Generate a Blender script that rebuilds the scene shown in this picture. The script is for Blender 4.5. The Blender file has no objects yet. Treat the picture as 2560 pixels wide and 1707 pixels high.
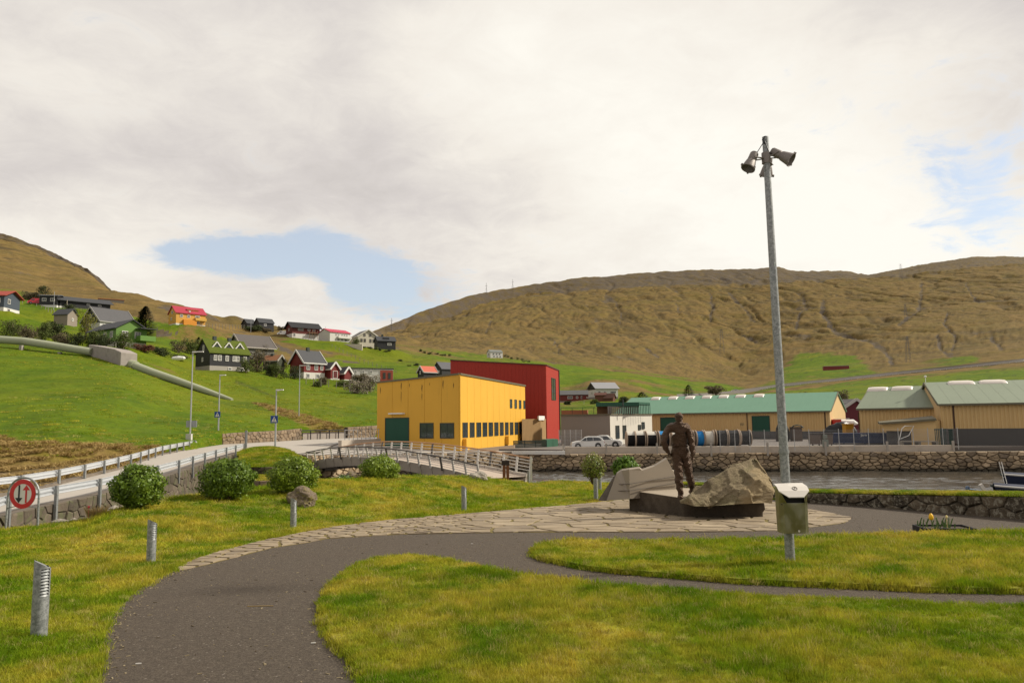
import bpy, math, random
import numpy as np
from mathutils import Vector, Matrix
random.seed(7); RNG = np.random.default_rng(11)
SC = bpy.context.scene; COL = SC.collection
rad = math.radians
# ------------------------------------------------------------------ camera
FPX = 1849.0; PITCH = math.atan(200/FPX); ROLL = 0.012; CAMZ = 1.9
sr = Vector((1,0,0)); su = Vector((0,-math.sin(PITCH),math.cos(PITCH))); fw = Vector((0,math.cos(PITCH),math.sin(PITCH)))
ir = math.cos(ROLL)*sr - math.sin(ROLL)*su; iu = math.sin(ROLL)*sr + math.cos(ROLL)*su
cd = bpy.data.cameras.new("camera"); cam = bpy.data.objects.new("camera", cd); COL.objects.link(cam)
M = Matrix((ir, iu, -fw)).transposed().to_4x4(); M.translation = Vector((0,0,CAMZ)); cam.matrix_world = M
cd.sensor_width = 36; cd.lens = FPX*36/2560; cd.clip_start = .1; cd.clip_end = 9000
SC.camera = cam
SC.view_settings.view_transform = 'Standard'; SC.view_settings.look = 'None'
SC.view_settings.exposure = 0.0; SC.view_settings.gamma = 1; SC.view_settings.use_curve_mapping = False
def ray(px, py):
    return fw + ir*((px-1280)/FPX) + iu*((853.5-py)/FPX)
def U(px, py, d):
    r = ray(px, py); return Vector((0,0,CAMZ)) + r*(d/r.y)
def proj(p):
    v = Vector(p)-Vector((0,0,CAMZ)); w = v.dot(fw)
    return 1280+FPX*v.dot(ir)/w, 853.5-FPX*v.dot(iu)/w
def XP(px, d):           # lateral position of an image column near the horizon
    return U(px, 1053.5-.012*(px-1280)+20, d).x
# ------------------------------------------------------------------ sun and sky
SUN_EL, SUN_AZ = 38, 80           # azimuth measured from forward (+Y) towards the right (+X)
sd = Vector((math.sin(rad(SUN_AZ))*math.cos(rad(SUN_EL)), math.cos(rad(SUN_AZ))*math.cos(rad(SUN_EL)), math.sin(rad(SUN_EL))))
sl = bpy.data.lights.new("sun", 'SUN'); sl.energy = 5.0; sl.angle = rad(4.0); sl.color = (1,.93,.80)
so = bpy.data.objects.new("sun", sl); COL.objects.link(so); so.rotation_euler = sd.to_track_quat('Z','Y').to_euler()
W = bpy.data.worlds.new("World"); SC.world = W; W.use_nodes = True
def world():
    nt = W.node_tree; N = nt.nodes; Lk = nt.links; N.clear()
    def nd(t, **k):
        n = N.new(t)
        for a, b in k.items(): setattr(n, a, b)
        return n
    out = nd('ShaderNodeOutputWorld'); bg = nd('ShaderNodeBackground'); Lk.new(bg.outputs[0], out.inputs[0])
    sky = nd('ShaderNodeTexSky', sky_type='NISHITA', sun_disc=False)
    sky.sun_elevation = rad(SUN_EL); sky.sun_rotation = rad(SUN_AZ)
    sky.air_density = 1.0; sky.dust_density = 1.2; sky.ozone_density = 1.0
    tc = nd('ShaderNodeTexCoord')
    def math_(op, a, b=None, clamp=False):
        m = nd('ShaderNodeMath', operation=op, use_clamp=clamp)
        for i, v in enumerate((a, b)):
            if v is None: continue
            if isinstance(v, (int, float)): m.inputs[i].default_value = v
            else: Lk.new(v, m.inputs[i])
        return m.outputs[0]
    sep = nd('ShaderNodeSeparateXYZ'); Lk.new(tc.outputs['Generated'], sep.inputs[0])
    zc = math_('ADD', math_('MAXIMUM', sep.outputs[2], 0.0), 0.22)
    cx = math_('DIVIDE', sep.outputs[0], zc); cy = math_('DIVIDE', sep.outputs[1], zc)
    comb = nd('ShaderNodeCombineXYZ'); Lk.new(cx, comb.inputs[0]); Lk.new(cy, comb.inputs[1])
    def noise(scale, detail, off, rough=.55, dist=0.0):
        mp = nd('ShaderNodeMapping'); mp.inputs['Location'].default_value = off; Lk.new(comb.outputs[0], mp.inputs[0])
        n = nd('ShaderNodeTexNoise'); Lk.new(mp.outputs[0], n.inputs['Vector'])
        n.inputs['Scale'].default_value = scale; n.inputs['Detail'].default_value = detail
        n.inputs['Roughness'].default_value = rough; n.inputs['Distortion'].default_value = dist
        return n.outputs['Fac']
    wisp = noise(6.5, 8, (2.3,4.2,0), .66, .8); big = noise(0.9, 6, (3.1,1.7,0)); fine = noise(2.6, 8, (7.3,2.2,0), .6, .3); mid = noise(1.5, 7, (1.3,9.2,0), .55, .2)
    def lobe(px, py, rx, ry, tilt=0, wob=.35):
        c = ray(px,py).normalized(); r_ = (ray(px+1,py).normalized()-c).normalized(); u_ = c.cross(r_)*-1
        ct, st = math.cos(rad(tilt)), math.sin(rad(tilt)); r2 = r_*ct+u_*st; u2 = u_*ct-r_*st
        def dot(v):
            m = nd('ShaderNodeVectorMath', operation='DOT_PRODUCT'); Lk.new(tc.outputs['Generated'], m.inputs[0]); m.inputs[1].default_value = v; return m.outputs['Value']
        a = math_('DIVIDE', dot(r2), rx/FPX); b = math_('DIVIDE', dot(u2), ry/FPX)
        q = math_('ADD', math_('POWER', math_('ABSOLUTE', a), 2.0), math_('POWER', math_('ABSOLUTE', b), 2.0))
        e = math_('POWER', 2.718, math_('MULTIPLY', q, -1.0))
        front = math_('GREATER_THAN', dot(c), 0.0)
        return math_('MULTIPLY', e, front)
    def msum(*a):
        s = a[0]
        for x in a[1:]: s = math_('ADD', s, x)
        return s
    def sc(x, k): return math_('MULTIPLY', x, k)
    # clear patches between the clouds
    holes = msum(sc(lobe(620,650,175,55,-8),1.15), sc(lobe(930,705,200,85,-20),1.2), sc(lobe(745,712,75,34,0),-.75), sc(lobe(455,640,90,35,-10),.4), sc(lobe(2060,230,80,70),.18), sc(lobe(2500,420,170,210,30),.60), sc(lobe(2400,560,80,120),.12), sc(lobe(700,790,500,45,-8),.0))
    def cn(x, lo, hi):
        m = nd('ShaderNodeMapRange', clamp=True); Lk.new(x, m.inputs[0]); m.inputs[1].default_value = lo; m.inputs[2].default_value = hi; return m.outputs[0]
    clear = math_('SUBTRACT', msum(holes, sc(cn(fine,.3,.7),.72), sc(cn(wisp,.3,.7),.50), sc(cn(mid,.3,.7),.48)), 1.06)
    clear = math_('DIVIDE', clear, .62, True)
    ss = nd('ShaderNodeMapRange', interpolation_type='SMOOTHERSTEP'); Lk.new(clear, ss.inputs[0]); clear = ss.outputs[0]
    # cloud brightness
    br = msum(sc(lobe(1200,400,1500,620),.15), sc(lobe(1750,420,620,420),.50), sc(lobe(2150,620,420,200),.30), sc(lobe(250,640,420,110),.36), sc(lobe(820,130,900,120),.06), sc(lobe(40,150,420,220),.12),
              sc(lobe(1330,60,350,200),.25), sc(lobe(700,850,500,90),.30), sc(lobe(2540,640,220,120),.2), sc(lobe(780,700,120,40),.15),
              sc(lobe(1250,520,420,110,-8),-.10), sc(lobe(650,380,520,130),-.06), sc(cn(big,.3,.7),.15), sc(cn(fine,.3,.7),.26), sc(cn(wisp,.3,.7),.14), sc(cn(mid,.3,.7),.20))
    br = math_('SUBTRACT', br, .11, True)
    rp = nd('ShaderNodeValToRGB'); Lk.new(br, rp.inputs[0]); cr = rp.color_ramp
    cr.elements[0].position = 0.0; cr.elements[0].color = (.52,.485,.465,1)
    cr.elements[1].position = 1.0; cr.elements[1].color = (1.02,.985,.90,1)
    e = cr.elements.new(.35); e.color = (.70,.655,.625,1)
    e = cr.elements.new(.65); e.color = (.90,.85,.775,1)
    skm = nd('ShaderNodeMix', data_type='RGBA', blend_type='MULTIPLY'); skm.inputs[0].default_value = 1
    Lk.new(sky.outputs[0], skm.inputs[6]); skm.inputs[7].default_value = (SKYK,SKYK,SKYK,1)
    # thin veil in the clear patches
    veil = nd('ShaderNodeMix', data_type='RGBA'); veil.inputs[0].default_value = .40
    Lk.new(skm.outputs[2], veil.inputs[6]); veil.inputs[7].default_value = (.92,.94,.96,1)
    mix = nd('ShaderNodeMix', data_type='RGBA'); Lk.new(clear, mix.inputs[0]); Lk.new(rp.outputs[0], mix.inputs[6]); Lk.new(veil.outputs[2], mix.inputs[7])
    Lk.new(mix.outputs[2], bg.inputs[0]); bg.inputs[1].default_value = 1.0
SKYK = 0.14
world()
# ------------------------------------------------------------------ helpers
def link(o, parent=None):
    COL.objects.link(o)
    if parent is not None: o.parent = parent
    return o
def tag(o, label=None, cat=None, group=None, kind=None):
    if label: o['label'] = label
    if cat: o['category'] = cat
    if group: o['group'] = group
    if kind: o['kind'] = kind
    return o
def empty(name, loc=(0,0,0), rz=0, label=None, cat=None, group=None):
    o = bpy.data.objects.new(name, None); o.location = loc; o.rotation_euler = (0,0,rz); o.empty_display_size = .3
    link(o); return tag(o, label, cat, group)
def copy_tree(o, parent=None):
    c = o.copy(); COL.objects.link(c)
    if parent is not None: c.parent = parent
    for ch in list(o.children): copy_tree(ch, c)
    return c
class MB:
    def __init__(s): s.v = []; s.f = []
    def add(s, vs, fs):
        n = len(s.v); s.v += [tuple(v) for v in vs]; s.f += [tuple(i+n for i in f) for f in fs]; return s
    def box(s, c, sz, rz=0, mat=None):
        hx, hy, hz = sz[0]/2, sz[1]/2, sz[2]/2
        vs = [Vector((x,y,z)) for z in (-hz,hz) for y in (-hy,hy) for x in (-hx,hx)]
        R = mat if mat is not None else Matrix.Rotation(rz,3,'Z')
        c = Vector(c)
        return s.add([R@v+c for v in vs], [(0,2,3,1),(4,5,7,6),(0,1,5,4),(2,6,7,3),(0,4,6,2),(1,3,7,5)])
    def bar(s, p0, p1, w, h, up=(0,0,1)):
        p0, p1 = Vector(p0), Vector(p1); d = (p1-p0); L = d.length
        if L < 1e-6: return s
        d /= L; sx = d.cross(Vector(up))
        if sx.length < 1e-3: sx = d.cross(Vector((0,1,0)))
        sx.normalize(); uz = sx.cross(d)
        vs = [p+sx*a*w/2+uz*b*h/2 for p in (p0,p1) for a, b in ((-1,-1),(1,-1),(1,1),(-1,1))]
        return s.add(vs, [(0,1,2,3),(7,6,5,4),(0,4,5,1),(1,5,6,2),(2,6,7,3),(3,7,4,0)])
    def tube(s, pts, r, n=8, caps=True):
        pts = [Vector(p) for p in pts]; rs = r if isinstance(r,(list,tuple)) else [r]*len(pts)
        base = len(s.v); ref = None
        for i, p in enumerate(pts):
            t = (pts[min(i+1,len(pts)-1)]-pts[max(i-1,0)]).normalized()
            a = t.cross(Vector((0,0,1)) if abs(t.z) < .9 else Vector((1,0,0))).normalized() if ref is None else (ref - t*ref.dot(t)).normalized()
            ref = a; b = t.cross(a)
            for k in range(n):
                an = 2*math.pi*k/n; s.v.append(tuple(p+(a*math.cos(an)+b*math.sin(an))*rs[i]))
        for i in range(len(pts)-1):
            for k in range(n):
                k2 = (k+1)%n; s.f.append((base+i*n+k, base+i*n+k2, base+(i+1)*n+k2, base+(i+1)*n+k))
        if caps:
            s.f.append(tuple(base+k for k in range(n-1,-1,-1))); e = base+(len(pts)-1)*n; s.f.append(tuple(e+k for k in range(n)))
        return s
    def prism(s, outline, ext):      # outline: 3-D points of one face, ext: extrusion vector
        n = len(outline); ext = Vector(ext); o = [Vector(p) for p in outline]
        return s.add(o+[p+ext for p in o], [tuple(range(n)), tuple(range(2*n-1,n-1,-1))]+[((i+1)%n, i, n+i, n+(i+1)%n) for i in range(n)])
    def lathe(s, prof, c=(0,0,0), n=16, axis=(0,0,1)):   # prof: (radius, height)
        ax = Vector(axis).normalized(); q = Vector((0,0,1)).rotation_difference(ax); c = Vector(c); base = len(s.v)
        for r, h in prof:
            for k in range(n):
                a = 2*math.pi*k/n; s.v.append(tuple(c+q@Vector((r*math.cos(a), r*math.sin(a), h))))
        for i in range(len(prof)-1):
            for k in range(n):
                k2 = (k+1)%n; s.f.append((base+i*n+k, base+i*n+k2, base+(i+1)*n+k2, base+(i+1)*n+k))
        return s
    def mesh(s, name):
        me = bpy.data.meshes.new(name); me.from_pydata(s.v, [], s.f); me.update(); return me
    def build(s, name, m, parent=None, smooth=False, bevel=0, recalc=True, loc=None):
        me = s.mesh(name)
        if recalc:
            import bmesh
            bm = bmesh.new(); bm.from_mesh(me); bmesh.ops.recalc_face_normals(bm, faces=bm.faces); bm.to_mesh(me); bm.free()
        return mk(name, me, m, parent, smooth, bevel, loc)
def mk(name, me, m, parent=None, smooth=False, bevel=0, loc=None):
    me.materials.append(m); o = bpy.data.objects.new(name, me)
    if smooth:
        me.polygons.foreach_set('use_smooth', [True]*len(me.polygons))
        if smooth == 'auto':
            try: me.set_sharp_from_angle(angle=rad(35))
            except Exception: pass
    if loc is not None: o.location = loc
    link(o, parent)
    if bevel:
        b = o.modifiers.new('bevel','BEVEL'); b.width = bevel; b.segments = 2; b.limit_method = 'ANGLE'
    return o
def npmesh(name, V, F):
    me = bpy.data.meshes.new(name); V = np.asarray(V, dtype=np.float32); F = np.asarray(F, dtype=np.int32)
    k = F.shape[1]
    me.vertices.add(len(V)); me.vertices.foreach_set('co', V.ravel())
    me.loops.add(F.size); me.loops.foreach_set('vertex_index', F.ravel())
    me.polygons.add(len(F)); me.polygons.foreach_set('loop_start', np.arange(0,F.size,k,dtype=np.int32)); me.polygons.foreach_set('loop_total', np.full(len(F),k,dtype=np.int32))
    me.update(calc_edges=True); me.validate(); return me
# numpy value noise
_P = RNG.random((256,256)).astype(np.float64)
def vnoise(x, y):
    xi = np.floor(x).astype(int); yi = np.floor(y).astype(int); fx = x-xi; fy = y-yi
    fx = fx*fx*(3-2*fx); fy = fy*fy*(3-2*fy)
    a = _P[xi&255, yi&255]; b = _P[(xi+1)&255, yi&255]; c = _P[xi&255, (yi+1)&255]; d = _P[(xi+1)&255, (yi+1)&255]
    return (a*(1-fx)+b*fx)*(1-fy)+(c*(1-fx)+d*fx)*fy
def fbm(x, y, o=4, r=.5):
    s = 0; a = 1; t = 0
    for i in range(o):
        s = s+a*vnoise(x*2**i+17.3*i, y*2**i+5.1*i); t += a; a *= r
    return s/t
# ------------------------------------------------------------------ materials
MATS = {}
class NT:
    def __init__(s, name):
        s.m = bpy.data.materials.new(name); s.m.use_nodes = True; s.nt = s.m.node_tree; s.N = s.nt.nodes; s.L = s.nt.links
        s.b = s.N['Principled BSDF']
    def nd(s, t, **k):
        n = s.N.new(t)
        for a, b in k.items(): setattr(n, a, b)
        return n
    def setin(s, sock, v):
        if isinstance(v, bpy.types.NodeSocket): s.L.new(v, sock)
        elif isinstance(v, (tuple,list)) and len(v) == 3 and sock.type == 'RGBA': sock.default_value = (*v,1)
        else: sock.default_value = v
    def co(s, kind='Object'):
        if kind == 'World': return s.nd('ShaderNodeNewGeometry').outputs['Position']
        return s.nd('ShaderNodeTexCoord').outputs[kind]
    def noise(s, vec, scale, detail=4, rough=.55, dist=0, stretch=None):
        if stretch is not None:
            mp = s.nd('ShaderNodeMapping'); mp.inputs['Scale'].default_value = stretch; s.L.new(vec, mp.inputs[0]); vec = mp.outputs[0]
        n = s.nd('ShaderNodeTexNoise'); s.L.new(vec, n.inputs['Vector']); n.inputs['Scale'].default_value = scale
        n.inputs['Detail'].default_value = detail; n.inputs['Roughness'].default_value = rough; n.inputs['Distortion'].default_value = dist
        return n.outputs['Fac']
    def mix(s, f, a, b, mode='MIX'):
        m = s.nd('ShaderNodeMix', data_type='RGBA', blend_type=mode); s.setin(m.inputs[0], f); s.setin(m.inputs[6], a); s.setin(m.inputs[7], b); return m.outputs[2]
    def math(s, op, a, b=0.0, clamp=False):
        m = s.nd('ShaderNodeMath', operation=op, use_clamp=clamp); s.setin(m.inputs[0], a); s.setin(m.inputs[1], b); return m.outputs[0]
    def rng(s, v, a, b, c=0, d=1):
        m = s.nd('ShaderNodeMapRange', clamp=True); s.setin(m.inputs[0], v)
        for i, x in enumerate((a,b,c,d)): m.inputs[i+1].default_value = x
        return m.outputs[0]
    def attr(s, n):
        a = s.nd('ShaderNodeAttribute', attribute_name=n); return a.outputs['Fac']
    def bump(s, h, strength=.3, dist=.02):
        b = s.nd('ShaderNodeBump'); b.inputs['Strength'].default_value = strength; b.inputs['Distance'].default_value = dist; s.L.new(h, b.inputs['Height']); s.L.new(b.outputs[0], s.b.inputs['Normal']); return b
    def fin(s, col, rough=.7, metal=0.0, spec=.4):
        s.setin(s.b.inputs['Base Color'], col); s.setin(s.b.inputs['Roughness'], rough); s.setin(s.b.inputs['Metallic'], metal)
        s.b.inputs['Specular IOR Level'].default_value = spec
        return s.m
def mul(c, k): return tuple(x*k for x in c)
def plain(name, col, rough=.6, metal=0.0, var=.12, scale=3.0, bump=0.0, bscale=40, spec=.4, dirt=None, coord='Object'):
    if name in MATS: return MATS[name]
    t = NT(name); v = t.co(coord)
    c = t.mix(t.noise(v, scale, 5, .6), mul(col,1-var), mul(col,1+var))
    if dirt: c = t.mix(t.rng(t.noise(v, scale*.6, 6, .65, .4), .52, .72, 0, dirt[1]), c, dirt[0])
    if bump: t.bump(t.noise(v, bscale, 4, .6), bump, .02)
    MATS[name] = t.fin(c, rough, metal, spec); return MATS[name]
def glassy(name='glass_dark', col=(.025,.03,.033)):
    if name in MATS: return MATS[name]
    t = NT(name); MATS[name] = t.fin(t.mix(t.noise(t.co(), .8, 2), mul(col,.6), mul(col,1.6)), .08, 0, .8); return MATS[name]
def rocky(name, c1, c2, c3=None, scale=3, bump=.6, bdist=.04, rough=.85, lichen=None):
    if name in MATS: return MATS[name]
    t = NT(name); v = t.co('World'); oi = t.nd('ShaderNodeObjectInfo').outputs['Random']; ri = t.nd('ShaderNodeNewGeometry').outputs['Random Per Island']
    rr = t.math('FRACT', t.math('ADD', oi, t.math('MULTIPLY', ri, 7.31)))
    n1 = t.noise(v, scale, 6, .65, .3); n2 = t.noise(v, scale*7, 5, .7)
    c = t.mix(rr, c1, c2)
    if c3: c = t.mix(t.rng(t.math('FRACT', t.math('MULTIPLY', rr, 5.7)), .6, .95), c, c3)
    c = t.mix(t.rng(n1, .35, .7), t.mix(1.0, c, (.62,.60,.58), 'MULTIPLY'), c)
    c = t.mix(t.rng(n2, .55, .75, 0, .35), c, mul(c2,1.35))
    if lichen: c = t.mix(t.rng(t.noise(v, scale*1.7, 5, .7, .5), .50, .60, 0, .85), c, lichen)
    h = t.math('ADD', n1, t.math('MULTIPLY', n2, .35)); t.bump(h, bump, bdist)
    MATS[name] = t.fin(c, rough, 0, .3); return MATS[name]
# ------------------------------------------------------------------ ground levels
def zplane(y): return -.048*(y-6.65)
def G(px, py, dz=0.0):            # point of the gently falling park surface seen at a pixel
    r = ray(px, py); t = (.3192-CAMZ)/(r.z+.048*r.y); p = Vector((0,0,CAMZ))+r*t; p.z += dz; return p
CPX = [-600,0,90,230,300,500,620,780,1000,1100,1200,1330,1400,1526,1720,1850,2008,2560,2800,3200]
CD  = [17,18,18,18.5,19,22,24,27,31,34,38,46,49,44,38,33,26.5,19.2,17.5,15]
CZ  = [-.5,-.52,-.5,-.4,-.2,-.13,-.17,-.14,-.30,-.53,-.9,-1.88,None,None,None,None,None,None,None,None]
CZ = [zplane(d) if z is None else z for d, z in zip(CD, CZ)]
def crest(px): return np.interp(px, CPX, CD), np.interp(px, CPX, CZ)
def zpark(px, d):
    cd_, cz_ = crest(px); t = np.clip((d/cd_-.66)/.34, 0, 1); t = t*t*(3-2*t)
    return zplane(d)+(cz_-zplane(cd_))*t
def PK(px, py):                   # point on the park surface (mounds included) seen at a pixel
    lo, hi = 3.0, float(crest(px)[0])
    for i in range(40):
        m = (lo+hi)/2; p = U(px, py, m)
        if p.z > zpark(px, m): lo = m
        else: hi = m
    return U(px, py, (lo+hi)/2)
# ---- hillside: layers from near to far, each (column, distance, height given as the picture row at which it is seen)
def Z(px, d, py): return U(px, py, d).z
LAY = []
def layer(tab, isz=False):
    px = np.array([t[0] for t in tab], float); d = np.array([t[1] for t in tab], float)
    z = np.array([t[2] if isz else Z(t[0], t[1], t[2]) for t in tab], float)
    LAY.append((px, d, z))
layer([(-400,34,-2.2),(0,41,-2.0),(150,46,-1.7),(300,54,-1.2),(400,60,-.6),(480,66,-.3),(560,79.2,-.2),(750,93,-.1),(945,105,0),(1050,112,-.3),(1150,120,-.67),(1400,135,-.67),(3000,140,-.67)], True)
layer([(-400,44,1160),(0,52,1142),(150,54,1137),(300,60,1118),(400,64,1110),(480,68,1106),(560,79.7,1083),(750,93.5,1070),(945,106,1062),(1050,116,1062),(1150,135,1060),(1400,160,1046),(2560,160,1030),(3000,160,1025)])
layer([(-400,60,1080),(0,64,1085),(150,64,1072),(300,72,1066),(450,82,1055),(560,92,1050),(600,100,1040),(750,112,1035),(945,130,1030),(1150,160,1010),(1400,200,1012),(1600,200,1003),(1800,220,1005),(2000,220,1010),(2560,200,975),(3000,200,960)])
layer([(-400,95,970),(0,95,985),(300,95,985),(450,110,1000),(570,125,1000),(700,135,1000),(850,150,990),(945,160,990),(1150,200,975),(1350,250,1005),(1400,270,1014),(1500,265,1008),(1600,275,1000),(1700,330,995),(1850,435,988),(2000,420,972),(2200,390,953),(2400,362,935),(2560,340,920),(3000,320,900)])
layer([(-400,140,850),(0,140,866),(100,138,880),(220,136,893),(300,134,908),(400,142,930),(500,150,948),(570,155,958),(700,165,962),(850,185,965),(945,195,960),(1150,230,945),(1350,300,992),(1400,312,1009),(1500,296,999),(1600,330,985),(1700,400,978),(1850,520,968),(2000,507,950),(2200,478,935),(2560,420,898),(3000,400,870)])
layer([(-400,170,830),(0,165,845),(100,160,855),(200,156,868),(300,152,880),(400,165,890),(500,172,924),(620,178,930),(700,183,936),(770,188,946),(920,205,955),(1000,215,948),(1100,240,930),(1250,340,925),(1400,400,960),(1500,400,945),(1600,450,942),(1700,520,950),(1850,609,952),(2000,580,930),(2200,551,915),(2400,522,890),(2560,493,870),(3000,470,840)])
layer([(-400,210,760),(0,198,787),(100,232,772),(200,215,805),(300,212,835),(400,225,843),(500,240,858),(620,255,872),(750,265,885),(900,280,900),(1000,290,902),(1100,300,905),(1250,440,895),(1400,500,925),(1600,580,930),(1750,700,945),(1850,783,945),(2000,754,920),(2200,725,900),(2560,696,850),(3000,660,820)])
layer([(-400,300,680),(0,280,725),(100,270,745),(200,255,770),(300,260,775),(400,265,795),(470,262,812),(600,320,822),(700,315,843),(800,316,855),(900,325,862),(980,330,872),(1050,400,872),(1200,470,892),(1350,600,900),(1600,780,895),(1850,1000,900),(2000,1000,870),(2200,960,840),(2560,920,800),(3000,900,770)])
layer([(-400,560,560),(0,480,650),(100,440,690),(200,400,712),(275,360,728),(330,345,734),(360,340,744),(470,330,767),(554,350,790),(575,352,782),(613,362,798),(686,352,813),(760,345,830),(850,345,846),(900,360,850),(950,480,852),(1050,800,858),(1200,1000,845),(1400,1100,835),(1600,1200,825),(1850,1300,815),(2200,1300,765),(2560,1250,730),(3000,1250,700)])
layer([(-400,750,520),(0,700,600),(73,690,622),(147,650,656),(204,600,683),(275,520,745),(360,480,800),(470,480,840),(700,480,880),(850,600,880),(925,1200,845),(960,1300,835),(1045,1400,812),(1130,1500,790),(1215,1600,762),(1321,1700,737),(1457,1700,728),(1661,1700,715),(1900,1700,708),(2200,1700,695),(2400,1700,680),(2560,1700,663),(3000,1700,640)])
layer([(-400,775,500),(0,715,590),(73,705,615),(147,665,649),(204,615,675),(275,540,735),(360,700,860),(470,700,880),(700,700,900),(850,700,900),(915,1250,840),(925,1270,832),(960,1340,818),(1045,1440,780),(1130,1540,751),(1215,1640,731),(1321,1750,714),(1457,1850,694),(1534,1900,689),(1661,2000,679),(1831,2000,673),(1965,2000,668),(2012,2100,677),(2138,2300,678),(2195,2500,687),(2251,2600,676),(2349,2700,658),(2461,2800,641),(2560,2800,641),(3000,2800,650)])
px_, d_, z_ = LAY[-1]; LAY.append((px_, d_+600, z_-160))
PADS = [(-8,783,196,9),(128,773,236,6),(205,782,243,12),(277,763,292,8),(163,818,200,5),(270,843,214,9),(292,872,163,8),(467,818,243,9),(556,930,170,8),(628,900,198,8),(684,921,184,4),(768,950,188,6),(828,950,190,4),(861,952,192,4),(925,957,205,8),(621,823,335,6),(660,824,330,7),(757,847,320,10),(836,857,318,9),(911,862,325,8),(962,876,316,7),(1068,948,216,5),(1118,950,226,6),(1237,896,455,9),(1434,1008,318,9),(1508,998,300,9),(1502,1003,285,4),(1525,1005,283,4),(1466,1007,310,4),(2090,929,580,15),(91,761,237,4),(707,838,322,5),(1838,981,470,5)]
def hill():
    cols = np.arange(-400, 3001, 4.0); nr = [5,10,14,18,14,14,16,60,100,34,4]
    kk = np.exp(-np.linspace(-2.2,2.2,31)**2); kk /= kk.sum()
    for q in range(9):
        px_, d_, z_ = LAY[q]; dd_, zz_ = np.interp(cols,px_,d_), np.interp(cols,px_,z_)
        dd_, zz_ = [np.convolve(np.pad(v_,15,'edge'),kk,'valid') for v_ in (dd_,zz_)] if q < 8 and q > 0 else (dd_,zz_); LAY[q] = (cols, dd_, zz_)
    D = []; Zz = []; T = []
    for i, n in enumerate(nr):
        a, b = LAY[i], LAY[i+1]
        da, za = np.interp(cols,a[0],a[1]), np.interp(cols,a[0],a[2]); db, zb = np.interp(cols,b[0],b[1]), np.interp(cols,b[0],b[2])
        for k in range(n+(i == len(nr)-1)):
            t = k/n; D.append(da*(1-t)+db*t); Zz.append(za*(1-t)+zb*t); T.append(i+t)
    D = np.array(D); Z0 = np.array(Zz); T = np.array(T)[:,None]*np.ones_like(cols)[None,:]
    for it in range(6):            # soften the creases between layers, keep the first rows and the skyline
        S = Z0.copy(); S[1:-1] = (Z0[:-2]+2*Z0[1:-1]+Z0[2:])/4; S[:,1:-1] = (S[:,:-2]+2*S[:,1:-1]+S[:,2:])/4
        w = np.where((T<1.3), 0, 1)*np.where(T>9.4, 0, 1); Z0 = Z0*(1-w)+S*w
    K = np.array([ (ray(c,1040).x/ray(c,1040).y) for c in cols])[None,:]
    X = K*D; Y = D
    # picture row of every point, used for where the moor begins and the fields end
    PY = 1053.5-.012*(cols[None,:]-1280)-(Z0-CAMZ)/D*FPX
    PX = cols[None,:]*np.ones_like(D)
    mo = np.interp(cols, [-400,0,100,270,400,500,640,900,925,1050,1200,1400,1600,1800,1880,1950,2010,2130,2200,2440,2500,2600], [660,722,742,768,800,818,830,852,866,882,896,914,932,955,985,945,885,885,930,890,930,925])[None,:]
    n1 = fbm(X/38, Y/38, 5); n2 = fbm(X/9, Y/9, 4); n0 = fbm(X/150, Y/150, 4)
    w_ = np.clip(D/600, .25, 1.6)
    edge = (mo-PY)/14 + (n1-.5)*3.2 + (n0-.5)*2.0
    brown = 1/(1+np.exp(-edge*2.2))
    # worn olive and straw patches on the middle slope of the village
    slope = np.clip((950-PY)/30, 0, 1)*np.clip((980-PX)/160, 0, 1)*np.clip((PX-330)/100, 0, 1)
    brown = np.maximum(brown, slope*np.clip((n1*.6+n2*.5-.47)*5.5, 0, .9))
    brown = np.maximum(brown, .8*np.clip((PX-950)/200,0,1)*np.clip((PY-860)/20,0,1)*np.clip((n1*.5+n0*.6-.54)*7,0,1)*(D<900))
    ditch = np.interp(cols, [560,640,720,800,860], [1000,1012,1040,1072,1085])[None,:]
    wd = np.interp(cols, [560,640,720,800,860], [4,6,14,26,18])[None,:]
    straw = np.exp(-((PY-ditch+4)/wd)**2*1.2)*((PX>560)&(PX<880))*np.clip(n2*2.2-.3,0,1)
    bank = np.clip((PY-(1088+np.interp(cols,[0,200,380],[-8,0,8])[None,:]+(n2-.5)*60+(n1-.5)*50))/7,0,1)*np.clip((430-PX)/40,0,1)
    straw = np.maximum(straw, bank); straw = np.maximum(straw, .42*np.clip((n1-.6)*5,0,1)*np.clip((PY-860)/80,0,1)*(PX<1000))
    straw *= (D<260)
    # relief: gullies running downhill, crags, rock steps
    wx = X+60*(n0-.5)*w_; gul = np.abs(fbm(wx/85, Y/330, 4)-.5)*2; gul2 = np.abs(fbm(wx/30+9, Y/95, 4)-.5)*2
    bump = fbm(X/26, Y/42, 5)-.5
    mt = 1/(1+np.exp(-(D-330)/60))*np.maximum(np.clip((T-6.2)/1.2,0,1), .8*np.clip((T-4.4)/.6,0,1)*brown)*np.clip((10.0-T)/.35,0.10,1)
    gul3 = np.abs(fbm(wx/11+5, Y/26, 4)-.5)*2
    rel = mt*w_*(4.2*(np.minimum(gul,.14)/.14-1) + 1.5*(np.minimum(gul2,.11)/.11-1) + .8*(np.minimum(gul3,.13)/.13-1) + 1.5*bump + .9*(n2-.5) + 1.5*np.clip(np.sin(Z0/5.5+6*n1)*1.5,-1,1)*np.clip(n0*3-1,0,1))
    crev = mt*np.maximum(np.clip((.085-np.minimum(gul3*.9,gul2*.75))*14,0,1)*np.clip(n1*2.8-.7,0,1), .8*np.clip((.05-gul)*30,0,1)); crev = np.maximum(crev, mt*.7*(np.abs(((Z0/17+2.2*n1)%1)-.5) < .035)*np.clip(n0*4-1.6,0,1))
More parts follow.
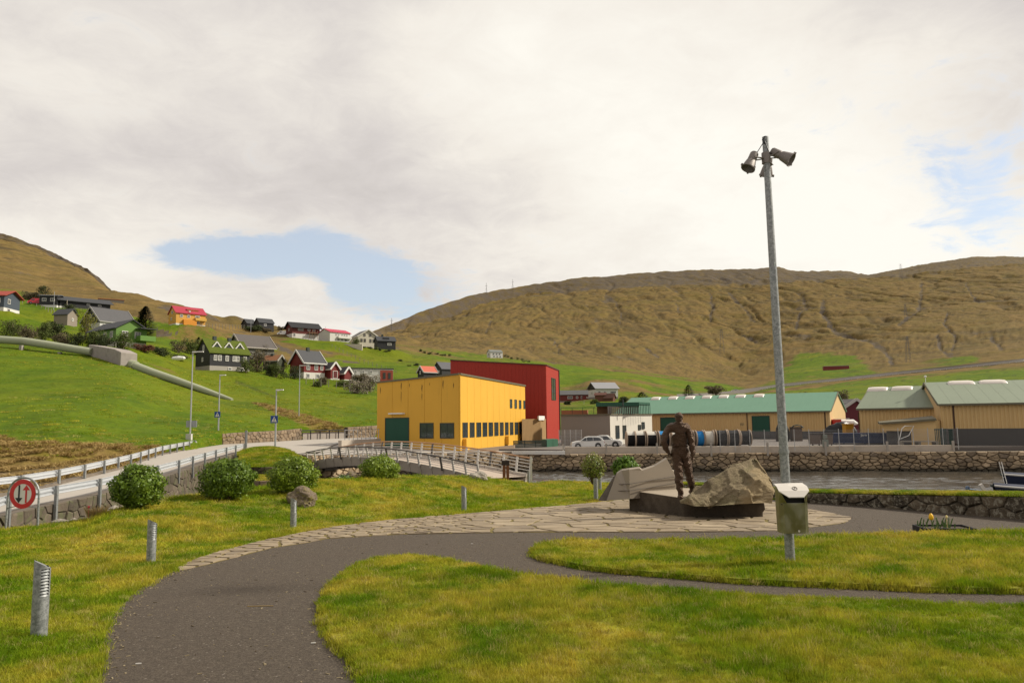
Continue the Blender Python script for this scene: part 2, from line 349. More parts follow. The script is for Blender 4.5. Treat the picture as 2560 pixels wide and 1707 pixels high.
    rel = rel*np.where(PX<1750,.55,.75)
    left = np.clip((330-PX)/200,0,1)*np.clip((T-7)/1,0,1)*np.clip((9.8-T)/.4,0.1,1)
    rel += left*3.0*(fbm(X/60, (Z0*6+Y*.2)/60, 4)-.5)
    near = .10+.5*np.clip((D-90)/200,0,1)
    rel += near*(fbm(X/5,Y/5,3)-.5)*(T>1.05) + straw*.9*(fbm(X/1.6,Y/1.6,4)-.35)*(T>.6)
    sky = np.clip((T-9.9)/.15,0,1)*(T<10.05); rel += sky*(fbm(X/30,Y/300,4)-.5)*9*w_*(PX>900) + sky*(PX<300)*(fbm(X/12,Y/12,4)-.5)*5
    # stepped crag faces on the skyline band
    Z1 = Z0+rel
    for ppx, ppy, pd, pr_ in PADS:
        q = U(ppx,ppy,pd); w = np.exp(-((X-q.x)**2+(Y-q.y)**2)/(pr_*1.25)**2/1.0); w = np.clip(w*1.6,0,1); Z1 = Z1*(1-w)+(q.z-.05)*w
    g3 = fbm(X/34, Y/70, 5); rockm = np.clip((.055-gul*.55-gul2*.25+ (g3-.5)*.30)*9, 0, 1)*mt
    band = np.clip((T-8.95-(n1-.5)*.5)/.12,0,1)*np.clip((10.1-T)/.2,0,1)
    bandm = band*np.where(PX>900, 1, np.clip((300-PX)/30,0,1))*np.clip(1.15-(PX-1900)/900,.75,1)
    rock = np.maximum(rockm, bandm*np.clip(.62+ (fbm(X/16,Z0/10,4)-.3)*.9,0,1))
    outc = (fbm(X/14+40,Y/22,4)>.66)*np.clip((T-5.4)/.3,0,1)*(D<420)*(PX<1000)*(PX>380); rock = np.maximum(rock, outc*.8)
    wob = (fbm(X/3,Y/6+3,3)-.5)
    rk = np.interp(cols,[640,700,745,780,800],[842,872,893,905,915])[None,:]   # bare rocky gully below the red gabled houses
    rock = np.maximum(rock, np.exp(-((PY-rk+wob*16)/7)**2)*((PX>660)&(PX<800)))
    rock = np.maximum(rock, np.clip((T-.0)/.2,0,1)*np.clip((.75-T)/.25,0,1)*(PX<330)*.9)
    GUL = [([(2327,702),(2324,733),(2318,763),(2304,780),(2262,808)],5),([(2026,735),(2029,766),(2012,786),(2004,820)],4),([(2074,752),(2068,777),(2082,797),(2096,820),(2130,836),(2180,850),(2222,870),(2236,893),(2239,934)],7),
       ([(2388,780),(2377,808),(2405,836),(2394,864),(2391,884)],4),([(2360,836),(2360,864),(2377,884),(2447,909)],5),([(2495,836),(2512,864),(2531,887)],6),([(1950,859),(1962,893)],5),([(1789,733),(1793,768),(1785,797)],4),([(1832,725),(1857,751),(1878,776),(1895,802)],4),
       ([(1700,755),(1706,775)],3),([(1390,850),(1400,872)],3),([(1230,800),(1215,830)],2.5),([(1545,745),(1560,775),(1556,800)],2.5),([(1620,870),(1650,890)],4),([(2440,700),(2450,730),(2470,750)],3)]
    gm = np.zeros_like(X); wpx = (n2-.5)*9+(fbm(X/22,Y/22,3)-.5)*10
    for pl_, wd_ in GUL:
        sel = np.zeros_like(X,bool)
        for (x0,y0),(x1,y1) in zip(pl_[:-1],pl_[1:]):
            L2 = (x1-x0)**2+(y1-y0)**2; tt = np.clip(((PX+wpx-x0)*(x1-x0)+(PY-y0)*(y1-y0))/L2,0,1); dd_ = np.hypot(PX+wpx-x0-tt*(x1-x0), (PY-y0-tt*(y1-y0))*1.0); gm = np.maximum(gm, np.clip(1.35-dd_/wd_*(.7+n2*.6),0,1)*(T>5))
    rock = np.maximum(rock, gm*np.clip(n2*2.2,0,1)); Z1 = Z1-gm*w_*1.1
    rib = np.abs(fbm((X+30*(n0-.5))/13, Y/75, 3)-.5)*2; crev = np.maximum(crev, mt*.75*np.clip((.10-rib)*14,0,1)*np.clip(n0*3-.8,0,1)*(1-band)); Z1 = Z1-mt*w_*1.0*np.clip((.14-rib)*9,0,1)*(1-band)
    V = np.stack([X, Y, Z1], -1).reshape(-1,3)
    R, Cn = D.shape; idx = np.arange(R*Cn).reshape(R,Cn)
    F = np.stack([idx[:-1,:-1], idx[:-1,1:], idx[1:,1:], idx[1:,:-1]], -1).reshape(-1,4)
    me = npmesh('hillside', V, F)
    lines = (np.abs(((X*.93+Y*.25+6*(n1-.5))/26)%1-.5) < .018)|(np.abs(((Y+X*.15)/70)%1-.5) < .008)
    crev = np.maximum(crev, .75*lines*(PX>1850)*(D<900)*(T>2)*(brown<.8)); crev = np.maximum(crev, (n2 < .33)*(straw>.4)*.9)
    crev = np.maximum(crev, .6*np.clip((fbm(X/7,Y/16,4)-.62)*9,0,1)*(PX>1000)*(T>3)*(D<700))
    gr = np.interp(cols,[585,620,660,700],[958,968,982,1000])[None,:]; crev = np.maximum(crev, np.exp(-((PY-gr-3*(n2-.5))/3.0)**2)*((PX>585)&(PX<700))*.9)
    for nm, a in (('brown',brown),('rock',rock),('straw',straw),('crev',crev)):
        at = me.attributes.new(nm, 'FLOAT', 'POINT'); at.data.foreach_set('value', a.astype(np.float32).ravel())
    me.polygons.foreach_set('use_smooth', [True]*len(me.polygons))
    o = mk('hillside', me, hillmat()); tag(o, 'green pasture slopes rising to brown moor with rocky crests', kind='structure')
    return cols, D, Z1, T
def hillmat():
    t = NT('hill_turf'); v = t.co('World')
    n_s = t.noise(v, .9, 5, .65); n_m = t.noise(v, .12, 5, .6, .3); n_l = t.noise(v, .022, 5, .6, .5); n_t = t.noise(v, 3.5, 4, .7)
    g = t.mix(t.rng(n_m,.35,.65), (.056,.104,.0025), (.102,.150,.004))
    g = t.mix(t.rng(n_s,.45,.75,0,.45), g, (.15,.175,.012)); g = t.mix(t.rng(n_l,.46,.64,0,.65), g, (.150,.158,.008)); g = t.mix(t.rng(t.noise(v,.05,6,.7,1.2,stretch=(1,1,3)),.52,.66,0,.5), g, (.045,.085,.008))
    b = t.mix(t.rng(n_m,.3,.7), (.122,.082,.026), (.212,.140,.046)); b = t.mix(t.rng(n_l,.42,.66,0,.6), b, (.130,.103,.024))
    s = t.mix(t.rng(n_s,.3,.7), (.115,.075,.024), (.25,.170,.062)); s = t.mix(t.rng(n_m,.48,.60,0,.75), s, (.17,.14,.018))
    dk = t.rng(t.noise(v,.035,8,.72,.9,stretch=(1,.35,1.6)), .50,.64); dk2 = t.rng(t.noise(v,.16,6,.7,.6,stretch=(1,.4,1.5)), .56,.68)
    b = t.mix(t.math('MULTIPLY', t.math('MAXIMUM',dk,dk2), .50), b, (.060,.045,.020))
    r = t.mix(t.rng(n_s,.3,.7), (.062,.050,.038), (.135,.108,.080)); r = t.mix(t.rng(t.noise(v,.05,7,.75),.44,.58), r, (.100,.074,.036))
    jig = t.math('MULTIPLY', t.math('SUBTRACT', n_s, .5), .9); jm = t.math('MULTIPLY', t.math('SUBTRACT', n_m, .5), .9)
    cv = t.math('MULTIPLY', t.attr('crev'), .62); b = t.mix(cv, b, (.050,.040,.022)); g = t.mix(cv, g, (.035,.040,.015)); s = t.mix(t.math('MULTIPLY', t.attr('crev'), .9), s, (.030,.024,.014))  # shade of crevices and hollows darkened into the turf colours, field drains too
    fb = t.rng(t.math('ADD', t.attr('brown'), t.math('ADD',jig,jm)), .3, .7); fs = t.rng(t.math('ADD', t.attr('straw'), jig), .3,.65); fr = t.rng(t.math('ADD', t.attr('rock'), t.math('ADD',jig,jm)), .38, .72)
    c = t.mix(fb, g, b); c = t.mix(fs, c, s); c = t.mix(fr, c, r)
    h = t.math('ADD', t.math('MULTIPLY', n_s, .4), t.math('ADD', t.math('MULTIPLY', n_m, 2.5), t.math('MULTIPLY', n_t, .12)))
    t.bump(h, .7, .8)
    return t.fin(c, .95, 0, .1)
HC, HD, HZ, HT = hill()
def HIT(px, py):                  # first point of the hillside seen at a pixel
    j = int(round(np.interp(px, HC, np.arange(len(HC))))); c = HC[j]; k = ray(c,1040).x/ray(c,1040).y
    for i in range(len(HD)):
        d = HD[i,j]; z = HZ[i,j]
        if proj((k*d,d,z))[1] <= py: return Vector((k*d, d, z-.15))
    return U(px,py,300)
def hz(px, d):
    j = np.interp(px, HC, np.arange(len(HC))); a = int(j); b = min(a+1, len(HC)-1); f = j-a
    return float(np.interp(d, HD[:,a], HZ[:,a])*(1-f)+np.interp(d, HD[:,b], HZ[:,b])*f)
def HP(px, d, dz=0.0):
    z = hz(px, d)+dz; k = ray(px,1040); return Vector((k.x/k.y*d, d, z))
def gridmesh(name, rows, m, label, kind='structure', parent=None, smooth=True):
    R = len(rows); C = len(rows[0]); V = np.array([[tuple(p) for p in r] for r in rows]).reshape(-1,3)
    idx = np.arange(R*C).reshape(R,C); F = np.stack([idx[:-1,:-1], idx[:-1,1:], idx[1:,1:], idx[1:,:-1]], -1).reshape(-1,4)
    me = npmesh(name, V, F)
    if sum(p.normal.z for p in me.polygons[:20]) < 0: me.flip_normals()
    if smooth: me.polygons.foreach_set('use_smooth', [True]*len(me.polygons))
    return tag(mk(name, me, m, parent), label, kind=kind)
# ---- park lawn base
def lawnmat(name='lawn_soil', bladed=False):
    t = NT(name); v = t.co('World'); vb = v
    n_m = t.noise(v, .85, 5, .62, .4); n_l = t.noise(v, .22, 4, .6, .3); n_s = t.noise(v, 16, 4, .7); rnd = t.nd('ShaderNodeObjectInfo').outputs['Random'] if not bladed else None
    g = t.mix(t.rng(n_m,.35,.62), (.100,.170,.004), (.215,.255,.008))
    c = t.mix(t.rng(t.math('ADD', t.math('MULTIPLY',n_m,.6), t.math('MULTIPLY',n_l,.5)), .50,.67,0,.8), g, (.42,.325,.045)); c = t.mix(t.rng(t.noise(v,2.7,4,.6,.3),.55,.72,0,.5), c, (.075,.145,.004))
    if bladed:
        c = t.mix(t.rng(n_s,.35,.7,0,.7), c, (.10,.085,.03)); t.bump(n_s, .5, .03)
        return t.fin(c, .95, 0, .1)
    hsv = t.nd('ShaderNodeHueSaturation'); t.setin(hsv.inputs['Value'], t.rng(rnd,0,1,.85,1.6)); t.setin(hsv.inputs['Hue'], t.rng(t.math('FRACT',t.math('MULTIPLY',rnd,9.7)),0,1,.485,.515)); t.setin(hsv.inputs['Color'], c)
    c2 = t.mix(t.rng(t.math('FRACT',t.math('MULTIPLY',rnd,31.3)),.86,.96,0,.8), hsv.outputs[0], (.46,.38,.13))
    t.b.inputs['Transmission Weight'].default_value = 0
    t.fin(c2, .75, 0, .12)
    tr = t.nd('ShaderNodeBsdfTranslucent'); t.L.new(c2, tr.inputs[0]); ms = t.nd('ShaderNodeMixShader'); ms.inputs[0].default_value = .35
    out = [n for n in t.N if n.type == 'OUTPUT_MATERIAL'][0]; t.L.new(t.b.outputs[0], ms.inputs[1]); t.L.new(tr.outputs[0], ms.inputs[2]); t.L.new(ms.outputs[0], out.inputs[0])
    return t.m
M_soil = lawnmat('lawn_soil', True); M_blade = lawnmat('grass_blades')
rows = []
cpx = np.arange(-600, 3201, 25.0)
for t in [0,.1,.2,.3,.4,.5,.6,.66,.7,.74,.78,.82,.86,.9,.94,.97,1.0]:
    r = []
    for c in cpx:
        cd_, cz_ = crest(c); d = 1.5+(cd_-1.5)*t; k = ray(c,1060); r.append((k.x/k.y*d, d, zpark(c,d)))
    rows.append(r)
for e, dz in ((.35,-.06),(.9,-.45),(1.5,-1.4),(2.2,-2.6),(3.0,-3.4)):
    r = []
    for c in cpx:
        cd_, cz_ = crest(c); d = cd_+e; k = ray(c,1060); r.append((k.x/k.y*d, d, cz_+dz if cz_+dz > -3.3 else -3.3))
    rows.append(r)
gridmesh('park_ground', rows, M_soil, 'gently falling park lawn ground')
# ---- tarmac path, lawns edged by it
def tarmac():
    t = NT('tarmac'); v = t.co('World'); n = t.noise(v, 55, 5, .95); n2 = t.noise(v, 17, 6, .85); n3 = t.noise(v, .7, 5, .65, .3)
    c = t.mix(t.rng(n,.40,.62), (.028,.021,.015), (.180,.146,.108)); c = t.mix(t.rng(n2,.42,.60,0,.55), c, (.030,.022,.018)); c = t.mix(t.rng(n3,.35,.65,0,.35), c, (.085,.064,.046))
    vo = t.nd('ShaderNodeTexVoronoi'); t.L.new(v, vo.inputs['Vector']); vo.inputs['Scale'].default_value = 26
    sp = t.math('LESS_THAN', vo.outputs['Distance'], .22); rr = t.nd('ShaderNodeSeparateColor'); t.L.new(vo.outputs['Color'], rr.inputs[0])
    c = t.mix(t.math('MULTIPLY', sp, t.rng(rr.outputs[0],.78,.95,0,.6)), c, (.32,.28,.24))
    t.bump(t.math('ADD', n, t.math('MULTIPLY',n2,1.2)), .8, .012); return t.fin(c, .9, 0, .25)
M_tar = tarmac()
def poly(pts, dz, ext=()):
    return [G(a,b,dz) for a,b in pts]+[Vector((x,y,zplane(y)+dz)) for x,y in ext]
TAR = [(256,1707),(261,1600),(285,1535),(337,1480),(414,1437),(450,1424),(520,1400),(600,1384),(760,1345),(870,1330),(1000,1316),(1200,1298),(1400,1285),(1560,1262),(1700,1250),(1780,1248),(1900,1248),(2008,1251.5),(2215,1265),(2355,1277),(2560,1293),(2900,1326)]
tar_xy = poly(TAR, .004, ((14,8),(14,1.8),(-1.9,1.8)))
M_ = MB(); M_.v = [tuple(p) for p in tar_xy]; M_.f = [tuple(range(len(tar_xy)-1,-1,-1))]; o = M_.build('footpath', M_tar, recalc=False); tag(o, 'dark speckled tarmac footpath curving through the park', kind='structure')
if o.data.polygons[0].normal.z < 0: o.data.flip_normals()
INNER = [(912,1707),(875,1647),(837,1609),(811,1558),(807,1511),(837,1464),(889,1422),(925,1406),(959,1399),(1029,1395),(1100,1401),(1181,1420),(1286,1445),(1361,1454),(1450,1464),(1534,1474),(1721,1484),(1820,1496),(2000,1504),(2279,1516),(2560,1525)]
ISL = [(1336,1383),(1345,1374),(1361,1367),(1423,1358),(1530,1359),(1659,1361),(1800,1358),(1938,1356),(2217,1345),(2560,1336),(2800,1328),(2800,1492),(2560,1486),(2341,1482),(2031,1468),(1845,1460),(1659,1443),(1560,1436),(1472,1426),(1398,1411),(1350,1400),(1338,1392)]
def rough_edge(P, a=.016, seg=.25, last_fixed=0):
    out = []
    for i in range(len(P)):
        p, q = P[i], P[(i+1)%len(P)]; L = (q-p).length; n = max(1,int(L/seg)) if L < 12 else 1
        for k in range(n):
            r = p.lerp(q, k/n); out.append(r+Vector((random.uniform(-a,a),random.uniform(-a,a),0)))
    return out
inner_xy = rough_edge(poly(INNER, 0, ((16,8),(16,1.8),(-.5,1.8))))
isl_xy = rough_edge(poly(ISL, 0))
for P, nm, lb, hh_ in ((inner_xy,'near_lawn','rough green and yellow lawn in the bend of the path',.045),(isl_xy,'island_lawn','long tongue of lawn between the two paths',.07)):
    P2 = [Vector((p.x,p.y,zplane(p.y)+hh_)) for p in P]; b_ = MB(); b_.prism(P2, (0,0,-hh_+.001)); o = b_.build(nm, M_soil); tag(o, lb, kind='structure')
# ---- voronoi pieces
def clip(poly, a, b, c):           # keep a*x+b*y <= c
    out = []; n = len(poly)
    for i in range(n):
        p, q = poly[i], poly[(i+1)%n]; dp = a*p[0]+b*p[1]-c; dq = a*q[0]+b*q[1]-c
        if dp <= 0: out.append(p)
        if dp*dq < 0: t = dp/(dp-dq); out.append((p[0]+(q[0]-p[0])*t, p[1]+(q[1]-p[1])*t))
    return out
def cells(seeds, size, gap, aniso=1.0, bounds=None, boundary=None):
    res = []
    for i, (x, y) in enumerate(seeds):
        s = size*2.4; P = [(x-s,y-s),(x+s,y-s),(x+s,y+s),(x-s,y+s)]
        for j, (u, v) in enumerate(seeds):
            if i == j or abs(u-x) > s*1.6 or abs(v-y) > s*1.6: continue
            dx, dy = u-x, (v-y)*aniso; L = math.hypot(dx,dy)
            if L < 1e-6: continue
            a, b = dx/L, dy*aniso/L; nn = math.hypot(a,b); a /= nn; b /= nn
            mx, my = (x+u)/2, (y+v)/2; P = clip(P, a, b, a*mx+b*my-gap/2)
            if len(P) < 3: break
        if bounds and len(P) > 2:
            x0,y0,x1,y1 = bounds
            for a,b,c in ((-1,0,-x0),(1,0,x1),(0,-1,-y0),(0,1,y1)):
                P = clip(P,a,b,c)
                if len(P) < 3: break
        if boundary and len(P) > 2:
            for k in range(len(boundary)):
                p, q = boundary[k], boundary[(k+1)%len(boundary)]; ex, ey = q[0]-p[0], q[1]-p[1]; L = math.hypot(ex,ey)
                if L < 1e-6: continue
                t = ((x-p[0])*ex+(y-p[1])*ey)/L/L
                if t < -.12 or t > 1.12: continue
                t = max(0,min(1,t)); dd = math.hypot(x-p[0]-t*ex, y-p[1]-t*ey)
                if dd < size*1.5:
                    P = clip(P, ey/L, -ex/L, (ey*p[0]-ex*p[1])/L)      # boundary runs counter-clockwise
                    if len(P) < 3: break
        if len(P) > 2:
            A = abs(sum(P[k][0]*P[(k+1)%len(P)][1]-P[(k+1)%len(P)][0]*P[k][1] for k in range(len(P))))/2
            if A > size*size*.012: res.append(P)
    return res
def inside(p, P):
    c = False; n = len(P); x, y = p[0], p[1]
    for i in range(n):
        a, b = P[i], P[(i+1)%n]
        if (a[1] > y) != (b[1] > y) and x < (b[0]-a[0])*(y-a[1])/(b[1]-a[1])+a[0]: c = not c
    return c
PLZ = [(444,1423),(446,1419),(485,1401),(549,1380),(630,1359),(760,1332),(826,1319),(980,1300),(1143,1287),(1306,1273),(1437,1262),(1572,1248),(1700,1243),(1850,1247),(1950,1258),(2012,1272),(2075,1283),(2120,1293),(2127,1297),(2110,1308),(2012,1320),(1940,1327),(1800,1330),(1523,1331),(1300,1331),(1000,1336),(816,1347),(760,1358),(678,1370),(582,1395),(517,1412),(446,1427)]
plz = [G(a,b) for a,b in PLZ]; plz2 = [(p.x,p.y) for p in plz]
if sum(plz2[i][0]*plz2[(i+1)%len(plz2)][1]-plz2[(i+1)%len(plz2)][0]*plz2[i][1] for i in range(len(plz2))) < 0: plz2.reverse()
M_joint = plain('joint_moss', (.15,.115,.028), .95, 0, .4, 6, .4)
M_flag = rocky('flagstone', (.30,.235,.155), (.38,.305,.205), (.25,.20,.14), scale=1.6, bump=.25, bdist=.02, rough=.8)
b_ = MB(); b_.prism([Vector((x,y,zplane(y)+.010)) for x,y in plz2], (0,0,-.008)); plaza = b_.build('flagstone_plaza', M_joint); tag(plaza, 'pale crazy-paved plaza curving round the monument', kind='structure')
seeds = []
xs = [p[0] for p in plz2]; ys = [p[1] for p in plz2]
for k in range(40000):
    p = (random.uniform(min(xs),max(xs)), random.uniform(min(ys),max(ys)))
    lim = random.uniform(.34,.62) if p[0] < -1 else .95
    if inside(p, plz2) and all((p[0]-q[0])**2+(p[1]-q[1])**2 > lim*lim*(1 if (k%3) else .38) for q in seeds): seeds.append(p)
for P in cells(seeds, 1.15, .07, 1.0, None, plz2):
    Q = []
    for k in range(len(P)):
        a, b = P[k], P[(k+1)%len(P)]; Q.append(a); L = math.hypot(b[0]-a[0],b[1]-a[1])
        if L > .3: [Q.append((a[0]+(b[0]-a[0])*f_+random.uniform(-.035,.035), a[1]+(b[1]-a[1])*f_+random.uniform(-.035,.035))) for f_ in ((.5,) if L < .6 else (.33,.66))]
    cx = sum(p[0] for p in Q)/len(Q); cy = sum(p[1] for p in Q)/len(Q); hz_ = .024+random.uniform(0,.008)
    mb = MB(); n = len(Q)
    mb.v = [(x-cx,y-cy,zplane(y)-zplane(cy)+.006) for x,y in Q]+[((x-cx)*.975,(y-cy)*.975,zplane(y)-zplane(cy)+hz_) for x,y in Q]
    mb.f = [(i,(i+1)%n,n+(i+1)%n,n+i) for i in range(n)]+[tuple(range(n,2*n))]
    mb.build('flagstone', M_flag, plaza, loc=(cx,cy,zplane(cy)))
# ---- stone walls
def stonewall(name, label, path, zlo, zhi, size, asp, mat, backm, depth=.18, group=None, maxparts=300, cat='wall', backthick=.35, gap=.03, seed=1, kind=None, holes=()):
    rs = random.Random(seed); P = [Vector((p[0],p[1],0)) for p in path]; cum = [0]
    for i in range(len(P)-1): cum.append(cum[-1]+(P[i+1]-P[i]).length)
    def at(s):
        for i in range(len(P)-1):
            if s <= cum[i+1] or i == len(P)-2:
                t = (s-cum[i])/(cum[i+1]-cum[i]); d = (P[i+1]-P[i]).normalized(); return P[i].lerp(P[i+1], t), Vector((d.y,-d.x,0)), t+i
        return P[-1], Vector((0,-1,0)), len(P)-1
    def zr(ti):
        i = min(int(ti), len(P)-2); f = ti-i; return zlo[i]*(1-f)+zlo[i+1]*f, zhi[i]*(1-f)+zhi[i+1]*f
    Lw = cum[-1]; Hm = max(h-l for h, l in zip(zhi, zlo))
    root = empty(name, (P[0].x,P[0].y,zlo[0]), 0, label, cat, group) if kind is None else None
    org = Vector((P[0].x,P[0].y,zlo[0]))
    b = MB()
    for i in range(len(P)-1):
        d = (P[i+1]-P[i]).normalized(); nrm = Vector((d.y,-d.x,0)); bk = -nrm*backthick
        f = [Vector((P[i].x,P[i].y,zlo[i])), Vector((P[i+1].x,P[i+1].y,zlo[i+1])), Vector((P[i+1].x,P[i+1].y,zhi[i+1])), Vector((P[i].x,P[i].y,zhi[i]))]
        b.prism([p-org for p in f], bk)
    b.build('core', backm, root)
    seeds = []; rows_ = max(1, round(Hm/(size*asp))); ncol = max(1, round(Lw/size))
    for r in range(rows_):
        for c in range(ncol+1):
            seeds.append(((c+(.5 if r%2 else 0)+rs.uniform(-.46,.46))*Lw/ncol, (r+.5+rs.uniform(-.42,.42))*Hm/rows_))
    CL = cells(seeds, size, gap, 1/asp*.9, (0,0,Lw,Hm)); items = []
    for Q in CL:
        n = len(Q); cs = sum(q[0] for q in Q)/n; ch = sum(q[1] for q in Q)/n
        if any(abs(cs-h[0]) < h[1]*(1+.3*math.sin(ch*9)) and ch < h[2] for h in holes): continue
        c0, nr, ti = at(min(max(cs,0),Lw)); lo, hi = zr(ti)
        def pt(q, o):
            a, nn, t2 = at(min(max(q[0],0),Lw)); l2, h2 = zr(t2); return Vector((a.x,a.y,l2+(h2-l2)*q[1]/Hm))+nn*o
        cc = pt((cs,ch), 0); dp = depth*rs.uniform(.55,1.2); k = rs.uniform(.74,.86); ox, oy = rs.uniform(-.05,.05)*size, rs.uniform(-.05,.05)*size
        outer = [pt(q, -.02) for q in Q]; mid = [pt((cs+(q[0]-cs)*.965, ch+(q[1]-ch)*.965), dp*.55) for q in Q]
        inn = [pt((cs+ox+(q[0]-cs)*k, ch+oy+(q[1]-ch)*k), dp*rs.uniform(.85,1.05)) for q in Q]
        vs = [p-cc for p in outer+mid+inn]; fs = []
        for a_ in range(2): fs += [(a_*n+i, a_*n+(i+1)%n, (a_+1)*n+(i+1)%n, (a_+1)*n+i) for i in range(n)]
        fs.append(tuple(range(2*n,3*n))); items.append((cc, vs, fs))
    items.sort(key=lambda it: (it[0]-Vector((0,0,CAMZ))).length)
    rest = MB()
    for i, (cc, vs, fs) in enumerate(items):
        if i < maxparts:
            mb = MB(); mb.add(vs, fs); mb.build('stone', mat, root, smooth=False, loc=cc-org)
        else: rest.add([v+cc-org for v in vs], fs)
    if rest.v: tag(rest.build('stone_facing', mat, root), kind='stuff')
    return root
M_core = plain('wall_gap', (.085,.068,.050), .95, 0, .3, 2)
M_quay = rocky('quay_stone', (.38,.29,.185), (.60,.46,.30), (.25,.195,.14), scale=1.2, bump=.4, bdist=.08)
M_low = rocky('lichen_stone', (.10,.08,.052), (.19,.15,.10), (.07,.058,.042), scale=4.5, bump=1.0, bdist=.09, lichen=(.34,.31,.24))
M_ret = rocky('retaining_stone', (.26,.19,.125), (.33,.25,.165), (.20,.155,.11), scale=1.5, bump=.4, bdist=.05)
mq = M_quay; nt_ = mq.node_tree; bs_ = nt_.nodes['Principled BSDF']; src_ = bs_.inputs['Base Color'].links[0].from_socket; gp_ = nt_.nodes.new('ShaderNodeNewGeometry'); sp_ = nt_.nodes.new('ShaderNodeSeparateXYZ'); nt_.links.new(gp_.outputs['Position'], sp_.inputs[0]); nz_ = nt_.nodes.new('ShaderNodeTexNoise'); nz_.inputs['Scale'].default_value = .5; nt_.links.new(gp_.outputs['Position'], nz_.inputs['Vector'])
ad_ = nt_.nodes.new('ShaderNodeMath'); ad_.operation = 'MULTIPLY_ADD'; nt_.links.new(nz_.outputs['Fac'], ad_.inputs[0]); ad_.inputs[1].default_value = .9; nt_.links.new(sp_.outputs[2], ad_.inputs[2]); mr_ = nt_.nodes.new('ShaderNodeMapRange'); nt_.links.new(ad_.outputs[0], mr_.inputs[0]); mr_.inputs[1].default_value = -2.05; mr_.inputs[2].default_value = -1.70; mx_ = nt_.nodes.new('ShaderNodeMix'); mx_.data_type = 'RGBA'; nt_.links.new(mr_.outputs[0], mx_.inputs[0]); mx_.inputs[6].default_value = (.075,.062,.042,1); nt_.links.new(src_, mx_.inputs[7]); nt_.links.new(mx_.outputs[2], bs_.inputs['Base Color'])   # weed-dark tide band
# quay across the water
QP = [(1285,69.5),(1400,66.6),(1700,65.6),(2000,64.5),(2380,62.2),(2560,61.2),(2850,59.5)]
def qx(px, d): k = ray(px,1100); return (k.x/k.y*d, d)
qpath = [qx(a,b) for a,b in QP]
stonewall('quay_wall', 'long dry stone quay wall of brown boulders along the far side of the water', qpath, [-2.75]*7, [-1.12,-1.04,-1.04,-1.03,-1.02,-1.0,-.98], .60, .50, M_quay, M_core, .26, maxparts=300, backthick=1.2, gap=.028, seed=3, holes=((45.5,1.6,.95),(58,.9,1.2)))
# low wall by the path
LW = [(1690,36.5),(1850,30.0),(2008,24.9),(2215,21.9),(2355,19.9),(2560,17.6),(2900,15.0)]
lpath = [qx(a,b) for a,b in LW]
stonewall('low_stone_wall', 'low lichen covered stone wall along the far edge of the path', lpath, [zplane(b)-.06 for a,b in LW], [zplane(b)+h for (a,b),h in zip(LW,[.22,.25,.31,.38,.45,.52,.6])], .50, .66, M_low, M_core, .12, backthick=.5, gap=.016, seed=6)
rows = []
for off, dz in ((.02,.0),(.15,.01),(.35,.01),(.6,-.06),(1.1,-.6),(1.8,-2.0),(2.6,-3.2)):
    r = []
    for (a,b),h in zip(LW,[.22,.25,.31,.38,.45,.52,.6]):
        x,y = qx(a,b+off); r.append((x,y,zplane(b)+h+dz))
    rr = []
    for i in range(len(r)-1):
        for k in range(12):
            p = Vector(r[i]).lerp(Vector(r[i+1]),k/12); p.z += .04*(math.sin(p.x*3.1+off*7)+math.sin(p.x*7.7)) if off < 1.5 else 0; rr.append(tuple(p))
    rows.append(rr+[r[-1]])
gridmesh('grass_verge', rows, M_soil, 'mossy grass strip on top of the low stone wall')
# ---- water and bed
def watermat():
    t = NT('water'); v = t.co('World'); n3 = t.noise(v,.08,3,.5); t.bump(t.noise(v,7,3,.6,stretch=(1,1.6,1)), .5, .03)
    t.b.inputs['IOR'].default_value = 1.33
    return t.fin(t.mix(n3,(.045,.040,.032),(.075,.066,.052)), .10, 0, .5)
M_water = watermat()
wxs = np.concatenate([np.linspace(-40,-12,12), np.arange(-11.8,62,.15), np.linspace(64,150,20)]); wys = np.concatenate([np.linspace(12,23,8), np.arange(23.2,72.2,.15)])
WX, WY = np.meshgrid(wxs, wys); inn_ = ((WX > -11)&(WX < 61)&(WY > 24)).astype(float); calm = np.clip((fbm(WX/16+3,WY/9+1,3)-.38)*5,.30,1)
wz = (fbm(WX/1.1+.25*WY,WY/.55,3)-.5)*.30+(fbm(WX/3.2-.2*WY,WY/1.6+9,2)-.5)*.16+(fbm(WX/.5,WY/.32+5,2)-.5)*.10
V_ = np.stack([WX,WY,-2.6+wz*inn_*calm],-1).reshape(-1,3); ix = np.arange(WX.size).reshape(WX.shape); F_ = np.stack([ix[:-1,:-1],ix[:-1,1:],ix[1:,1:],ix[1:,:-1]],-1).reshape(-1,4)
me = npmesh('water', V_, F_); me.polygons.foreach_set('use_smooth',[True]*len(me.polygons)); tag(mk('water', me, M_water), 'rippled grey harbour water between the park and the quay', kind='structure')
M_bed = rocky('stream_bed', (.07,.06,.05), (.14,.12,.10), scale=.8, bump=.8, bdist=.2)
b_ = MB(); b_.add([(-90,8,-3.4),(160,8,-3.4),(160,140,-3.4),(-90,140,-3.4)], [(0,1,2,3)]); tag(b_.build('river_bed', M_bed, recalc=False), 'dark stony bed of the stream', kind='structure')
# ---- quay yard
M_asph = plain('yard_asphalt', (.15,.13,.115), .9, 0, .15, .8, .2, 30, coord='World')
yd = [qx(a,b+1.0) for a,b in QP]
b_ = MB(); b_.prism([Vector((x,y,-.67)) for x,y in yd]+[Vector((150,150,-.67)),Vector((-20,150,-.67)),Vector((-12,72,-.67))], (0,0,-.3)); tag(b_.build('quay_yard', M_asph), 'asphalt yard behind the quay', kind='structure')
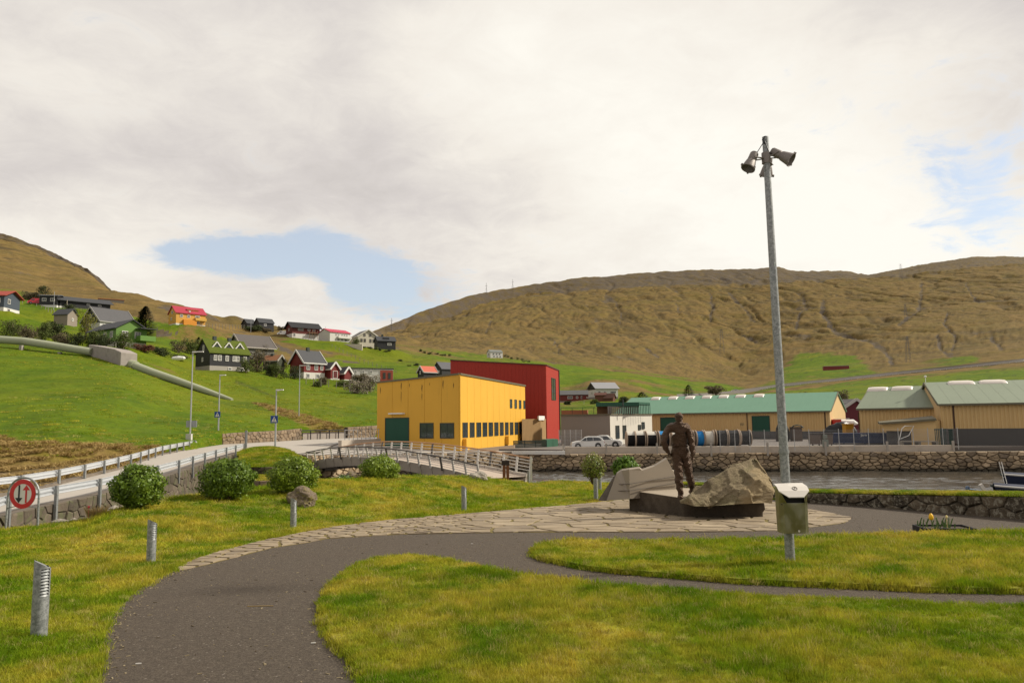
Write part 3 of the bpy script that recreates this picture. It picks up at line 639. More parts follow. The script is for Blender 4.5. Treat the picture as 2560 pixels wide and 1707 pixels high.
# ================================================================== road, verge, banks
def zroad(d): return float(np.interp(d,[20,33,41,50,57,65,80,100],[-1.15,-1.0,-.72,-.5,-.35,-.25,-.12,0]))
def RP(px, d, dz=0): x, y = qx(px, d); return Vector((x,y,zroad(d)+dz))
def concrete(name='concrete', col=(.33,.29,.25), s=1.0): return plain(name, col, .85, 0, .14, 1.2*s, .25, 25, dirt=(mul(col,.55),.55), coord='World')
M_conc = concrete()
def roadmat():
    t = NT('pale_road'); v = t.co('World'); c = t.mix(t.noise(v,.5,5,.6), (.36,.325,.28), (.46,.42,.365)); c = t.mix(t.rng(t.noise(v,60,3,.8),.45,.7,0,.5), c, (.24,.21,.18))
    t.bump(t.noise(v,60,3,.8), .3, .01); return t.fin(c,.9,0,.2)
M_road = roadmat()
PR = [((-250,17),(-250,27)),((0,25),(0,31.5)),((132,28.5),(115,34.5)),((253,32),(163,36.8)),((443,41),(300,44)),((530,50),(400,57)),((600,60),(487,69)),((740,57),(560,78.9)),((800,60),(650,85)),((835,74),(750,92.7)),((880,90),(880,99.5)),((960,100),(960,106))]
rows = []
for (a,b),(c,d) in PR:
    rows.append([tuple(RP(a,b).lerp(RP(c,d), t)) for t in (0,.12,.3,.5,.7,.88,1)])
gridmesh('road', rows, M_road, 'pale single lane road curving up to the crossing')
M_paint = plain('road_paint', (.72,.70,.64), .8, 0, .1, 8)
for k, (px0,d0,px1,d1) in enumerate(((700,60.5,735,59.5),(690,64,720,63),(800,72,850,80))):
    p, q = RP(px0,d0,.02), RP(px1,d1,.02); b = MB(); n = (q-p).normalized().cross(Vector((0,0,1)))*.22
    b.add([p-n,p+n,q+n,q-n],[(0,1,2,3)]); tag(b.build('road_marking', M_paint, recalc=False), 'white painted road marking', kind='structure')
M_verge = rocky('gravel_verge', (.17,.135,.10), (.22,.18,.135), scale=5, bump=.6, bdist=.04)
rows = []
far_edge = [c for _, c in PR[:7]]
for (a,b) in far_edge:
    p = RP(a,b); r = []
    for off, dz in ((0,.005),(.25,.07),(.9,.06),(1.5,-.05),(2.6,-.9),(5.0,-2.0)):
        q = RP(a, b+off*1.25, dz) if off < 2 else Vector((*qx(a-off*4, b+off*1.3), max(-2.9, zroad(b)+dz))); r.append(tuple(q))
    rows.append(r)
rr = []
for i in range(len(rows)-1):
    for k in range(10): rr.append([tuple(Vector(p).lerp(Vector(q),k/10)+Vector((0,0,random.uniform(-.04,.05) if j in (1,2,3) else (random.uniform(-.25,.25) if j>3 else 0)))) for j,(p,q) in enumerate(zip(rows[i],rows[i+1]))])
rr.append(rows[-1]); gridmesh('road_verge', rr, M_verge, 'brown gravel verge along the far side of the road')
# road side wall towards the park
M_rwall = rocky('road_wall_stone', (.12,.095,.07), (.18,.145,.105), (.09,.075,.055), scale=1.3, bump=.8, bdist=.07, lichen=(.10,.10,.05))
near_edge = [(-250,17),(0,25),(132,28.5),(253,32),(350,36),(443,41),(530,50),(600,60)]
rwp = [RP(*q) for q in near_edge]
stonewall('road_retaining_wall','rough mortared stone wall holding up the lane above the stream',[(p.x,p.y) for p in rwp],[p.z-1.9 for p in rwp],[p.z+.03 for p in rwp],.62,.66,M_rwall,plain('wall_mortar',(.13,.105,.08),.95,0,.3,2,.5),.075,maxparts=260,backthick=.5,gap=.02,seed=31)
# fallen pale stones at its foot
M_rub = rocky('rubble_stone', (.30,.27,.22), (.42,.38,.32), (.18,.15,.12), scale=2, bump=.5, bdist=.05)
def stoneblob(mb, c, r, seed=0, flat=.7, sub=2, jag=.22):
    rs = random.Random(seed); import bmesh
    bm = bmesh.new(); bmesh.ops.create_icosphere(bm, subdivisions=sub, radius=1)
    ph = [rs.uniform(0,6) for _ in range(6)]
    vs = []
    for v in bm.verts:
        p = v.co; k = 1+jag*(math.sin(p.x*3.1+ph[0])*math.cos(p.y*2.7+ph[1])+.5*math.sin(p.z*5+ph[2]+p.x*4)+.35*rs.uniform(-1,1))
        vs.append(Vector((p.x*r[0]*k, p.y*r[1]*k, max(p.z,-.5)*r[2]*k))+Vector(c))
    fs = [tuple(v.index for v in f.verts) for f in bm.faces]; bm.free(); mb.add(vs, fs)
for i in range(16):
    px = random.uniform(135,345); cd_, cz_ = crest(px); d = float(cd_)+random.uniform(.4,1.3); x, y = qx(px, d); s = random.uniform(.09,.22)
    mb = MB(); stoneblob(mb, (0,0,0), (s,s,s*.7), i, sub=1); o = mb.build('stone', M_rub, loc=(x,y,float(cz_)-.12)); 
    tag(o, 'pale broken stone lying between the lawn edge and the road wall', 'stone', 'broken stones along the foot of the road wall')
# ---- grassy abutment by the crossing and its stone walls
M_grassfar = hill_m = bpy.data.materials['hill_turf']
def setattrs(me, **k):
    for nm in ('brown','rock','straw'):
        at = me.attributes.new(nm,'FLOAT','POINT'); at.data.foreach_set('value', np.full(len(me.vertices), k.get(nm,0), dtype=np.float32))
prof = [(600,60.5,None),(640,61,1119),(680,60,1117),(712,58,1123),(740,56.5,1133),(770,55,1150)]
rows = []
for px, d0, py in [(598,60,1132),(618,61,1123),(640,61,1118),(672,60.5,1116),(700,59,1121),(722,57.5,1130),(745,56,1143),(768,55,1158)]:
    top = U(px,py,d0); bot = U(px+ (6 if px<650 else 0), 1167, 52)
    r = []
    for f in (0,.12,.3,.5,.7,.85,1): 
        g = top.lerp(bot,f); g.z += .28*math.sin(f*math.pi)**.8; r.append(tuple(g))
    r.insert(0, tuple(top+Vector((0,1.5,-.15)))); rows.append(r)
o = gridmesh('grass_mound', rows, M_grassfar, 'rounded green grass mound beside the crossing'); setattrs(o.data)
def wallseg(name, label, pts, lo, hi, size=.5, seed=1, mat=None, mx=300, group=None): return stonewall(name, label, [qx(a,b) for a,b in pts], lo, hi, size, .7, mat or M_rwall, M_core, .12, maxparts=mx, backthick=.5, gap=.03, seed=seed, group=group)
zb = U(680,1167,52).z
wallseg('stone_terrace_wall', 'dark upper terrace wall of stone under the grass mound', [(604,52.2),(690,52),(790,54)], [zb-.9,zb-.9,zb-1.2], [zb,zb,zb-.05], .5, 21)
rows = []
for px in (600,650,700,790): rows.append([tuple(U(px,1186,52)), tuple(U(px,1193,50.5)), tuple(U(px,1201,49))])
o = gridmesh('grass_ledge', rows, M_grassfar, 'narrow green ledge between the two terrace walls'); setattrs(o.data)
zc_ = U(660,1201,49).z
wallseg('stone_bank_wall', 'lower bank wall of reddish stones behind the second bush', [(590,48.9),(690,49),(790,51)], [-3.3]*3, [zc_,zc_,zc_-.05], .55, 22, M_ret)
wallseg('crossing_retaining_wall', 'long brown mortared stone wall behind the road crossing', [(555,78.8),(600,81.2),(700,88),(752,92.6)], [-.2,-.15,-.1,-.05], [Z(555,78.8,1084),Z(600,81,1081),Z(700,88,1076),Z(752,92.6,1071)], .60, 23, M_ret)
wallseg('stream_side_wall', 'mossy stone wall along the road left of the yellow building', [(868,98.5),(950,106),(1000,111)], [-.1]*3, [Z(868,98.5,1068),Z(950,106,1063),1.4], .65, 24, M_ret)
t = empty('culvert_railing', tuple(RP(805,95)), 0, 'dark metal railing over the culvert between the two stone walls', 'railing'); o0 = RP(805,95)
zt = Z(810,96,1075)
b = MB(); p, q = Vector((*qx(752,92.6),0)), Vector((*qx(868,98.5),0)); P_ = lambda f,z: p.lerp(q,f)+Vector((0,0,z))-o0
b.bar(P_(0,zt), P_(1,zt), .14, .14); b.build('top_rail', plain('dark_iron',(.03,.028,.025),.6), t)
for k in range(6):
    b = MB(); b.bar(P_(k/5,-.2), P_(k/5,zt), .11, .11); b.build('post', MATS['dark_iron'], t)
b = MB(); b.bar(P_(0,.3)-Vector((0,-.6,0)), P_(1,.3)-Vector((0,-.6,0)), .25, 1.1); b.build('parapet', M_conc, t)
# far bank wall of the stream and the forecourt
BW = [(735,56.8),(780,57.5),(870,61),(1000,65),(1150,67),(1290,69.6)]
stonewall('stream_bank_wall', 'dry stone bank wall of the stream below the yellow building', [qx(a,b) for a,b in BW], [-3.0]*6, [-.38,-.5,-.62,-.75,-.85,-1.05], .62, .68, M_quay, M_core, .2, maxparts=160, backthick=.8, gap=.05, seed=9)
fc = [Vector((*qx(a,b+.25),0)) for a,b in BW]; fcz = [-.36,-.48,-.60,-.72,-.8,-.9]
b = MB(); top = [Vector((p.x,p.y,z)) for p,z in zip(fc,fcz)]+[Vector((*qx(1300,80),-.66)),Vector((*qx(1150,90),-.60)),Vector((*qx(945,100),-.1)),Vector((*qx(850,80),-.18))]
b.add(top,[tuple(range(len(top)))]); o = b.build('forecourt', concrete('forecourt_concrete',(.40,.365,.32)), recalc=False); tag(o,'pale concrete forecourt before the yellow building',kind='structure')
t = empty('kerb_wall', tuple(RP(890,70)), 0, 'low pale concrete wall between the road and the yellow building', 'wall'); o0 = RP(890,70)
b = MB(); b.bar(RP(850,68,.1)-o0, RP(948,73,.1)-o0, .4, 1.0); b.build('coping', concrete('pale_concrete',(.46,.40,.33)), t)
b = MB()
for k in range(9):
    p = RP(862+k*10.5, 69+k*.45, .6)-o0; b.bar(p, p+Vector((0,0,.95)), .05, .05)
b.bar(RP(862,69,1.5)-o0, RP(948,72.8,1.5)-o0, .04,.04); b.bar(RP(862,69,1.1)-o0, RP(948,72.8,1.1)-o0, .03,.03); b.build('railing', plain('galvanised',(.42,.42,.42),.45,.6,.15,6), t)
M_galv = MATS['galvanised']
# ================================================================== guardrails
def galvm():
    t_ = NT('galvanised_blotchy'); v = t_.co('Object'); c = t_.mix(t_.rng(t_.noise(v,26,5,.75,.6),.42,.60), (.19,.20,.195), (.36,.37,.36)); c = t_.mix(t_.rng(t_.noise(v,5,4,.6),.5,.7,0,.5), c, (.24,.24,.22))
    t_.bump(t_.noise(v,30,4), .1, .01); return t_.fin(c,.55,.45,.4)
M_gal2 = galvm(); M_rail = plain('rail_steel', (.60,.62,.64), .38, .45, .1, 3)
def guardrail(name, label, pts, side, ph=.72, below=.55, spacing=None):
    P3 = [RP(a,b) for a,b in pts]; o0 = P3[0].copy(); t = empty(name, tuple(o0), 0, label, 'guardrail')
    # posts
    for i, p in enumerate(P3):
        a = P3[max(i-1,0)]; c = P3[min(i+1,len(P3)-1)]; dr = (c-a).normalized(); nn = Vector((dr.y,-dr.x,0))*side
        b = MB(); b.box(p-o0+Vector((0,0,(ph-below)/2))+nn*.03, (.13,.10,ph+below), math.atan2(dr.y,dr.x)); b.build('post', M_gal2, t)
    b = MB(); prof = [(0,.70),(.05,.66),(.05,.60),(0,.565),(0,.535),(.05,.50),(.05,.44),(0,.40)]
    for i in range(len(P3)-1):
        dr = (P3[i+1]-P3[i]).normalized(); nn = Vector((dr.y,-dr.x,0))*side
        ring = []
        for p in (P3[i],P3[i+1]): ring.append([p-o0-nn*(.06+x)+Vector((0,0,z-.72+ph)) for x,z in prof])
        n = len(prof); b.add(ring[0]+ring[1], [(k,k+1,n+k+1,n+k) for k in range(n-1)])
    o = b.build('beam', M_rail, t); m = o.modifiers.new('s','SOLIDIFY'); m.thickness = .012
    return t
def dens(pts, n):
    out = []; xs = [Vector((*qx(a,b),b)) for a,b in pts]; cum=[0]
    for i in range(len(xs)-1): cum.append(cum[-1]+(Vector((xs[i+1].x,xs[i+1].y))-Vector((xs[i].x,xs[i].y))).length)
    for k in range(n):
        s = cum[-1]*k/(n-1); i = min(max([j for j in range(len(cum)) if cum[j] <= s+1e-9]), len(xs)-2); f = (s-cum[i])/(cum[i+1]-cum[i])
        p = xs[i].lerp(xs[i+1], f); out.append((p.x,p.y))
    return out
def guardxy(name, label, pts, side, n, **k):
    global RP
    xy = dens(pts, n); old = RP
    RP = lambda a, b, dz=0: Vector((a,b,zroad(b)+dz))
    t = guardrail(name, label, xy, side, **k); RP = old; return t
guardxy('guardrail', 'nearer galvanised guardrail bolted outside the road wall', [(-250,16.7),(0,24.8),(132,28.3),(253,31.8),(443,40.8),(530,49.5),(610,60)], 1, 15)
gr2 = guardxy('guardrail', 'farther galvanised guardrail at the straw bank beyond the lane', [(-250,29),(0,32.7),(115,35.2),(245,40.5),(342,48),(400,56),(487,69.5)], 1, 17, below=.3)
b = MB(); e = RP(487,69.5); p0 = RP(-250,29)
b.bar(RP(487,69.5,.6)-p0, RP(500,70.5,-.1)-p0, .08,.3); b.build('end_ramp', M_rail, gr2)
b = MB(); p = RP(615,60.5); b.box((0,0,.75),(.16,.14,2.0)); o = b.build('marker_post', M_gal2, loc=tuple(p)); tag(o,'tall grey end post standing at the near guardrail end','post')
# ================================================================== street lamps and signs
M_lamp = plain('lamp_grey', (.40,.41,.41), .45, .5, .1, 4); M_white = plain('white_metal', (.75,.74,.70), .5, 0, .05, 4)
def streetlamp(px, pytop, pybase, d, label, arm, extra=None):
    base = U(px,pybase,d); H = U(px,pytop,d).z-base.z; t = empty('street_lamp', tuple(base), 0, label, 'street lamp', 'street lamps by the road')
    b = MB(); b.tube([(0,0,-.5),(0,0,1.2),(0,0,H)], [.085,.08,.05], 8); b.build('pole', M_lamp, t, 'auto')
    b = MB(); b.box((arm*.5,0,H+.02),(abs(arm)*1.1,.16,.09)); b.box((arm*.25,0,H-.03),(.2,.12,.06)); b.build('lamp_head', M_white, t)
    return base, H
b1, H1 = streetlamp(474, 880, 1121, 70, 'tallest street lamp, at the far guardrail end, with a grey cabinet', .95)
t = bpy.data.objects.new('control_cabinet', None)
b = MB(); b.box((0,-.2,.75),(.5,.35,1.25)); o = b.build('control_cabinet', plain('cabinet_grey',(.50,.48,.43),.6), loc=tuple(b1)); tag(o,'pale grey electrical cabinet at the foot of the tallest street lamp','cabinet')
b = MB(); b.box((.05,.12,2.3),(1.0,.05,.62)); o = b.build('notice_board', plain('board_grey',(.32,.33,.34),.6), loc=tuple(b1)); tag(o,'grey back of a road sign on the tallest street lamp','sign')
b2, H2 = streetlamp(546, 938, 1064, 79, 'street lamp on the lawn with the farther crossing sign', .6)
b3, H3 = streetlamp(688, 975, 1117, 61.6, 'street lamp with the nearer crossing sign before the stone wall', .55)
b4, H4 = streetlamp(747, 914, 1056, 105, 'farthest slim street lamp on the green bank left of the yellow building', 1.2)
M_blue = plain('sign_blue', (.012,.055,.24), .4, 0, .05, 3); M_swhite = plain('sign_white', (.70,.68,.62), .45, 0, .05, 3); M_black = plain('sign_black', (.012,.012,.014), .4, 0, .1, 3); M_red = plain('sign_red', (.55,.020,.018), .38, 0, .08, 3)
def crossing(px, py, d, s, label):
    c = U(px,py,d); t = empty('crossing_sign', (c.x,c.y-.1,c.z), 0, label, 'road sign', 'blue crossing signs')
    b = MB(); b.box((0,0,0),(s,.02,s)); b.build('sign_plate', M_blue, t)
    b = MB(); b.prism([(-s*.38,-.012,-s*.36),(s*.38,-.012,-s*.36),(0,-.012,s*.40)], (0,-.004,0)); b.build('triangle', M_swhite, t)
    b = MB(); k = s*.5
    b.lathe([(0,0),(k*.09,.0),(k*.09,.003),(0,.003)], (0,-.019,k*.36), 10, (0,-1,0))
    for p,q,w in (((.0,.26),(-.02,-.08),.15),((-.02,-.05),(.16,-.46),.09),((-.02,-.05),(-.17,-.46),.09),((0,.2),(.17,.0),.06),((0,.2),(-.16,.0),.06)): b.bar((p[0]*k,-.019,p[1]*k),(q[0]*k,-.019,q[1]*k),.004,w*k,(0,0,1)) if False else b.prism([(p[0]*k-w*k/2,-.017,p[1]*k),(p[0]*k+w*k/2,-.017,p[1]*k),(q[0]*k+w*k/2,-.017,q[1]*k),(q[0]*k-w*k/2,-.017,q[1]*k)],(0,-.004,0))
    for q in range(4): b.prism([(-k*.62+q*k*.36,-.017,-k*.70),(-k*.48+q*k*.36,-.017,-k*.70),(-k*.50+q*k*.34,-.017,-k*.52),(-k*.58+q*k*.34,-.017,-k*.52)],(0,-.004,0))
    tag(b.build('pedestrian_symbol', M_black, t), kind='stuff')
crossing(686.5, 1048, 61.4, .60, 'nearer blue square crossing sign with white triangle and walking figure')
crossing(544.5, 1036, 78.8, .62, 'farther blue square crossing sign on the lawn lamp')
# give-way-to-oncoming sign
c = U(59,1234,18); t = empty('priority_sign', (c.x,c.y,zpark(59,18)), rad(-8), 'round red rimmed priority sign with black and red arrows in a tube frame', 'road sign')
cz_ = c.z-zpark(59,18); R_ = .345; Rt = 'sign'
fr = [Vector((-.43,0,-.3)),Vector((-.41,0,cz_-.1))]
for k in range(13):
    a = math.pi-k*math.pi/12; fr.append(Vector((.41*math.cos(a),0,cz_+.41*math.sin(a)*.93)))
fr += [Vector((.41,0,cz_-.1)),Vector((.43,0,-.3))]
b = MB(); b.tube(fr, .024, 8); b.build('frame', M_gal2, t, 'auto')
b = MB(); b.tube([(-.41,0,cz_-.33),(-.1,-.01,cz_-.28),(.1,-.01,cz_-.28),(.41,0,cz_-.33)], .012, 6); b.build('cross_bar', M_gal2, t)
def disc(r0, r1, y0, y1, c, n=40):
    b = MB(); b.lathe([(r0,y0),(r1,y0),(r1,y1),(r0,y1),(r0,y0)] if r0 > 0 else [(0.0001,y0),(r1,y0),(r1,y1),(.0001,y1)], c, n, (0,-1,0)); return b
cc = (0,0,cz_)
disc(0,R_*.995,.012,.028,cc).build('sign_disc', M_swhite, t); disc(R_*.69,R_,.027,.033,cc).build('red_ring', M_red, t)
def arrow(x, up, m, nm, off=0):
    s = 1 if up else -1; b = MB(); w, h, hw, hh = .042, .25, .095, .12
    zt = cz_+s*.21; zs = zt-s*hh; ze = cz_-s*.21
    b.prism([(x-w/2,-.030,ze),(x+w/2,-.030,ze),(x+w/2,-.030,zs),(x-w/2,-.030,zs)],(0,-.006,0)); b.prism([(x-hw,-.030,zs+ -s*0),(x+hw,-.030,zs),(x,-.030,zt)],(0,-.006,0)); b.build(nm, m, t)
arrow(-.095, False, M_black, 'black_arrow'); arrow(.095, True, M_red, 'red_arrow')
for sx in (-1,1):
    b = MB(); b.box((sx*.385,-.01,cz_),(.07,.03,.05)); b.build('clamp', M_gal2, t)
# ================================================================== light bollards in the park
def bollard(px, pyt, pyb, label, h=None, slats=9, yaw=38):
    p = PK(px, pyb); d = p.y; H = (U(px,pyt,d).z-p.z); r = .5*H*.2
    t = empty('bollard_light', tuple(p), rad(yaw), label, 'bollard light', 'grey louvred bollard lights along the path')
    n = 28; cut = r*1.3; ring = []; z0, z1 = H*.52, H*.885
    b = MB(); lo = [(r*math.cos(2*math.pi*k/n), r*math.sin(2*math.pi*k/n)) for k in range(n)]
    def topz(x): return H-(x+r)/(2*r)*cut*.95
    opening = [k for k in range(n) if 20 <= k <= 24]
    lev = [-.15, z0, z1, None]
    for L in lev:
        for x,y in lo: b.v.append((x,y,topz(x) if L is None else L))
    for a in range(3):
        for k in range(n):
            if a == 1 and k in opening: continue
            k2 = (k+1)%n; b.f.append((a*n+k,a*n+k2,(a+1)*n+k2,(a+1)*n+k))
    b.f.append(tuple(3*n+k for k in range(n)))
    b.build('post', M_gal2, t, 'auto')
    b = MB(); b.lathe([(r*.72,z0-.02),(r*.72,z1+.02)], n=16); b.build('lamp_tube', plain('dark_inside',(.02,.02,.02),.8), t)
    for s in range(slats):
        z = z0+(s+.5)*(z1-z0)/slats; vs = []; m = 6; a0, a1 = 2*math.pi*20/n, 2*math.pi*25/n
        for k in range(m+1):
            a = a0+(a1-a0)*k/m; vs += [(r*.76*math.cos(a), r*.76*math.sin(a), z+.012), (r*1.005*math.cos(a), r*1.005*math.sin(a), z-.010)]
        b = MB(); b.add(vs, [(2*k,2*k+1,2*k+3,2*k+2) for k in range(m)]); o = b.build('louvre', M_gal2, t); mm = o.modifiers.new('s','SOLIDIFY'); mm.thickness = .004
    return p
bollard(97,1398,1590,'large bollard light, nearest of all, at the left of the tarmac bend')
bollard(377,1296,1407,'bollard light in the yellow lawn before the flagstone tip',yaw=40)
bollard(733,1243,1320,'bollard light in front of the brown boulder by the bushes',yaw=40)
bollard(1160,1213,1278,'bollard light alone on the lawn before the bridge',yaw=40)
bollard(1490,1194,1250,'bollard light beside the left end of the cut stone slab',yaw=80)
bollard(1500,1183,1226,'bollard light behind the twiggy shrub at the water',yaw=80)
bollard(1322,1177,1210,'bollard light at the foot of the bridge railing',yaw=60)
# ================================================================== lamp post with floodlights and the bin
pb = G(1977,1420); ptp = U(1913,343,pb.y); t = empty('floodlight_post', tuple(pb), 0, 'tall galvanised post carrying three floodlights, on the lawn tongue', 'lamp post')
L0 = ptp-pb
b = MB(); b.tube([tuple(L0*f) for f in (-.03,0,.02,.25,.5,.75,.93,1.0)], [.067,.067,.066,.063,.058,.052,.047,.045], 20); b.build('pole', M_gal2, t, 'auto')
b = MB(); b.tube([tuple(L0*.255),tuple(L0*.262)], .072, 20); b.build('collar', M_gal2, t, 'auto')
M_spot = plain('spot_grey', (.20,.175,.155), .55, .3, .15, 9, .2); M_lens = plain('lamp_lens', (.22,.23,.20), .12, 0, .2, 9, spec=.8)
k_ = pb.y/FPX; top = L0
def LP(px, py, dy=0): 
    q = U(px,py,pb.y)-pb; return Vector((q.x,q.y+dy,q.z))
def spot(back, front, r=.105, nm='floodlight'):
    ax = (front-back).normalized(); L = (front-back).length
    b = MB(); b.lathe([(.001,0),(.05,.0),(.062,.02),(.064,L*.42),(.058,L*.46),(.07,L*.52),(r*.92,L*.93),(r,L*.95),(r,L),(r*.9,L),(r*.82,L*.8),(r*.5,L*.6)], back, 24, ax); o = b.build(nm, M_spot, t, 'auto')
    b = MB(); b.lathe([(.001,L*.66),(r*.55,L*.64)], back, 20, ax); b.build('lens', M_lens, o, True)
    q = Vector((0,0,1)).rotation_difference(ax)
    for a in (30,150,270):
        c_ = back+ax*(L*.97)+q@Vector((math.cos(rad(a)),math.sin(rad(a)),0))*r*1.03; b = MB(); b.box(c_,(.022,.022,.035),0,q.to_matrix()); b.build('clip', M_spot, o)
    return o
j = LP(1915,397)
s1 = (LP(1886,384,-.02), LP(1866,426,-.07)); s2 = (LP(1930,377,.02), LP(1971,408,-.13)); s3 = (LP(1934,382,.22), LP(1937,418,.38))
for a, c in (s1,s2,s3): spot(a,c)
b = MB()
for a, c in (s1,s2,s3):
    m = a.lerp(c,.38)
    for w in (-.07,.07):
        sd_ = (c-a).cross(m-j).normalized()*w; b.bar(j+Vector((0,0,.0)), m+sd_, .035, .008)
b.build('bracket', M_spot, t)
b = MB(); b.tube([tuple(j-L0*.012),tuple(j+L0*.014)], .062, 16); b.build('clamp', M_spot, t, 'auto')
b = MB(); b.tube([top+Vector((-.01,0,-.01)), top+Vector((-.03,-.02,-.08)), LP(1892,382,-.03)], .006, 5); b.tube([top+Vector((-.02,-.03,-.02)), top+Vector((-.02,-.05,-.1)), LP(1921,386,-.05)], .006, 5); b.tube([top+Vector((-.01,-.04,.0)), top+Vector((-.05,-.02,-.05)), top+Vector((-.03,-.05,-.12))], .011, 5); b.build('cable', M_black, t)
# bin
bz = LP(1967,1326).z; c = pb+L0*(bz/L0.z); t = empty('litter_bin', (c.x,c.y-.075,c.z), rad(2), 'stainless steel litter bin with pale hood strapped to the lamp post', 'litter bin')
H_ = U(1967,1206,c.y).z-c.z; lean = L0.x/L0.z
def steel():
    t_ = NT('bin_steel'); v = t_.co('Object'); sm = t_.rng(t_.noise(v,3.2,3,.5,1.0),.40,.75); c_ = t_.mix(sm,(.22,.205,.12),(.38,.37,.31)); r = t_.math('ADD', t_.math('MULTIPLY',sm,.22), .30)
    return t_.fin(c_, r, .92, .5)
M_steel = steel(); M_hood = plain('hood_steel', (.62,.58,.52), .5, .1, .05, 4)
def BX(x,y,z): return Vector((x+(lean*z), y, z))
w = .192; prof = [(-w,0),(-w,-.12),(-w+.04,-.20),(.13,-.23),(w+.01,-.15),(w+.01,0)]
b = MB(); h1 = H_*.62
vs = [BX(x*.97,y*.93,0) for x,y in prof]+[BX(x,y,h1) for x,y in prof]; n = len(prof)
b.add(vs, [(i,(i+1)%n,n+(i+1)%n,n+i) for i in range(n)]+[tuple(range(n))]); b.build('body', M_steel, t)
zh = H_*.80
for sx, x0, x1 in ((-1,-w,-w+.075),(1,w+.01,w-.055)):
    b = MB(); b.prism([BX(x0,0,h1),BX(x0,-.13,h1),BX(x0,-.17,zh+.03),BX(x0,0,H_-.01)], (.006*-sx,0,0)); b.prism([BX(x0,-.13,h1),BX(x1,-.215,h1),BX(x0,-.18,zh+.05)],(0,.006,0)); b.build('side_panel', M_steel, t)
b = MB(); b.box(BX(0,-.09,(h1+H_)/2-.02),(2*w-.02,.02,(H_-h1)*.9)); b.box(BX(0,-.10,h1-.02),(2*w-.03,.16,.01)); b.build('opening', plain('bin_mouth_shade',(.015,.014,.010),.7), t)  # near-black panel stands in for the shade inside the bin mouth
b = MB(); ho = [BX(-w-.01,.01,H_),BX(w+.02,.01,H_),BX(w+.03,-.12,H_-.035),BX(w+.025,-.19,zh+.045),BX(w-.075,-.245,zh-.035),BX(-w+.10,-.245,zh-.035),BX(-w-.015,-.19,zh+.045),BX(-w-.015,-.12,H_-.035)]
b.add([ho[k] for k in range(8)]+[p-Vector((0,0,.010)) for p in ho], [(0,1,2,7),(7,2,3,6),(6,3,4,5),(15,10,9,8),(14,11,10,15),(13,12,11,14)]+[(k,(k+1)%8,8+(k+1)%8,8+k) for k in range(8)]); b.build('hood', M_hood, t)
b = MB(); pc = ho[7].lerp(ho[2],.56).lerp(ho[6].lerp(ho[3],.56),.5); nn = (ho[2]-ho[7]).cross(ho[7]-ho[6]).normalized(); nn = nn if nn.y < 0 else -nn; b.lathe([(.028,0),(.036,0),(.036,.006),(.028,.006),(.028,0)], pc, 20, nn); b.bar(pc+Vector((0,0,-.02))+nn*.004,pc+Vector((0,0,.02))+nn*.004,.006,.012); b.build('emblem', M_spot, t)
b = MB(); b.lathe([(.001,.0),(.014,0),(.014,.012),(.001,.012)], BX(.03,-.215,.035), 12, (0,-1,0)); b.build('lock', M_hood, t)
# ================================================================== monument
M_plinth = rocky('plinth_stone', (.060,.046,.032), (.10,.078,.055), scale=2, bump=.8, bdist=.05); M_sawn = plain('sawn_stone', (.33,.275,.205), .8, 0, .12, 1.5, .15, 30, dirt=(.20,.15,.08) and ((.20,.16,.10),.5), coord='World')
mz = lambda px, py, d: U(px,py,d)
A, B, C_ = G(1574,1278), G(1715,1294), G(1911,1294)
zt = A.z+ (U(1574,1242,A.y).z-A.z)
zt = -.13
t = empty('stone_plinth', tuple(B), 0, 'dark rough stone plinth with a sawn top under the statue and boulder', 'plinth')
pl = [A,B,C_,Vector((C_.x+.1,C_.y+2.6,0)),Vector((A.x+.3,A.y+1.0,0))]
b = MB(); N2 = []; 
for i in range(len(pl)):
    p, q = pl[i], pl[(i+1)%len(pl)]; n = max(2,int((q-p).length/.12))
    for k in range(n): N2.append(p.lerp(q,k/n))
rws = []
for zf in (0,.15,.3,.45,.6,.75,.88,1.0):
    r = []
    for k, p in enumerate(N2):
        z = -.75+(zt+.75)*zf; j = .035*math.sin(k*1.7+zf*9)+random.uniform(-.03,.03) if zf < .99 else 0; cc_ = Vector((3.2,20.5,0)); dd = (Vector((p.x,p.y,0))-cc_).normalized()
        r.append(tuple(Vector((p.x,p.y,z))+dd*(j-.03*(1-zf))-B+Vector((0,0,0))))
    rws.append(r+[r[0]])
o = gridmesh('rough_side', rws, M_plinth, None, None, t, smooth=False)
b = MB(); b.prism([Vector((p.x,p.y,zt+.0))-B for p in pl], (0,0,.012)); b.build('sawn_top', M_sawn, t)
zt += .012
# left cut slab
def CP(x, y, d): return U(1440+x*.30612, 980+y*.30612, d)
M_pol = plain('honed_slab', (.265,.22,.165), .7, 0, .06, 1.0, .06, 60, coord='World'); M_dark = rocky('slab_edge', (.10,.085,.065), (.15,.125,.095), scale=4, bump=.6)
t = empty('cut_stone_slab', tuple(CP(440,870,21)), 0, 'tall honed stone slab with a jagged top and scored lines, left of the statue', 'monument'); o0 = CP(440,870,21)
dl, dr_ = 21.6, 21.2
L_ = [(250,885,22.6),(330,668,22.6),(372,640,22.5),(435,632,21.2),(440,870,21.2)]
Rr = [(440,870,21.2),(435,632,21.2),(520,622,21.35),(540,640,21.4),(640,606,21.6),(690,575,21.7),(742,543,21.8),(770,598,21.9),(790,640,21.9),(827,660,22.0),(845,850,22.0)]
for nm, pts in (('left_face',L_),('right_face',Rr)):
    b = MB(); P3 = [CP(*p)-o0 for p in pts]; P3 = [Vector((p.x,p.y,p.z)) for p in P3]; b.prism(P3, (.12,.75,0)); b.build(nm, M_pol, t)
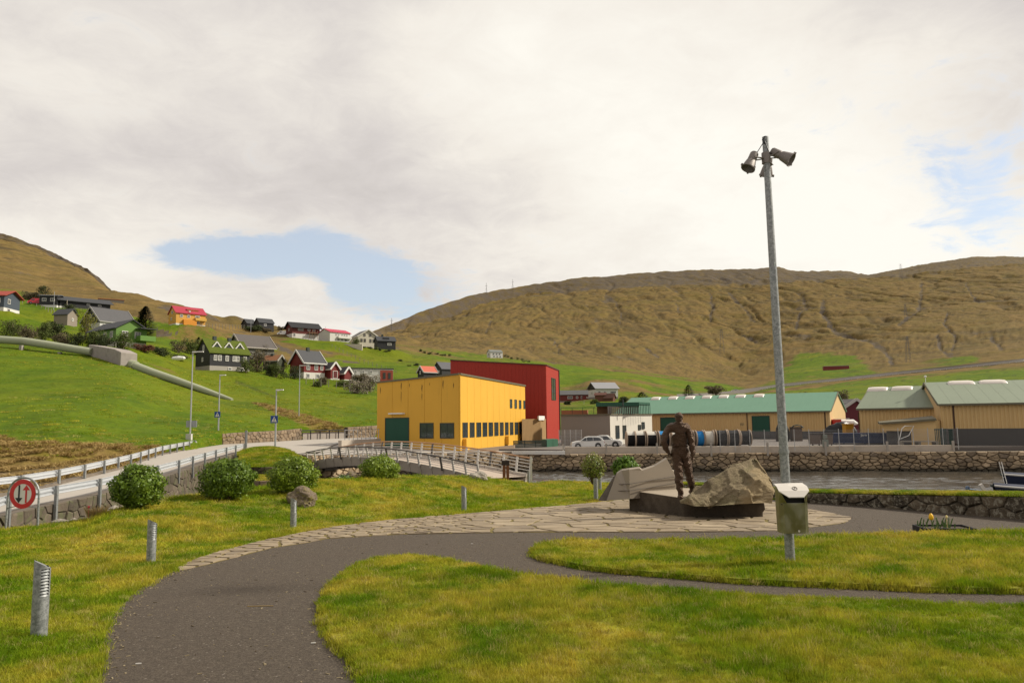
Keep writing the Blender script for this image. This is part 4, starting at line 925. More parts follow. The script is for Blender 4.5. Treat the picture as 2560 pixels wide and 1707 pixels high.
b = MB(); P3 = [CP(*p)-o0 for p in [(180,884,23.2),(300,700,23.2),(345,648,23.2),(376,640,22.9),(334,668,22.62),(252,885,22.62),(240,888,22.9)]]; b.prism(P3,(.1,.5,.0)); b.build('rough_edge', M_dark, t)
b = MB()
for pts in ([(322,752,22.6),(438,748,21.19),(600,720,21.55),(835,683,22.0)],[(300,806,22.6),(440,802,21.19),(600,778,21.55),(842,735,22.0)]):
    b.tube([CP(*p)-o0+Vector((0,-.05,0)) for p in pts], .012, 5)
b.build('scored_line', plain('scored',(.12,.10,.08),.9), t)
# boulder
def boulder(t, o0, M1):
    prof = [(850,885,905),(905,850,915),(960,806,930),(1020,765,932),(1080,726,930),(1140,690,925),(1200,655,922),(1250,615,918),(1300,590,916),(1350,566,914),(1400,550,912),(1440,541,910),(1470,545,908),(1490,570,907),(1520,605,906),(1545,640,905),(1565,682,905),(1610,730,905),(1604,800,905)]
    xs = [p[0] for p in prof]; nx, nt = 90, 56; rows = []
    for i in range(nx):
        x = 850+(1607-850)*i/(nx-1); yt = np.interp(x, xs, [p[1] for p in prof]); yb = np.interp(x, xs, [p[2] for p in prof])
        dfr = np.interp(x,[850,960,1300,1610],[18.75,18.4,18.45,18.55]); dri = np.interp(x,[850,960,1300,1460,1610],[19.0,19.3,19.6,19.5,19.0]); 
        f = CP(x,yb,dfr); r = CP(x,yt,dri); h = max(r.z-f.z,.02); bk = Vector((r.x, dri+.25+.5*h, zt-.02)); row = []
        for k in range(nt):
            s = k/(nt-1)
            if s < .72:
                u = s/.72; p = f.lerp(r,u); bul = math.sin(u*math.pi)*.14*min(1,h/.6); p.y -= bul; p.z += bul*.15
            else:
                u = (s-.72)/.28; p = r.lerp(bk,u); p.z += math.sin(u*math.pi)*.12*h
            X_, Z_ = p.x*1.0, p.z
            n1 = float(fbm(np.array(X_*2.2+s*3.1+9),np.array(Z_*3+s*4),4))-.5; n2 = float(fbm(np.array(X_*7-Z_*4),np.array(Z_*14+X_*3),4))-.5
            a = math.sin(min(1,s/.08)*math.pi/2)*(1 if abs(s-.72) > .06 else .35)
            cut = 1
            if x > 1330+ (s-.2)*150 and s < .66 : cut = .25; p.y += .05   # the smoother right facet
            n4 = .5-abs(float(fbm(np.array(X_*1.7+Z_*2.4+3),np.array(Z_*3.2-X_*1.1+s),3))-.5)*2; st_ = math.floor((Z_*2.2-X_*.9)*4)*.0+n4
            p += Vector((n2*.03, -(n1*.20+n2*.09+(st_-.3)*.05)*a*cut, (n1*.05+n2*.04)*a*cut)); row.append(tuple(p-o0))
        rows.append(row)
    # break the skin into flat facets: each point is pulled onto the plane of its nearest facet seed
    A_ = np.array(rows)+np.array(o0)[None,None,:]; rg_ = np.random.default_rng(4); ii = rg_.integers(3,nx-3,17); kk_ = rg_.integers(3,nt-6,17); S_ = A_[ii,kk_]
    Nn = np.cross(A_[ii+1,kk_]-A_[ii-2,kk_], A_[ii,kk_+2]-A_[ii,kk_-2]); Nn /= np.linalg.norm(Nn,axis=1)[:,None]; base_n = np.array([.1,-.85,.5]); Nn[(Nn@base_n) < 0] *= -1
    Nn = Nn+rg_.normal(size=Nn.shape)*.16; Nn /= np.linalg.norm(Nn,axis=1)[:,None]
    P_ = A_.reshape(-1,3); Dm = ((P_[:,None,:]-S_[None,:,:])*np.array([1,1,1.25])); k_ = np.argmin((Dm**2).sum(-1),1); off = ((P_-S_[k_])*Nn[k_]).sum(1); edge = np.minimum(1, np.tile(np.minimum(np.arange(nt)/4, 1)*np.where(np.abs(np.arange(nt)/(nt-1)-.72) < .05, .25, 1), nx)); P_ = P_-Nn[k_]*(np.clip(off,-.30,.30)*.78*edge)[:,None]
    fz = np.array([[float(fbm(np.array(p[0]*9),np.array(p[2]*13+p[1]*9),4))-.5 for p in r] for r in P_.reshape(nx,nt,3)]).ravel(); P_ = P_+np.array([0,-1,.4])*(fz*.055*edge)[:,None]
    rows = (P_.reshape(nx,nt,3)-np.array(o0)[None,None,:]).tolist()
    return gridmesh('boulder', rows, M1, None, None, t, smooth=False)
def bouldm():
    t_ = NT('boulder_skin'); v = t_.co('World'); n1 = t_.noise(v,2.2,6,.7,.6); n2 = t_.noise(v,11,6,.75,.5,stretch=(1,1,2.0)); n3 = t_.noise(v,40,4,.7)
    c = t_.mix(t_.rng(n2,.3,.7), (.15,.118,.070), (.30,.24,.15)); c = t_.mix(t_.rng(n1,.45,.65,0,.6), c, (.18,.16,.075)); c = t_.mix(t_.rng(n3,.55,.7,0,.5), c, (.36,.30,.21)); fac = t_.attr('sunny')
    c = t_.mix(t_.math('MULTIPLY',fac,.85), c, t_.mix(t_.rng(n2,.35,.7),(.36,.28,.165),(.27,.20,.11)))  # sunlit tone of the right facet mixed into the stone colour
    t_.bump(t_.math('ADD', t_.math('MULTIPLY',n2,1.0), t_.math('MULTIPLY',n3,.3)), .9, .06); return t_.fin(c,.9,0,.15)
c = CP(1250,920,18.5); t = empty('monument_boulder', tuple(c), 0, 'big rough brown boulder with a smoother facet toned as sunlit, right of the statue', 'boulder')
o = boulder(t, c, bouldm()); me = o.data
fr_ = []
for v in me.vertices:
    p = v.co+c; px, py = proj(p); x7, y7 = (px-1440)/.30612, (py-980)/.30612; lim = np.interp(y7,[560,700,780,930],[1440,1430,1370,1300]); fr_.append(float(np.clip((x7-lim+30*math.sin(y7*.09))/25,0,1))*(1 if y7 > 575 else 0))
at = me.attributes.new('sunny','FLOAT','POINT'); at.data.foreach_set('value', np.array(fr_,dtype=np.float32))
# ---- bronze man
def skinmesh(verts, edges, radii, root=0, sub=2):
    me = bpy.data.meshes.new('tmp'); me.from_pydata(verts, edges, []); ob = bpy.data.objects.new('tmp', me); COL.objects.link(ob)
    sk = ob.modifiers.new('skin','SKIN'); sk.use_smooth_shade = True
    sv = me.skin_vertices[0].data
    for i, r in enumerate(radii): sv[i].radius = r if isinstance(r,tuple) else (r,r); sv[i].use_root = (i == root)
    s = ob.modifiers.new('sub','SUBSURF'); s.levels = s.render_levels = sub
    dg = bpy.context.evaluated_depsgraph_get(); out = bpy.data.meshes.new_from_object(ob.evaluated_get(dg)); bpy.data.objects.remove(ob); return out
M_br = None
def bronze():
    t_ = NT('bronze'); v = t_.co('Object'); n = t_.noise(v,4,5,.65,.3); n2 = t_.noise(v,22,5,.7)
    c = t_.mix(n,(.060,.034,.020),(.125,.075,.045)); c = t_.mix(t_.rng(n2,.55,.7,0,.5),c,(.19,.125,.08)); nf = t_.noise(v,7,5,.7,1.4,stretch=(1,1,2.2))
    t_.bump(t_.math('ADD',n2,t_.math('MULTIPLY',nf,2.6)),.8,.035); return t_.fin(c,.46,.55,.5)
M_br = bronze()
def SP(x, z, y=0): return ((x-370)*.1531*.01036, y, (1462-z)*.1531*.01036)
fp = U(1706.5,1244,19.15); fp.z = zt
t = empty('bronze_statue', tuple(fp), 0, 'bronze statue of a man seen from behind, left hand on hip, in cap and overalls', 'statue')
V = [SP(395,700,.30),  #0 pelvis
 SP(390,620,.27), SP(385,520,.24), SP(375,410,.20), SP(372,320,.17), SP(374,262,.15), SP(375,225,.13), #1 waist 2 3 4 5 6 neck
 SP(325,770,.29), SP(345,900,.26), SP(348,1060,.20), SP(352,1130,.19), SP(350,1230,.20), SP(372,1380,.22), SP(372,1430,.20), SP(352,1446,.02), # 7 Lhip..14 toe hidden back
 SP(470,770,.31), SP(500,900,.32), SP(530,1060,.34), SP(545,1130,.36), SP(580,1230,.44), SP(602,1330,.52), SP(606,1370,.52), SP(600,1385,.70), #15..22
 SP(245,318,.18), SP(190,350,.17), SP(135,450,.10), SP(100,530,.05), SP(140,640,.12), SP(200,735,.24), #23 shoulder 24 25 26 elbow 27 28 wrist
 SP(485,325,.18), SP(530,370,.17), SP(560,480,.14), SP(572,600,.13), SP(578,700,.12), SP(576,790,.10)] #29..34
E = [(0,1),(1,2),(2,3),(3,4),(4,5),(5,6),(0,7),(7,8),(8,9),(9,10),(10,11),(11,12),(12,13),(13,14),(0,15),(15,16),(16,17),(17,18),(18,19),(19,20),(20,21),(21,22),(4,23),(23,24),(24,25),(25,26),(26,27),(27,28),(4,29),(29,30),(30,31),(31,32),(32,33),(33,34)]
Rd = [(.19,.135),(.185,.125),(.205,.135),(.215,.14),(.17,.12),(.085,.085),(.075,.075),
 .135,.125,.098,.100,.098,.062,.060,.045, .135,.125,.098,.10,.095,.062,.06,.045, .125,.092,.082,.078,.068,.048, .125,.092,.080,.078,.072,.048]
Rd = [tuple(x*1.10 for x in r) if isinstance(r,tuple) else r*1.13 for r in Rd]; me = skinmesh(V, E, Rd, 0, 3)
for v in me.vertices:
    p = v.co; f = math.sin(p.z*34+3*math.sin(p.x*9)+p.y*6)*.010*(1 if p.z < 1.2 else .6)+ (float(fbm(np.array(p.x*9+3),np.array(p.z*11+p.y*7),3))-.5)*.035
    v.co = p+v.normal*f
mk('body', me, M_br, t, True)
# head with face turned towards the right, ears and cap
hc = Vector(SP(372,165,.12)); b = MB(); import bmesh
def ell(c, r, n=3, dis=None):
    bm = bmesh.new(); bmesh.ops.create_icosphere(bm, subdivisions=n, radius=1); vs = []
    for v in bm.verts:
        p = Vector((v.co.x*r[0], v.co.y*r[1], v.co.z*r[2])); p = dis(p) if dis else p; vs.append(p+Vector(c))
    fs = [tuple(x.index for x in f.verts) for f in bm.faces]; bm.free(); return vs, fs
def facef(p):
    q = Vector(p)
    if q.z < -.03: q.x *= 1-.8*(-q.z-.03); q.y += .0
    return q
b.add(*ell(hc,(.092,.115,.135),3,facef))
fd = Vector((.55,.83,0)).normalized()      # the way he looks, away and to the right
sdv = Vector((fd.y,-fd.x,0))
b.add(*ell(hc+fd*.118+Vector((0,0,-.015)),(.018,.028,.03),2)); b.add(*ell(hc+fd*.085+Vector((0,0,-.105)),(.045,.05,.035),2))
b.add(*ell(hc+fd*.10+sdv*.035+Vector((0,0,.02)),(.014,.012,.010),1)); b.add(*ell(hc+fd*.10-sdv*.035+Vector((0,0,.02)),(.014,.012,.010),1)); b.add(*ell(hc+fd*.108+Vector((0,0,-.062)),(.03,.014,.008),1))
b.add(*ell(hc+sdv*.093+Vector((0,0,-.01)),(.014,.024,.036),2)); b.add(*ell(hc-sdv*.093+Vector((0,0,-.01)),(.014,.024,.036),2))
b.build('head', M_br, t, True)
b = MB(); b.add(*ell(hc+Vector((0,0,.045)),(.106,.128,.105),3,lambda p: Vector((p.x,p.y,max(p.z,-.015)+.006*math.sin(p.x*60))))); b.add(*ell(hc+fd*.13+Vector((0,0,.045)),(.075,.06,.014),2)); b.build('cap', M_br, t, True)
b = MB(); b.lathe([(.10,0),(.115,.015),(.105,.05),(.085,.07)], Vector(SP(373,262,.15)), 20); b.build('collar', M_br, t, True)
b = MB(); ring = [Vector(SP(392,612,.27))+Vector((.198*math.cos(a)*1.02,.142*math.sin(a),.012*math.sin(a*3))) for a in [2*math.pi*k/28 for k in range(29)]]; b.tube(ring, .022, 8, False); b.build('jacket_hem', M_br, t, True)
b = MB(); b.tube([hc+fd*.11+Vector((0,0,-.07)), hc+fd*.19+Vector((.0,0,-.085)), hc+fd*.21+Vector((0,0,-.06))], [.010,.012,.026], 8); b.build('pipe', M_br, t, True)
def hand(w, dirv, palmn, nm, curl, L=.115):
    d = Vector(dirv).normalized(); n = Vector(palmn); n = (n-d*n.dot(d)).normalized(); s = d.cross(n); w = Vector(w)
    V = [w, w+d*.045, w+d*.085]; E = [(0,1),(1,2)]; R = [(.036,.026),(.046,.026),(.044,.024)]
    for i, (o_, l) in enumerate(zip((-.036,-.012,.012,.036),(.062,.072,.068,.052))):
        k = w+d*.088+s*o_; a = len(V); p = k; dd = d.copy(); V.append(k); R.append(.0135); E.append((2,a))
        for q in range(3):
            dd = (dd+n*curl).normalized(); p = p+dd*l*(.42,.32,.26)[q]; V.append(p); R.append((.0125,.0115,.010)[q]); E.append((len(V)-2,len(V)-1))
    k = w+d*.03-s*.045; a = len(V); V += [k, k-s*.02+d*.03+n*.01, k-s*.022+d*.058+n*.022]; R += [.017,.015,.012]; E += [(0,a),(a,a+1),(a+1,a+2)]
    me = skinmesh([tuple(v) for v in V], E, R, 0, 2); mk(nm, me, M_br, t, True)
hand(SP(200,735,.24), (.75,.35,-.35), (.2,.9,.1), 'left_hand', .35); hand(SP(576,790,.10), (.02,.08,-1), (-1,0.1,0), 'right_hand', .30)
for fx, fz, fy in ((372,1440,.20),(605,1380,.54)):
    p = Vector(SP(fx,fz,fy)); b = MB(); b.add(*ell(p+Vector((0,.07,-.005)),(.066,.17,.062),3,lambda q: Vector((q.x,q.y,max(q.z,-.03))))); b.build('boot', M_br, t, True)
# ================================================================== footbridge
M_br_c = concrete('bridge_concrete', (.44,.385,.32)); M_brd = plain('bridge_deck',(.42,.34,.27),.85,0,.15,2,.2); M_wrail = plain('pale_steel',(.60,.57,.52),.45,.3,.1,4); M_hand = plain('handrail_wood',(.42,.24,.13),.6,0,.2,3); M_dsteel = plain('dark_steel',(.10,.09,.08),.5,.4,.1,3)
P0 = Vector((*qx(1199,44.3),0)); P1 = Vector((*qx(772,57.2),0)); Q0 = Vector((*qx(1322,46.3),0)); Q1 = Vector((*qx(842,60.5),0))
zs = [(0,-1.36),(.08,-1.13),(.22,-.84),(.42,-.52),(.6,-.42),(.72,-.44),(.88,-.66),(1,-.98)]
def brz(f): return float(np.interp(f,[a for a,_ in zs],[b_ for _,b_ in zs]))
fs_ = np.linspace(0,1,61); zz = np.convolve(np.pad([brz(f) for f in fs_],3,'edge'),np.ones(7)/7,'valid')
def bz(f): return float(np.interp(f,fs_,zz))
def BR(f, side, dz=0, out=0):
    p = P0.lerp(P1,f) if side == 0 else Q0.lerp(Q1,f); d = (P1-P0).normalized(); nn = Vector((-d.y,d.x,0)); nn = nn if nn.y < 0 else -nn
    p = p+nn*out*(1 if side == 0 else -1); return Vector((p.x,p.y,bz(f)+dz))
t = empty('footbridge', tuple(BR(0,0)), 0, 'arched concrete footbridge with pale steel railings over the stream', 'bridge'); o0 = BR(0,0)
npan = 17
for side, nm in ((0,'side_panel'),(1,'side_panel')):
    for k in range(npan):
        f0, f1 = k/npan+.0012, (k+1)/npan-.0012; b = MB()
        vs = []
        for f in (f0,f1): vs += [BR(f,side,0,.0)-o0, BR(f,side,0,-.22)-o0, BR(f,side,-.66,-.42)-o0, BR(f,side,-.66,-.18)-o0]
        b.add(vs,[(0,1,2,3),(7,6,5,4),(0,4,5,1),(1,5,6,2),(2,6,7,3),(3,7,4,0)]); b.build(nm, M_br_c, t)
b = MB(); vs = []
for k in range(41): f = k/40; vs += [BR(f,0,-.14,-.2)-o0, BR(f,1,-.14,-.2)-o0, BR(f,1,-.34,-.2)-o0, BR(f,0,-.34,-.2)-o0]
b.add(vs,[(4*k+a,4*k+(a+1)%4,4*k+4+(a+1)%4,4*k+4+a) for k in range(40) for a in range(4)]); b.build('deck', M_brd, t)
for k in range(9):
    f = .05+k*.11; b = MB(); b.bar(BR(f,0,-.62,-.5)-o0, BR(f,1,-.62,-.5)-o0, .22, .45); b.build('cross_beam', M_dsteel, t)
for side, f_a, f_b, n, hh in ((0,.0,1.0,18,.70),(1,0,1.0,19,.95)):
    r = empty('railing', tuple(Vector((0,0,0))), 0); r.parent = t
    for k in range(n):
        f = f_a+(f_b-f_a)*k/(n-1); b = MB(); dark = (k%5 == 3)
        b.bar(BR(f,side,-.15,.03)-o0, BR(f,side,hh,.20)-o0, .16, .05); b.build('post', M_dsteel if dark else M_wrail, r)
    b = MB(); b.tube([BR(f,side,hh,.20)-o0 for f in np.linspace(f_a,f_b,40)], .045, 8); b.build('handrail', M_hand if side else M_dsteel, r, 'auto')
    b = MB()
    for q, h in enumerate((.14,.29,.44,.58)): b.tube([BR(f,side,h*hh/.7,.04+h*.23)-o0 for f in np.linspace(f_a,f_b,40)], .020 if side == 0 else .026, 6)
    b.build('rails', M_wrail, r, 'auto')
b = MB(); p = BR(0,1)-o0; b.box(p+Vector((.12,0,.05)),(.12,.12,2.0)); b.build('end_post', M_wrail, t)
# end of the bank: pale kerb wedge leading off the bridge
b = MB(); p = PK(1340,1202); 
c = PK(1265,1202); t = empty('rusted_steel_marker', tuple(c), 0, 'twin rusted steel plates with a dark cap beside the bridge end', 'marker')
M_rust = plain('rust', (.17,.065,.028), .85, 0, .25, 4, .3, 30); H_ = U(1265,1152,c.y).z-c.z
for sx in (-1,1):
    b = MB(); b.box((sx*.10,0,H_*.4),(.165,.28,H_*.84)); b.build('steel_plate', M_rust, t)
b = MB(); b.box((-.02,0,H_*.91),(.44,.3,H_*.24)); b.build('cap', plain('dark_brown_metal',(.035,.022,.018),.7), t)
# ================================================================== loose rocks, planter
def rock(px, pyb, d, wpx, hpx, label, seed, mat=None, dep=.7):
    p = U(px,pyb,d) if d else PK(px,pyb); k = p.y/FPX; rx, rz = wpx*k/2, hpx*k; mb = MB(); stoneblob(mb,(0,0,0),(rx,rx*dep,rz*.66),seed,sub=4,jag=.16); o = mb.build('rock', mat or M_rub, loc=(p.x,p.y+rx*dep*.4,p.z+rz*.28), smooth=False)
    return tag(o, label, 'rock')
M_rock2 = rocky('brown_rock',(.20,.155,.11),(.27,.215,.155),scale=4,bump=.9,bdist=.05,lichen=(.20,.17,.05))
rock(748,1264,None,80,44,'squat brown boulder behind the third bollard light',4,M_rock2)
rock(1195,1199,None,52,20,'pale jagged rock on the lawn at the bridge',8,M_rub)
rock(875,1212,28.6,46,34,'leaning brown rock beside the fourth bush',12,M_rock2)
c = G(2388,1341); c += Vector((.16,.42,-.02)); k = c.y/FPX; t = empty('planter_box', (c.x,c.y,c.z), rad(-6), 'low black timber planter on the tarmac beside the lawn tongue', 'planter')
M_pl = plain('black_timber',(.022,.020,.020),.75,0,.3,3)
for nm, a, q in (('side_board',(-.47,.0),(.47,.0)),('side_board',(-.47,.55),(.47,.55)),('end_board',(-.47,0),(-.47,.55)),('end_board',(.47,0),(.47,.55))):
    b = MB(); b.bar((a[0],a[1],.055),(q[0],q[1],.055),.03,.12); b.build(nm, M_pl, t)
b = MB(); b.box((0,.275,.04),(.90,.51,.08)); b.build('soil', plain('soil',(.05,.035,.025),.95,0,.3,12,.6), t)
def leafm(name, a, b_, tr=.3, rough=.45):
    if name in MATS: return MATS[name]
    t_ = NT(name); ri = t_.nd('ShaderNodeNewGeometry').outputs['Random Per Island']; v = t_.co('World'); c_ = t_.mix(ri, a, b_); c_ = t_.mix(t_.rng(t_.noise(v,1.1,3),.35,.65,0,.5), c_, mul(a,.75)); t_.fin(c_, rough, 0, .35)
    tr_ = t_.nd('ShaderNodeBsdfTranslucent'); t_.L.new(c_, tr_.inputs[0]); ms = t_.nd('ShaderNodeMixShader'); ms.inputs[0].default_value = tr
    out = [n for n in t_.N if n.type == 'OUTPUT_MATERIAL'][0]; t_.L.new(t_.b.outputs[0], ms.inputs[1]); t_.L.new(tr_.outputs[0], ms.inputs[2]); t_.L.new(ms.outputs[0], out.inputs[0]); MATS[name] = t_.m; return t_.m
M_tl = leafm('tulip_leaf',(.06,.12,.03),(.12,.18,.05))
p = c+Vector((-.25,.20,.1)); t = empty('yellow_tulip', tuple(p), 0, 'single tall yellow tulip in the black planter', 'flower')
b = MB(); Ht = U(2384,1300,p.y).z-p.z; b.tube([(0,0,0),(.01,0,Ht*.5),(0,0,Ht)],.006,6); b.build('stem', M_tl, t)
b = MB(); b.lathe([(.004,-.005),(.035,.02),(.045,.06),(.038,.10),(.018,.135),(.004,.14)], (0,0,Ht), 12); b.build('bloom', plain('tulip_yellow',(.85,.48,.01),.5,0,.1,9), t, True)
b = MB()
for k in range(24):
    a = random.uniform(0,6.28); x, y = random.uniform(-.30,.38), random.uniform(-.2,.25); h = random.uniform(.10,.26); dx, dy = math.cos(a)*h*.7, math.sin(a)*h*.5; w_ = .012
    b.add([(x-w_,y,0),(x+w_,y,0),(x+dx*.5+w_,y+dy*.5,h*.8),(x+dx*.5-w_,y+dy*.5,h*.8),(x+dx,y+dy,h*.85)],[(0,1,2,3),(3,2,4)])
o = b.build('bulb_leaves', M_tl, recalc=False, loc=(p.x+.1,p.y,p.z)); tag(o, 'clump of strappy green bulb leaves in the black planter', 'plant')
b = MB(); b.lathe([(.004,0),(.02,.02),(.02,.05),(.004,.07)], (0,0,.18), 10); b.tube([(0,0,0),(0,0,.18)],.005,5); o = b.build('tulip_bud', plain('bud_cream',(.75,.62,.25),.5), loc=(p.x+.28,p.y-.05,p.z)); tag(o,'small cream tulip bud low in the black planter','flower')
# ================================================================== big coloured buildings
G_ = glassy(); M_frame = plain('dark_frame', (.035,.045,.038), .5, 0, .1, 3)
def paintm(name, col, streak=.0, rough=.6):
    if name in MATS: return MATS[name]
    t_ = NT(name); v = t_.co('World'); c = t_.mix(t_.noise(v,.35,5,.6), mul(col,.90), mul(col,1.08)); c = t_.mix(t_.rng(t_.noise(v,2.2,5,.7,0,stretch=(1,1,.12)),.56,.74,0,.35+streak), c, mul(col,.66))
    t_.bump(t_.noise(v,18,3),.08,.01); MATS[name] = t_.fin(c,rough,0,.35); return MATS[name]
M_yel = paintm('yellow_paint', (.70,.385,.042)); M_redp = paintm('red_paint', (.34,.026,.014)); M_greend = paintm('green_door', (.012,.075,.045)); M_trim = plain('roof_trim', (.13,.115,.07), .6, 0, .1, 2)
def V2(px, d): x, y = qx(px, d); return Vector((x,y,0))
def face(parent, o0, a, b_, z0, z1a, z1b, n, m, gap=.03, th=.06, name='wall_panel'):
    d = (b_-a).normalized(); nn = Vector((d.y,-d.x,0))
    for k in range(n):
        f0, f1 = k/n, (k+1)/n; p, q = a.lerp(b_,f0)+d*gap/2, a.lerp(b_,f1)-d*gap/2; za, zb_ = z1a*(1-f0)+z1b*f0, z1a*(1-f1)+z1b*f1
        mb = MB(); mb.prism([Vector((p.x,p.y,z0))-o0,Vector((q.x,q.y,z0))-o0,Vector((q.x,q.y,zb_))-o0,Vector((p.x,p.y,za))-o0], nn*th); mb.build(name, m, parent)
def opening(parent, o0, a, b_, f, z, w, h, fm, gm, name='window', bars=(0,0), th=.09, sub='pane', fw_=.07):
    d = (b_-a).normalized(); nn = Vector((d.y,-d.x,0)); c = a.lerp(b_,f); R = Matrix((d,-nn,Vector((0,0,1)))).transposed()
    c = Vector((c.x,c.y,z))-o0+nn*.05; mb = MB()
    for sx, sz, ww, hh in ((-w/2+fw_/2,0,fw_,h),(w/2-fw_/2,0,fw_,h),(0,h/2-fw_/2,w-2*fw_,fw_),(0,-h/2+fw_/2,w-2*fw_,fw_)): mb.box(c+R@Vector((sx,0,sz)), (ww,th,hh), 0, R)
    for k in range(bars[0]): mb.box(c+R@Vector((-w/2+w*(k+1)/(bars[0]+1),0,0)), (fw_*.6,th*.8,h-2*fw_), 0, R)
    for k in range(bars[1]): mb.box(c+R@Vector((0,0,-h/2+h*(k+1)/(bars[1]+1))), (w-2*fw_,th*.7,fw_*.6), 0, R)
    o = mb.build(name, fm, parent); mb = MB(); mb.box(c-R@Vector((0,-.012,0)), (w-2*fw_,th*.5,h-2*fw_), 0, R); mb.build(sub, gm, o); return o
# yellow hall
A, B, C_ = V2(1149,69), V2(943,75.5), V2(1313,86.5); D_ = B+(C_-A)*.95; o0 = Vector((A.x,A.y,-.67)); zA, zB, zC = U(1149,936,69).z, U(943,957,75.5).z, U(1313,965,86.5).z
t = empty('yellow_building', tuple(o0), 0, 'two storey yellow panelled building with green gate and a row of tall windows', 'building')
ins = .07
b = MB(); Pts = [B,A,C_,D_]; zt_ = [zB,zA,zC,zC]; cen = (A+B+C_+D_)/4; sh = [p+(cen-p).normalized()*ins for p in Pts]
b.add([Vector((p.x,p.y,-1.2))-o0 for p in sh]+[Vector((p.x,p.y,z-.02))-o0 for p,z in zip(sh,zt_)],[(0,1,5,4),(1,2,6,5),(2,3,7,6),(3,0,4,7),(4,5,6,7)]); b.build('wall', paintm('yellow_core',(.30,.17,.03)), t)
face(t,o0,B,A,-.75,zB,zA,5,M_yel); face(t,o0,A,C_,-.72,zA,zC,11,M_yel)
b = MB(); 
for p,q,z0,z1 in ((B,A,zB,zA),(A,C_,zA,zC)): 
    d = (q-p).normalized(); nn = Vector((d.y,-d.x,0)); b.bar(Vector((p.x,p.y,z0+.05))-o0+nn*.02-d*.05,Vector((q.x,q.y,z1+.05))-o0+nn*.02+d*.05,.28,.16)
b.build('roof_edge', M_trim, t)
b = MB(); b.add([Vector((p.x,p.y,z+.1))-o0 for p,z in zip(Pts,zt_)],[(0,1,2,3)]); b.build('roof', M_trim, t)
b = MB(); b.box(Vector((A.x,A.y,(zA-.7)/2))-o0+Vector((.03,-.06,0)),(.13,.13,zA+.7)); b.build('corner_trim', M_yel, t)
def fx(px, a, b_, da, db):    # fraction along a wall at which an image column falls
    lo, hi = 0.0, 1.0; pa = proj(a+Vector((0,0,2)))[0]; pb_ = proj(b_+Vector((0,0,2)))[0]
    for _ in range(40):
        m = (lo+hi)/2
        if (proj(a.lerp(b_,m)+Vector((0,0,2)))[0] < px) == (pa < pb_): lo = m
        else: hi = m
    return (lo+hi)/2
def win_px(parent, o0, a, b_, x0, x1, y0, y1, fm, gm, **k):
    f0, f1 = fx(x0,a,b_,0,0), fx(x1,a,b_,0,0); f = (f0+f1)/2; c = a.lerp(b_,f); za, zb_ = U((x0+x1)/2,y0,c.y).z, U((x0+x1)/2,y1,c.y).z
    return opening(parent,o0,a,b_,f,(za+zb_)/2,abs(f1-f0)*(b_-a).length,abs(za-zb_),fm,gm,**k)
def cy(y): return 860+y*.2423
def cxx(x): return 920+x*.2423
M_gdark = glassy('glass_reflecting',(.035,.045,.05))
g_ = win_px(t,o0,B,A,cxx(182),cxx(430),cy(758),cy(1075),M_frame,M_greend,name='gate',sub='gate_leaf',th=.10)
for x0,x1 in ((540,682),(748,893)): win_px(t,o0,B,A,cxx(x0),cxx(x1),cy(812),cy(972),M_frame,M_gdark,bars=(1,1),th=.11)
bx_ = [968,1020,1043,1090,1112,1158,1176,1220,1238,1280,1297,1337,1354,1390,1407,1441,1457,1491,1507,1540,1554,1585]
for k in range(11):
    x0,x1 = bx_[2*k],bx_[2*k+1]; y0 = 808-k*.3; y1 = 965-(x0-968)*.0617; win_px(t,o0,A,C_,cxx(x0),cxx(x1),cy(y0),cy(y1),M_frame,M_gdark,bars=(1,1),th=.11)
for x0,x1,y0,y1 in ((1460,1482,568,660),(1508,1530,572,664),(1554,1576,578,666),(1600,1617,582,668)): win_px(t,o0,A,C_,cxx(x0),cxx(x1),cy(y0),cy(y1),M_frame,M_gdark,th=.11)
f = fx(cxx(298),B,A,0,0); c = B.lerp(A,f); b = MB(); dd = (A-B).normalized(); b.bar(Vector((c.x,c.y,U(cxx(298),cy(716),c.y).z))-o0-dd*1.0+Vector((0,-.3,0)),Vector((c.x,c.y,U(cxx(298),cy(716),c.y).z))-o0+dd*1.0+Vector((0,-.3,0)),.35,.12); b.build('gate_lamp', M_white, t)
for x0,x1,y0,y1 in ((975,1003,975,1072),(1410,1436,947,1035)):
    f = fx(cxx((x0+x1)/2),A,C_,0,0); c = A.lerp(C_,f); z1_,z0_ = U(cxx(x0),cy(y0),c.y).z,U(cxx(x0),cy(y1),c.y).z; dd = (C_-A).normalized(); nn = Vector((dd.y,-dd.x,0)); b = MB(); b.box(Vector((c.x,c.y,(z0_+z1_)/2))-o0+nn*.25,(.9,.42,z1_-z0_),math.atan2(dd.y,dd.x)); b.build('wall_box', M_yel, t)
# stains on the shaded wall are part of the paint
for x,y0,y1,w in ((345,392,480,.05),(560,410,505,.05),(778,365,470,.05),(130,440,520,.04),(888,395,460,.04),(345,480,610,.03),(560,500,590,.03),(430,400,450,.03),(640,395,430,.025)):
    f = fx(cxx(x),B,A,0,0); c = B.lerp(A,f); z1_,z0_ = U(cxx(x),cy(y0),c.y).z,U(cxx(x),cy(y1),c.y).z; dd = (A-B).normalized(); nn = Vector((dd.y,-dd.x,0)); b = MB(); c = Vector((c.x,c.y,0))-o0+nn*.064
    b.add([c+Vector((0,0,z1_)),c+dd*w*1.7+Vector((0,0,z1_-.2)),c+dd*w*.5+Vector((0,0,z0_)),c-dd*w*1.2+Vector((0,0,z1_*.5+z0_*.5))],[(0,3,2,1)]); b.build('rain_stain', plain('stain',(.11,.055,.012),.8), t)
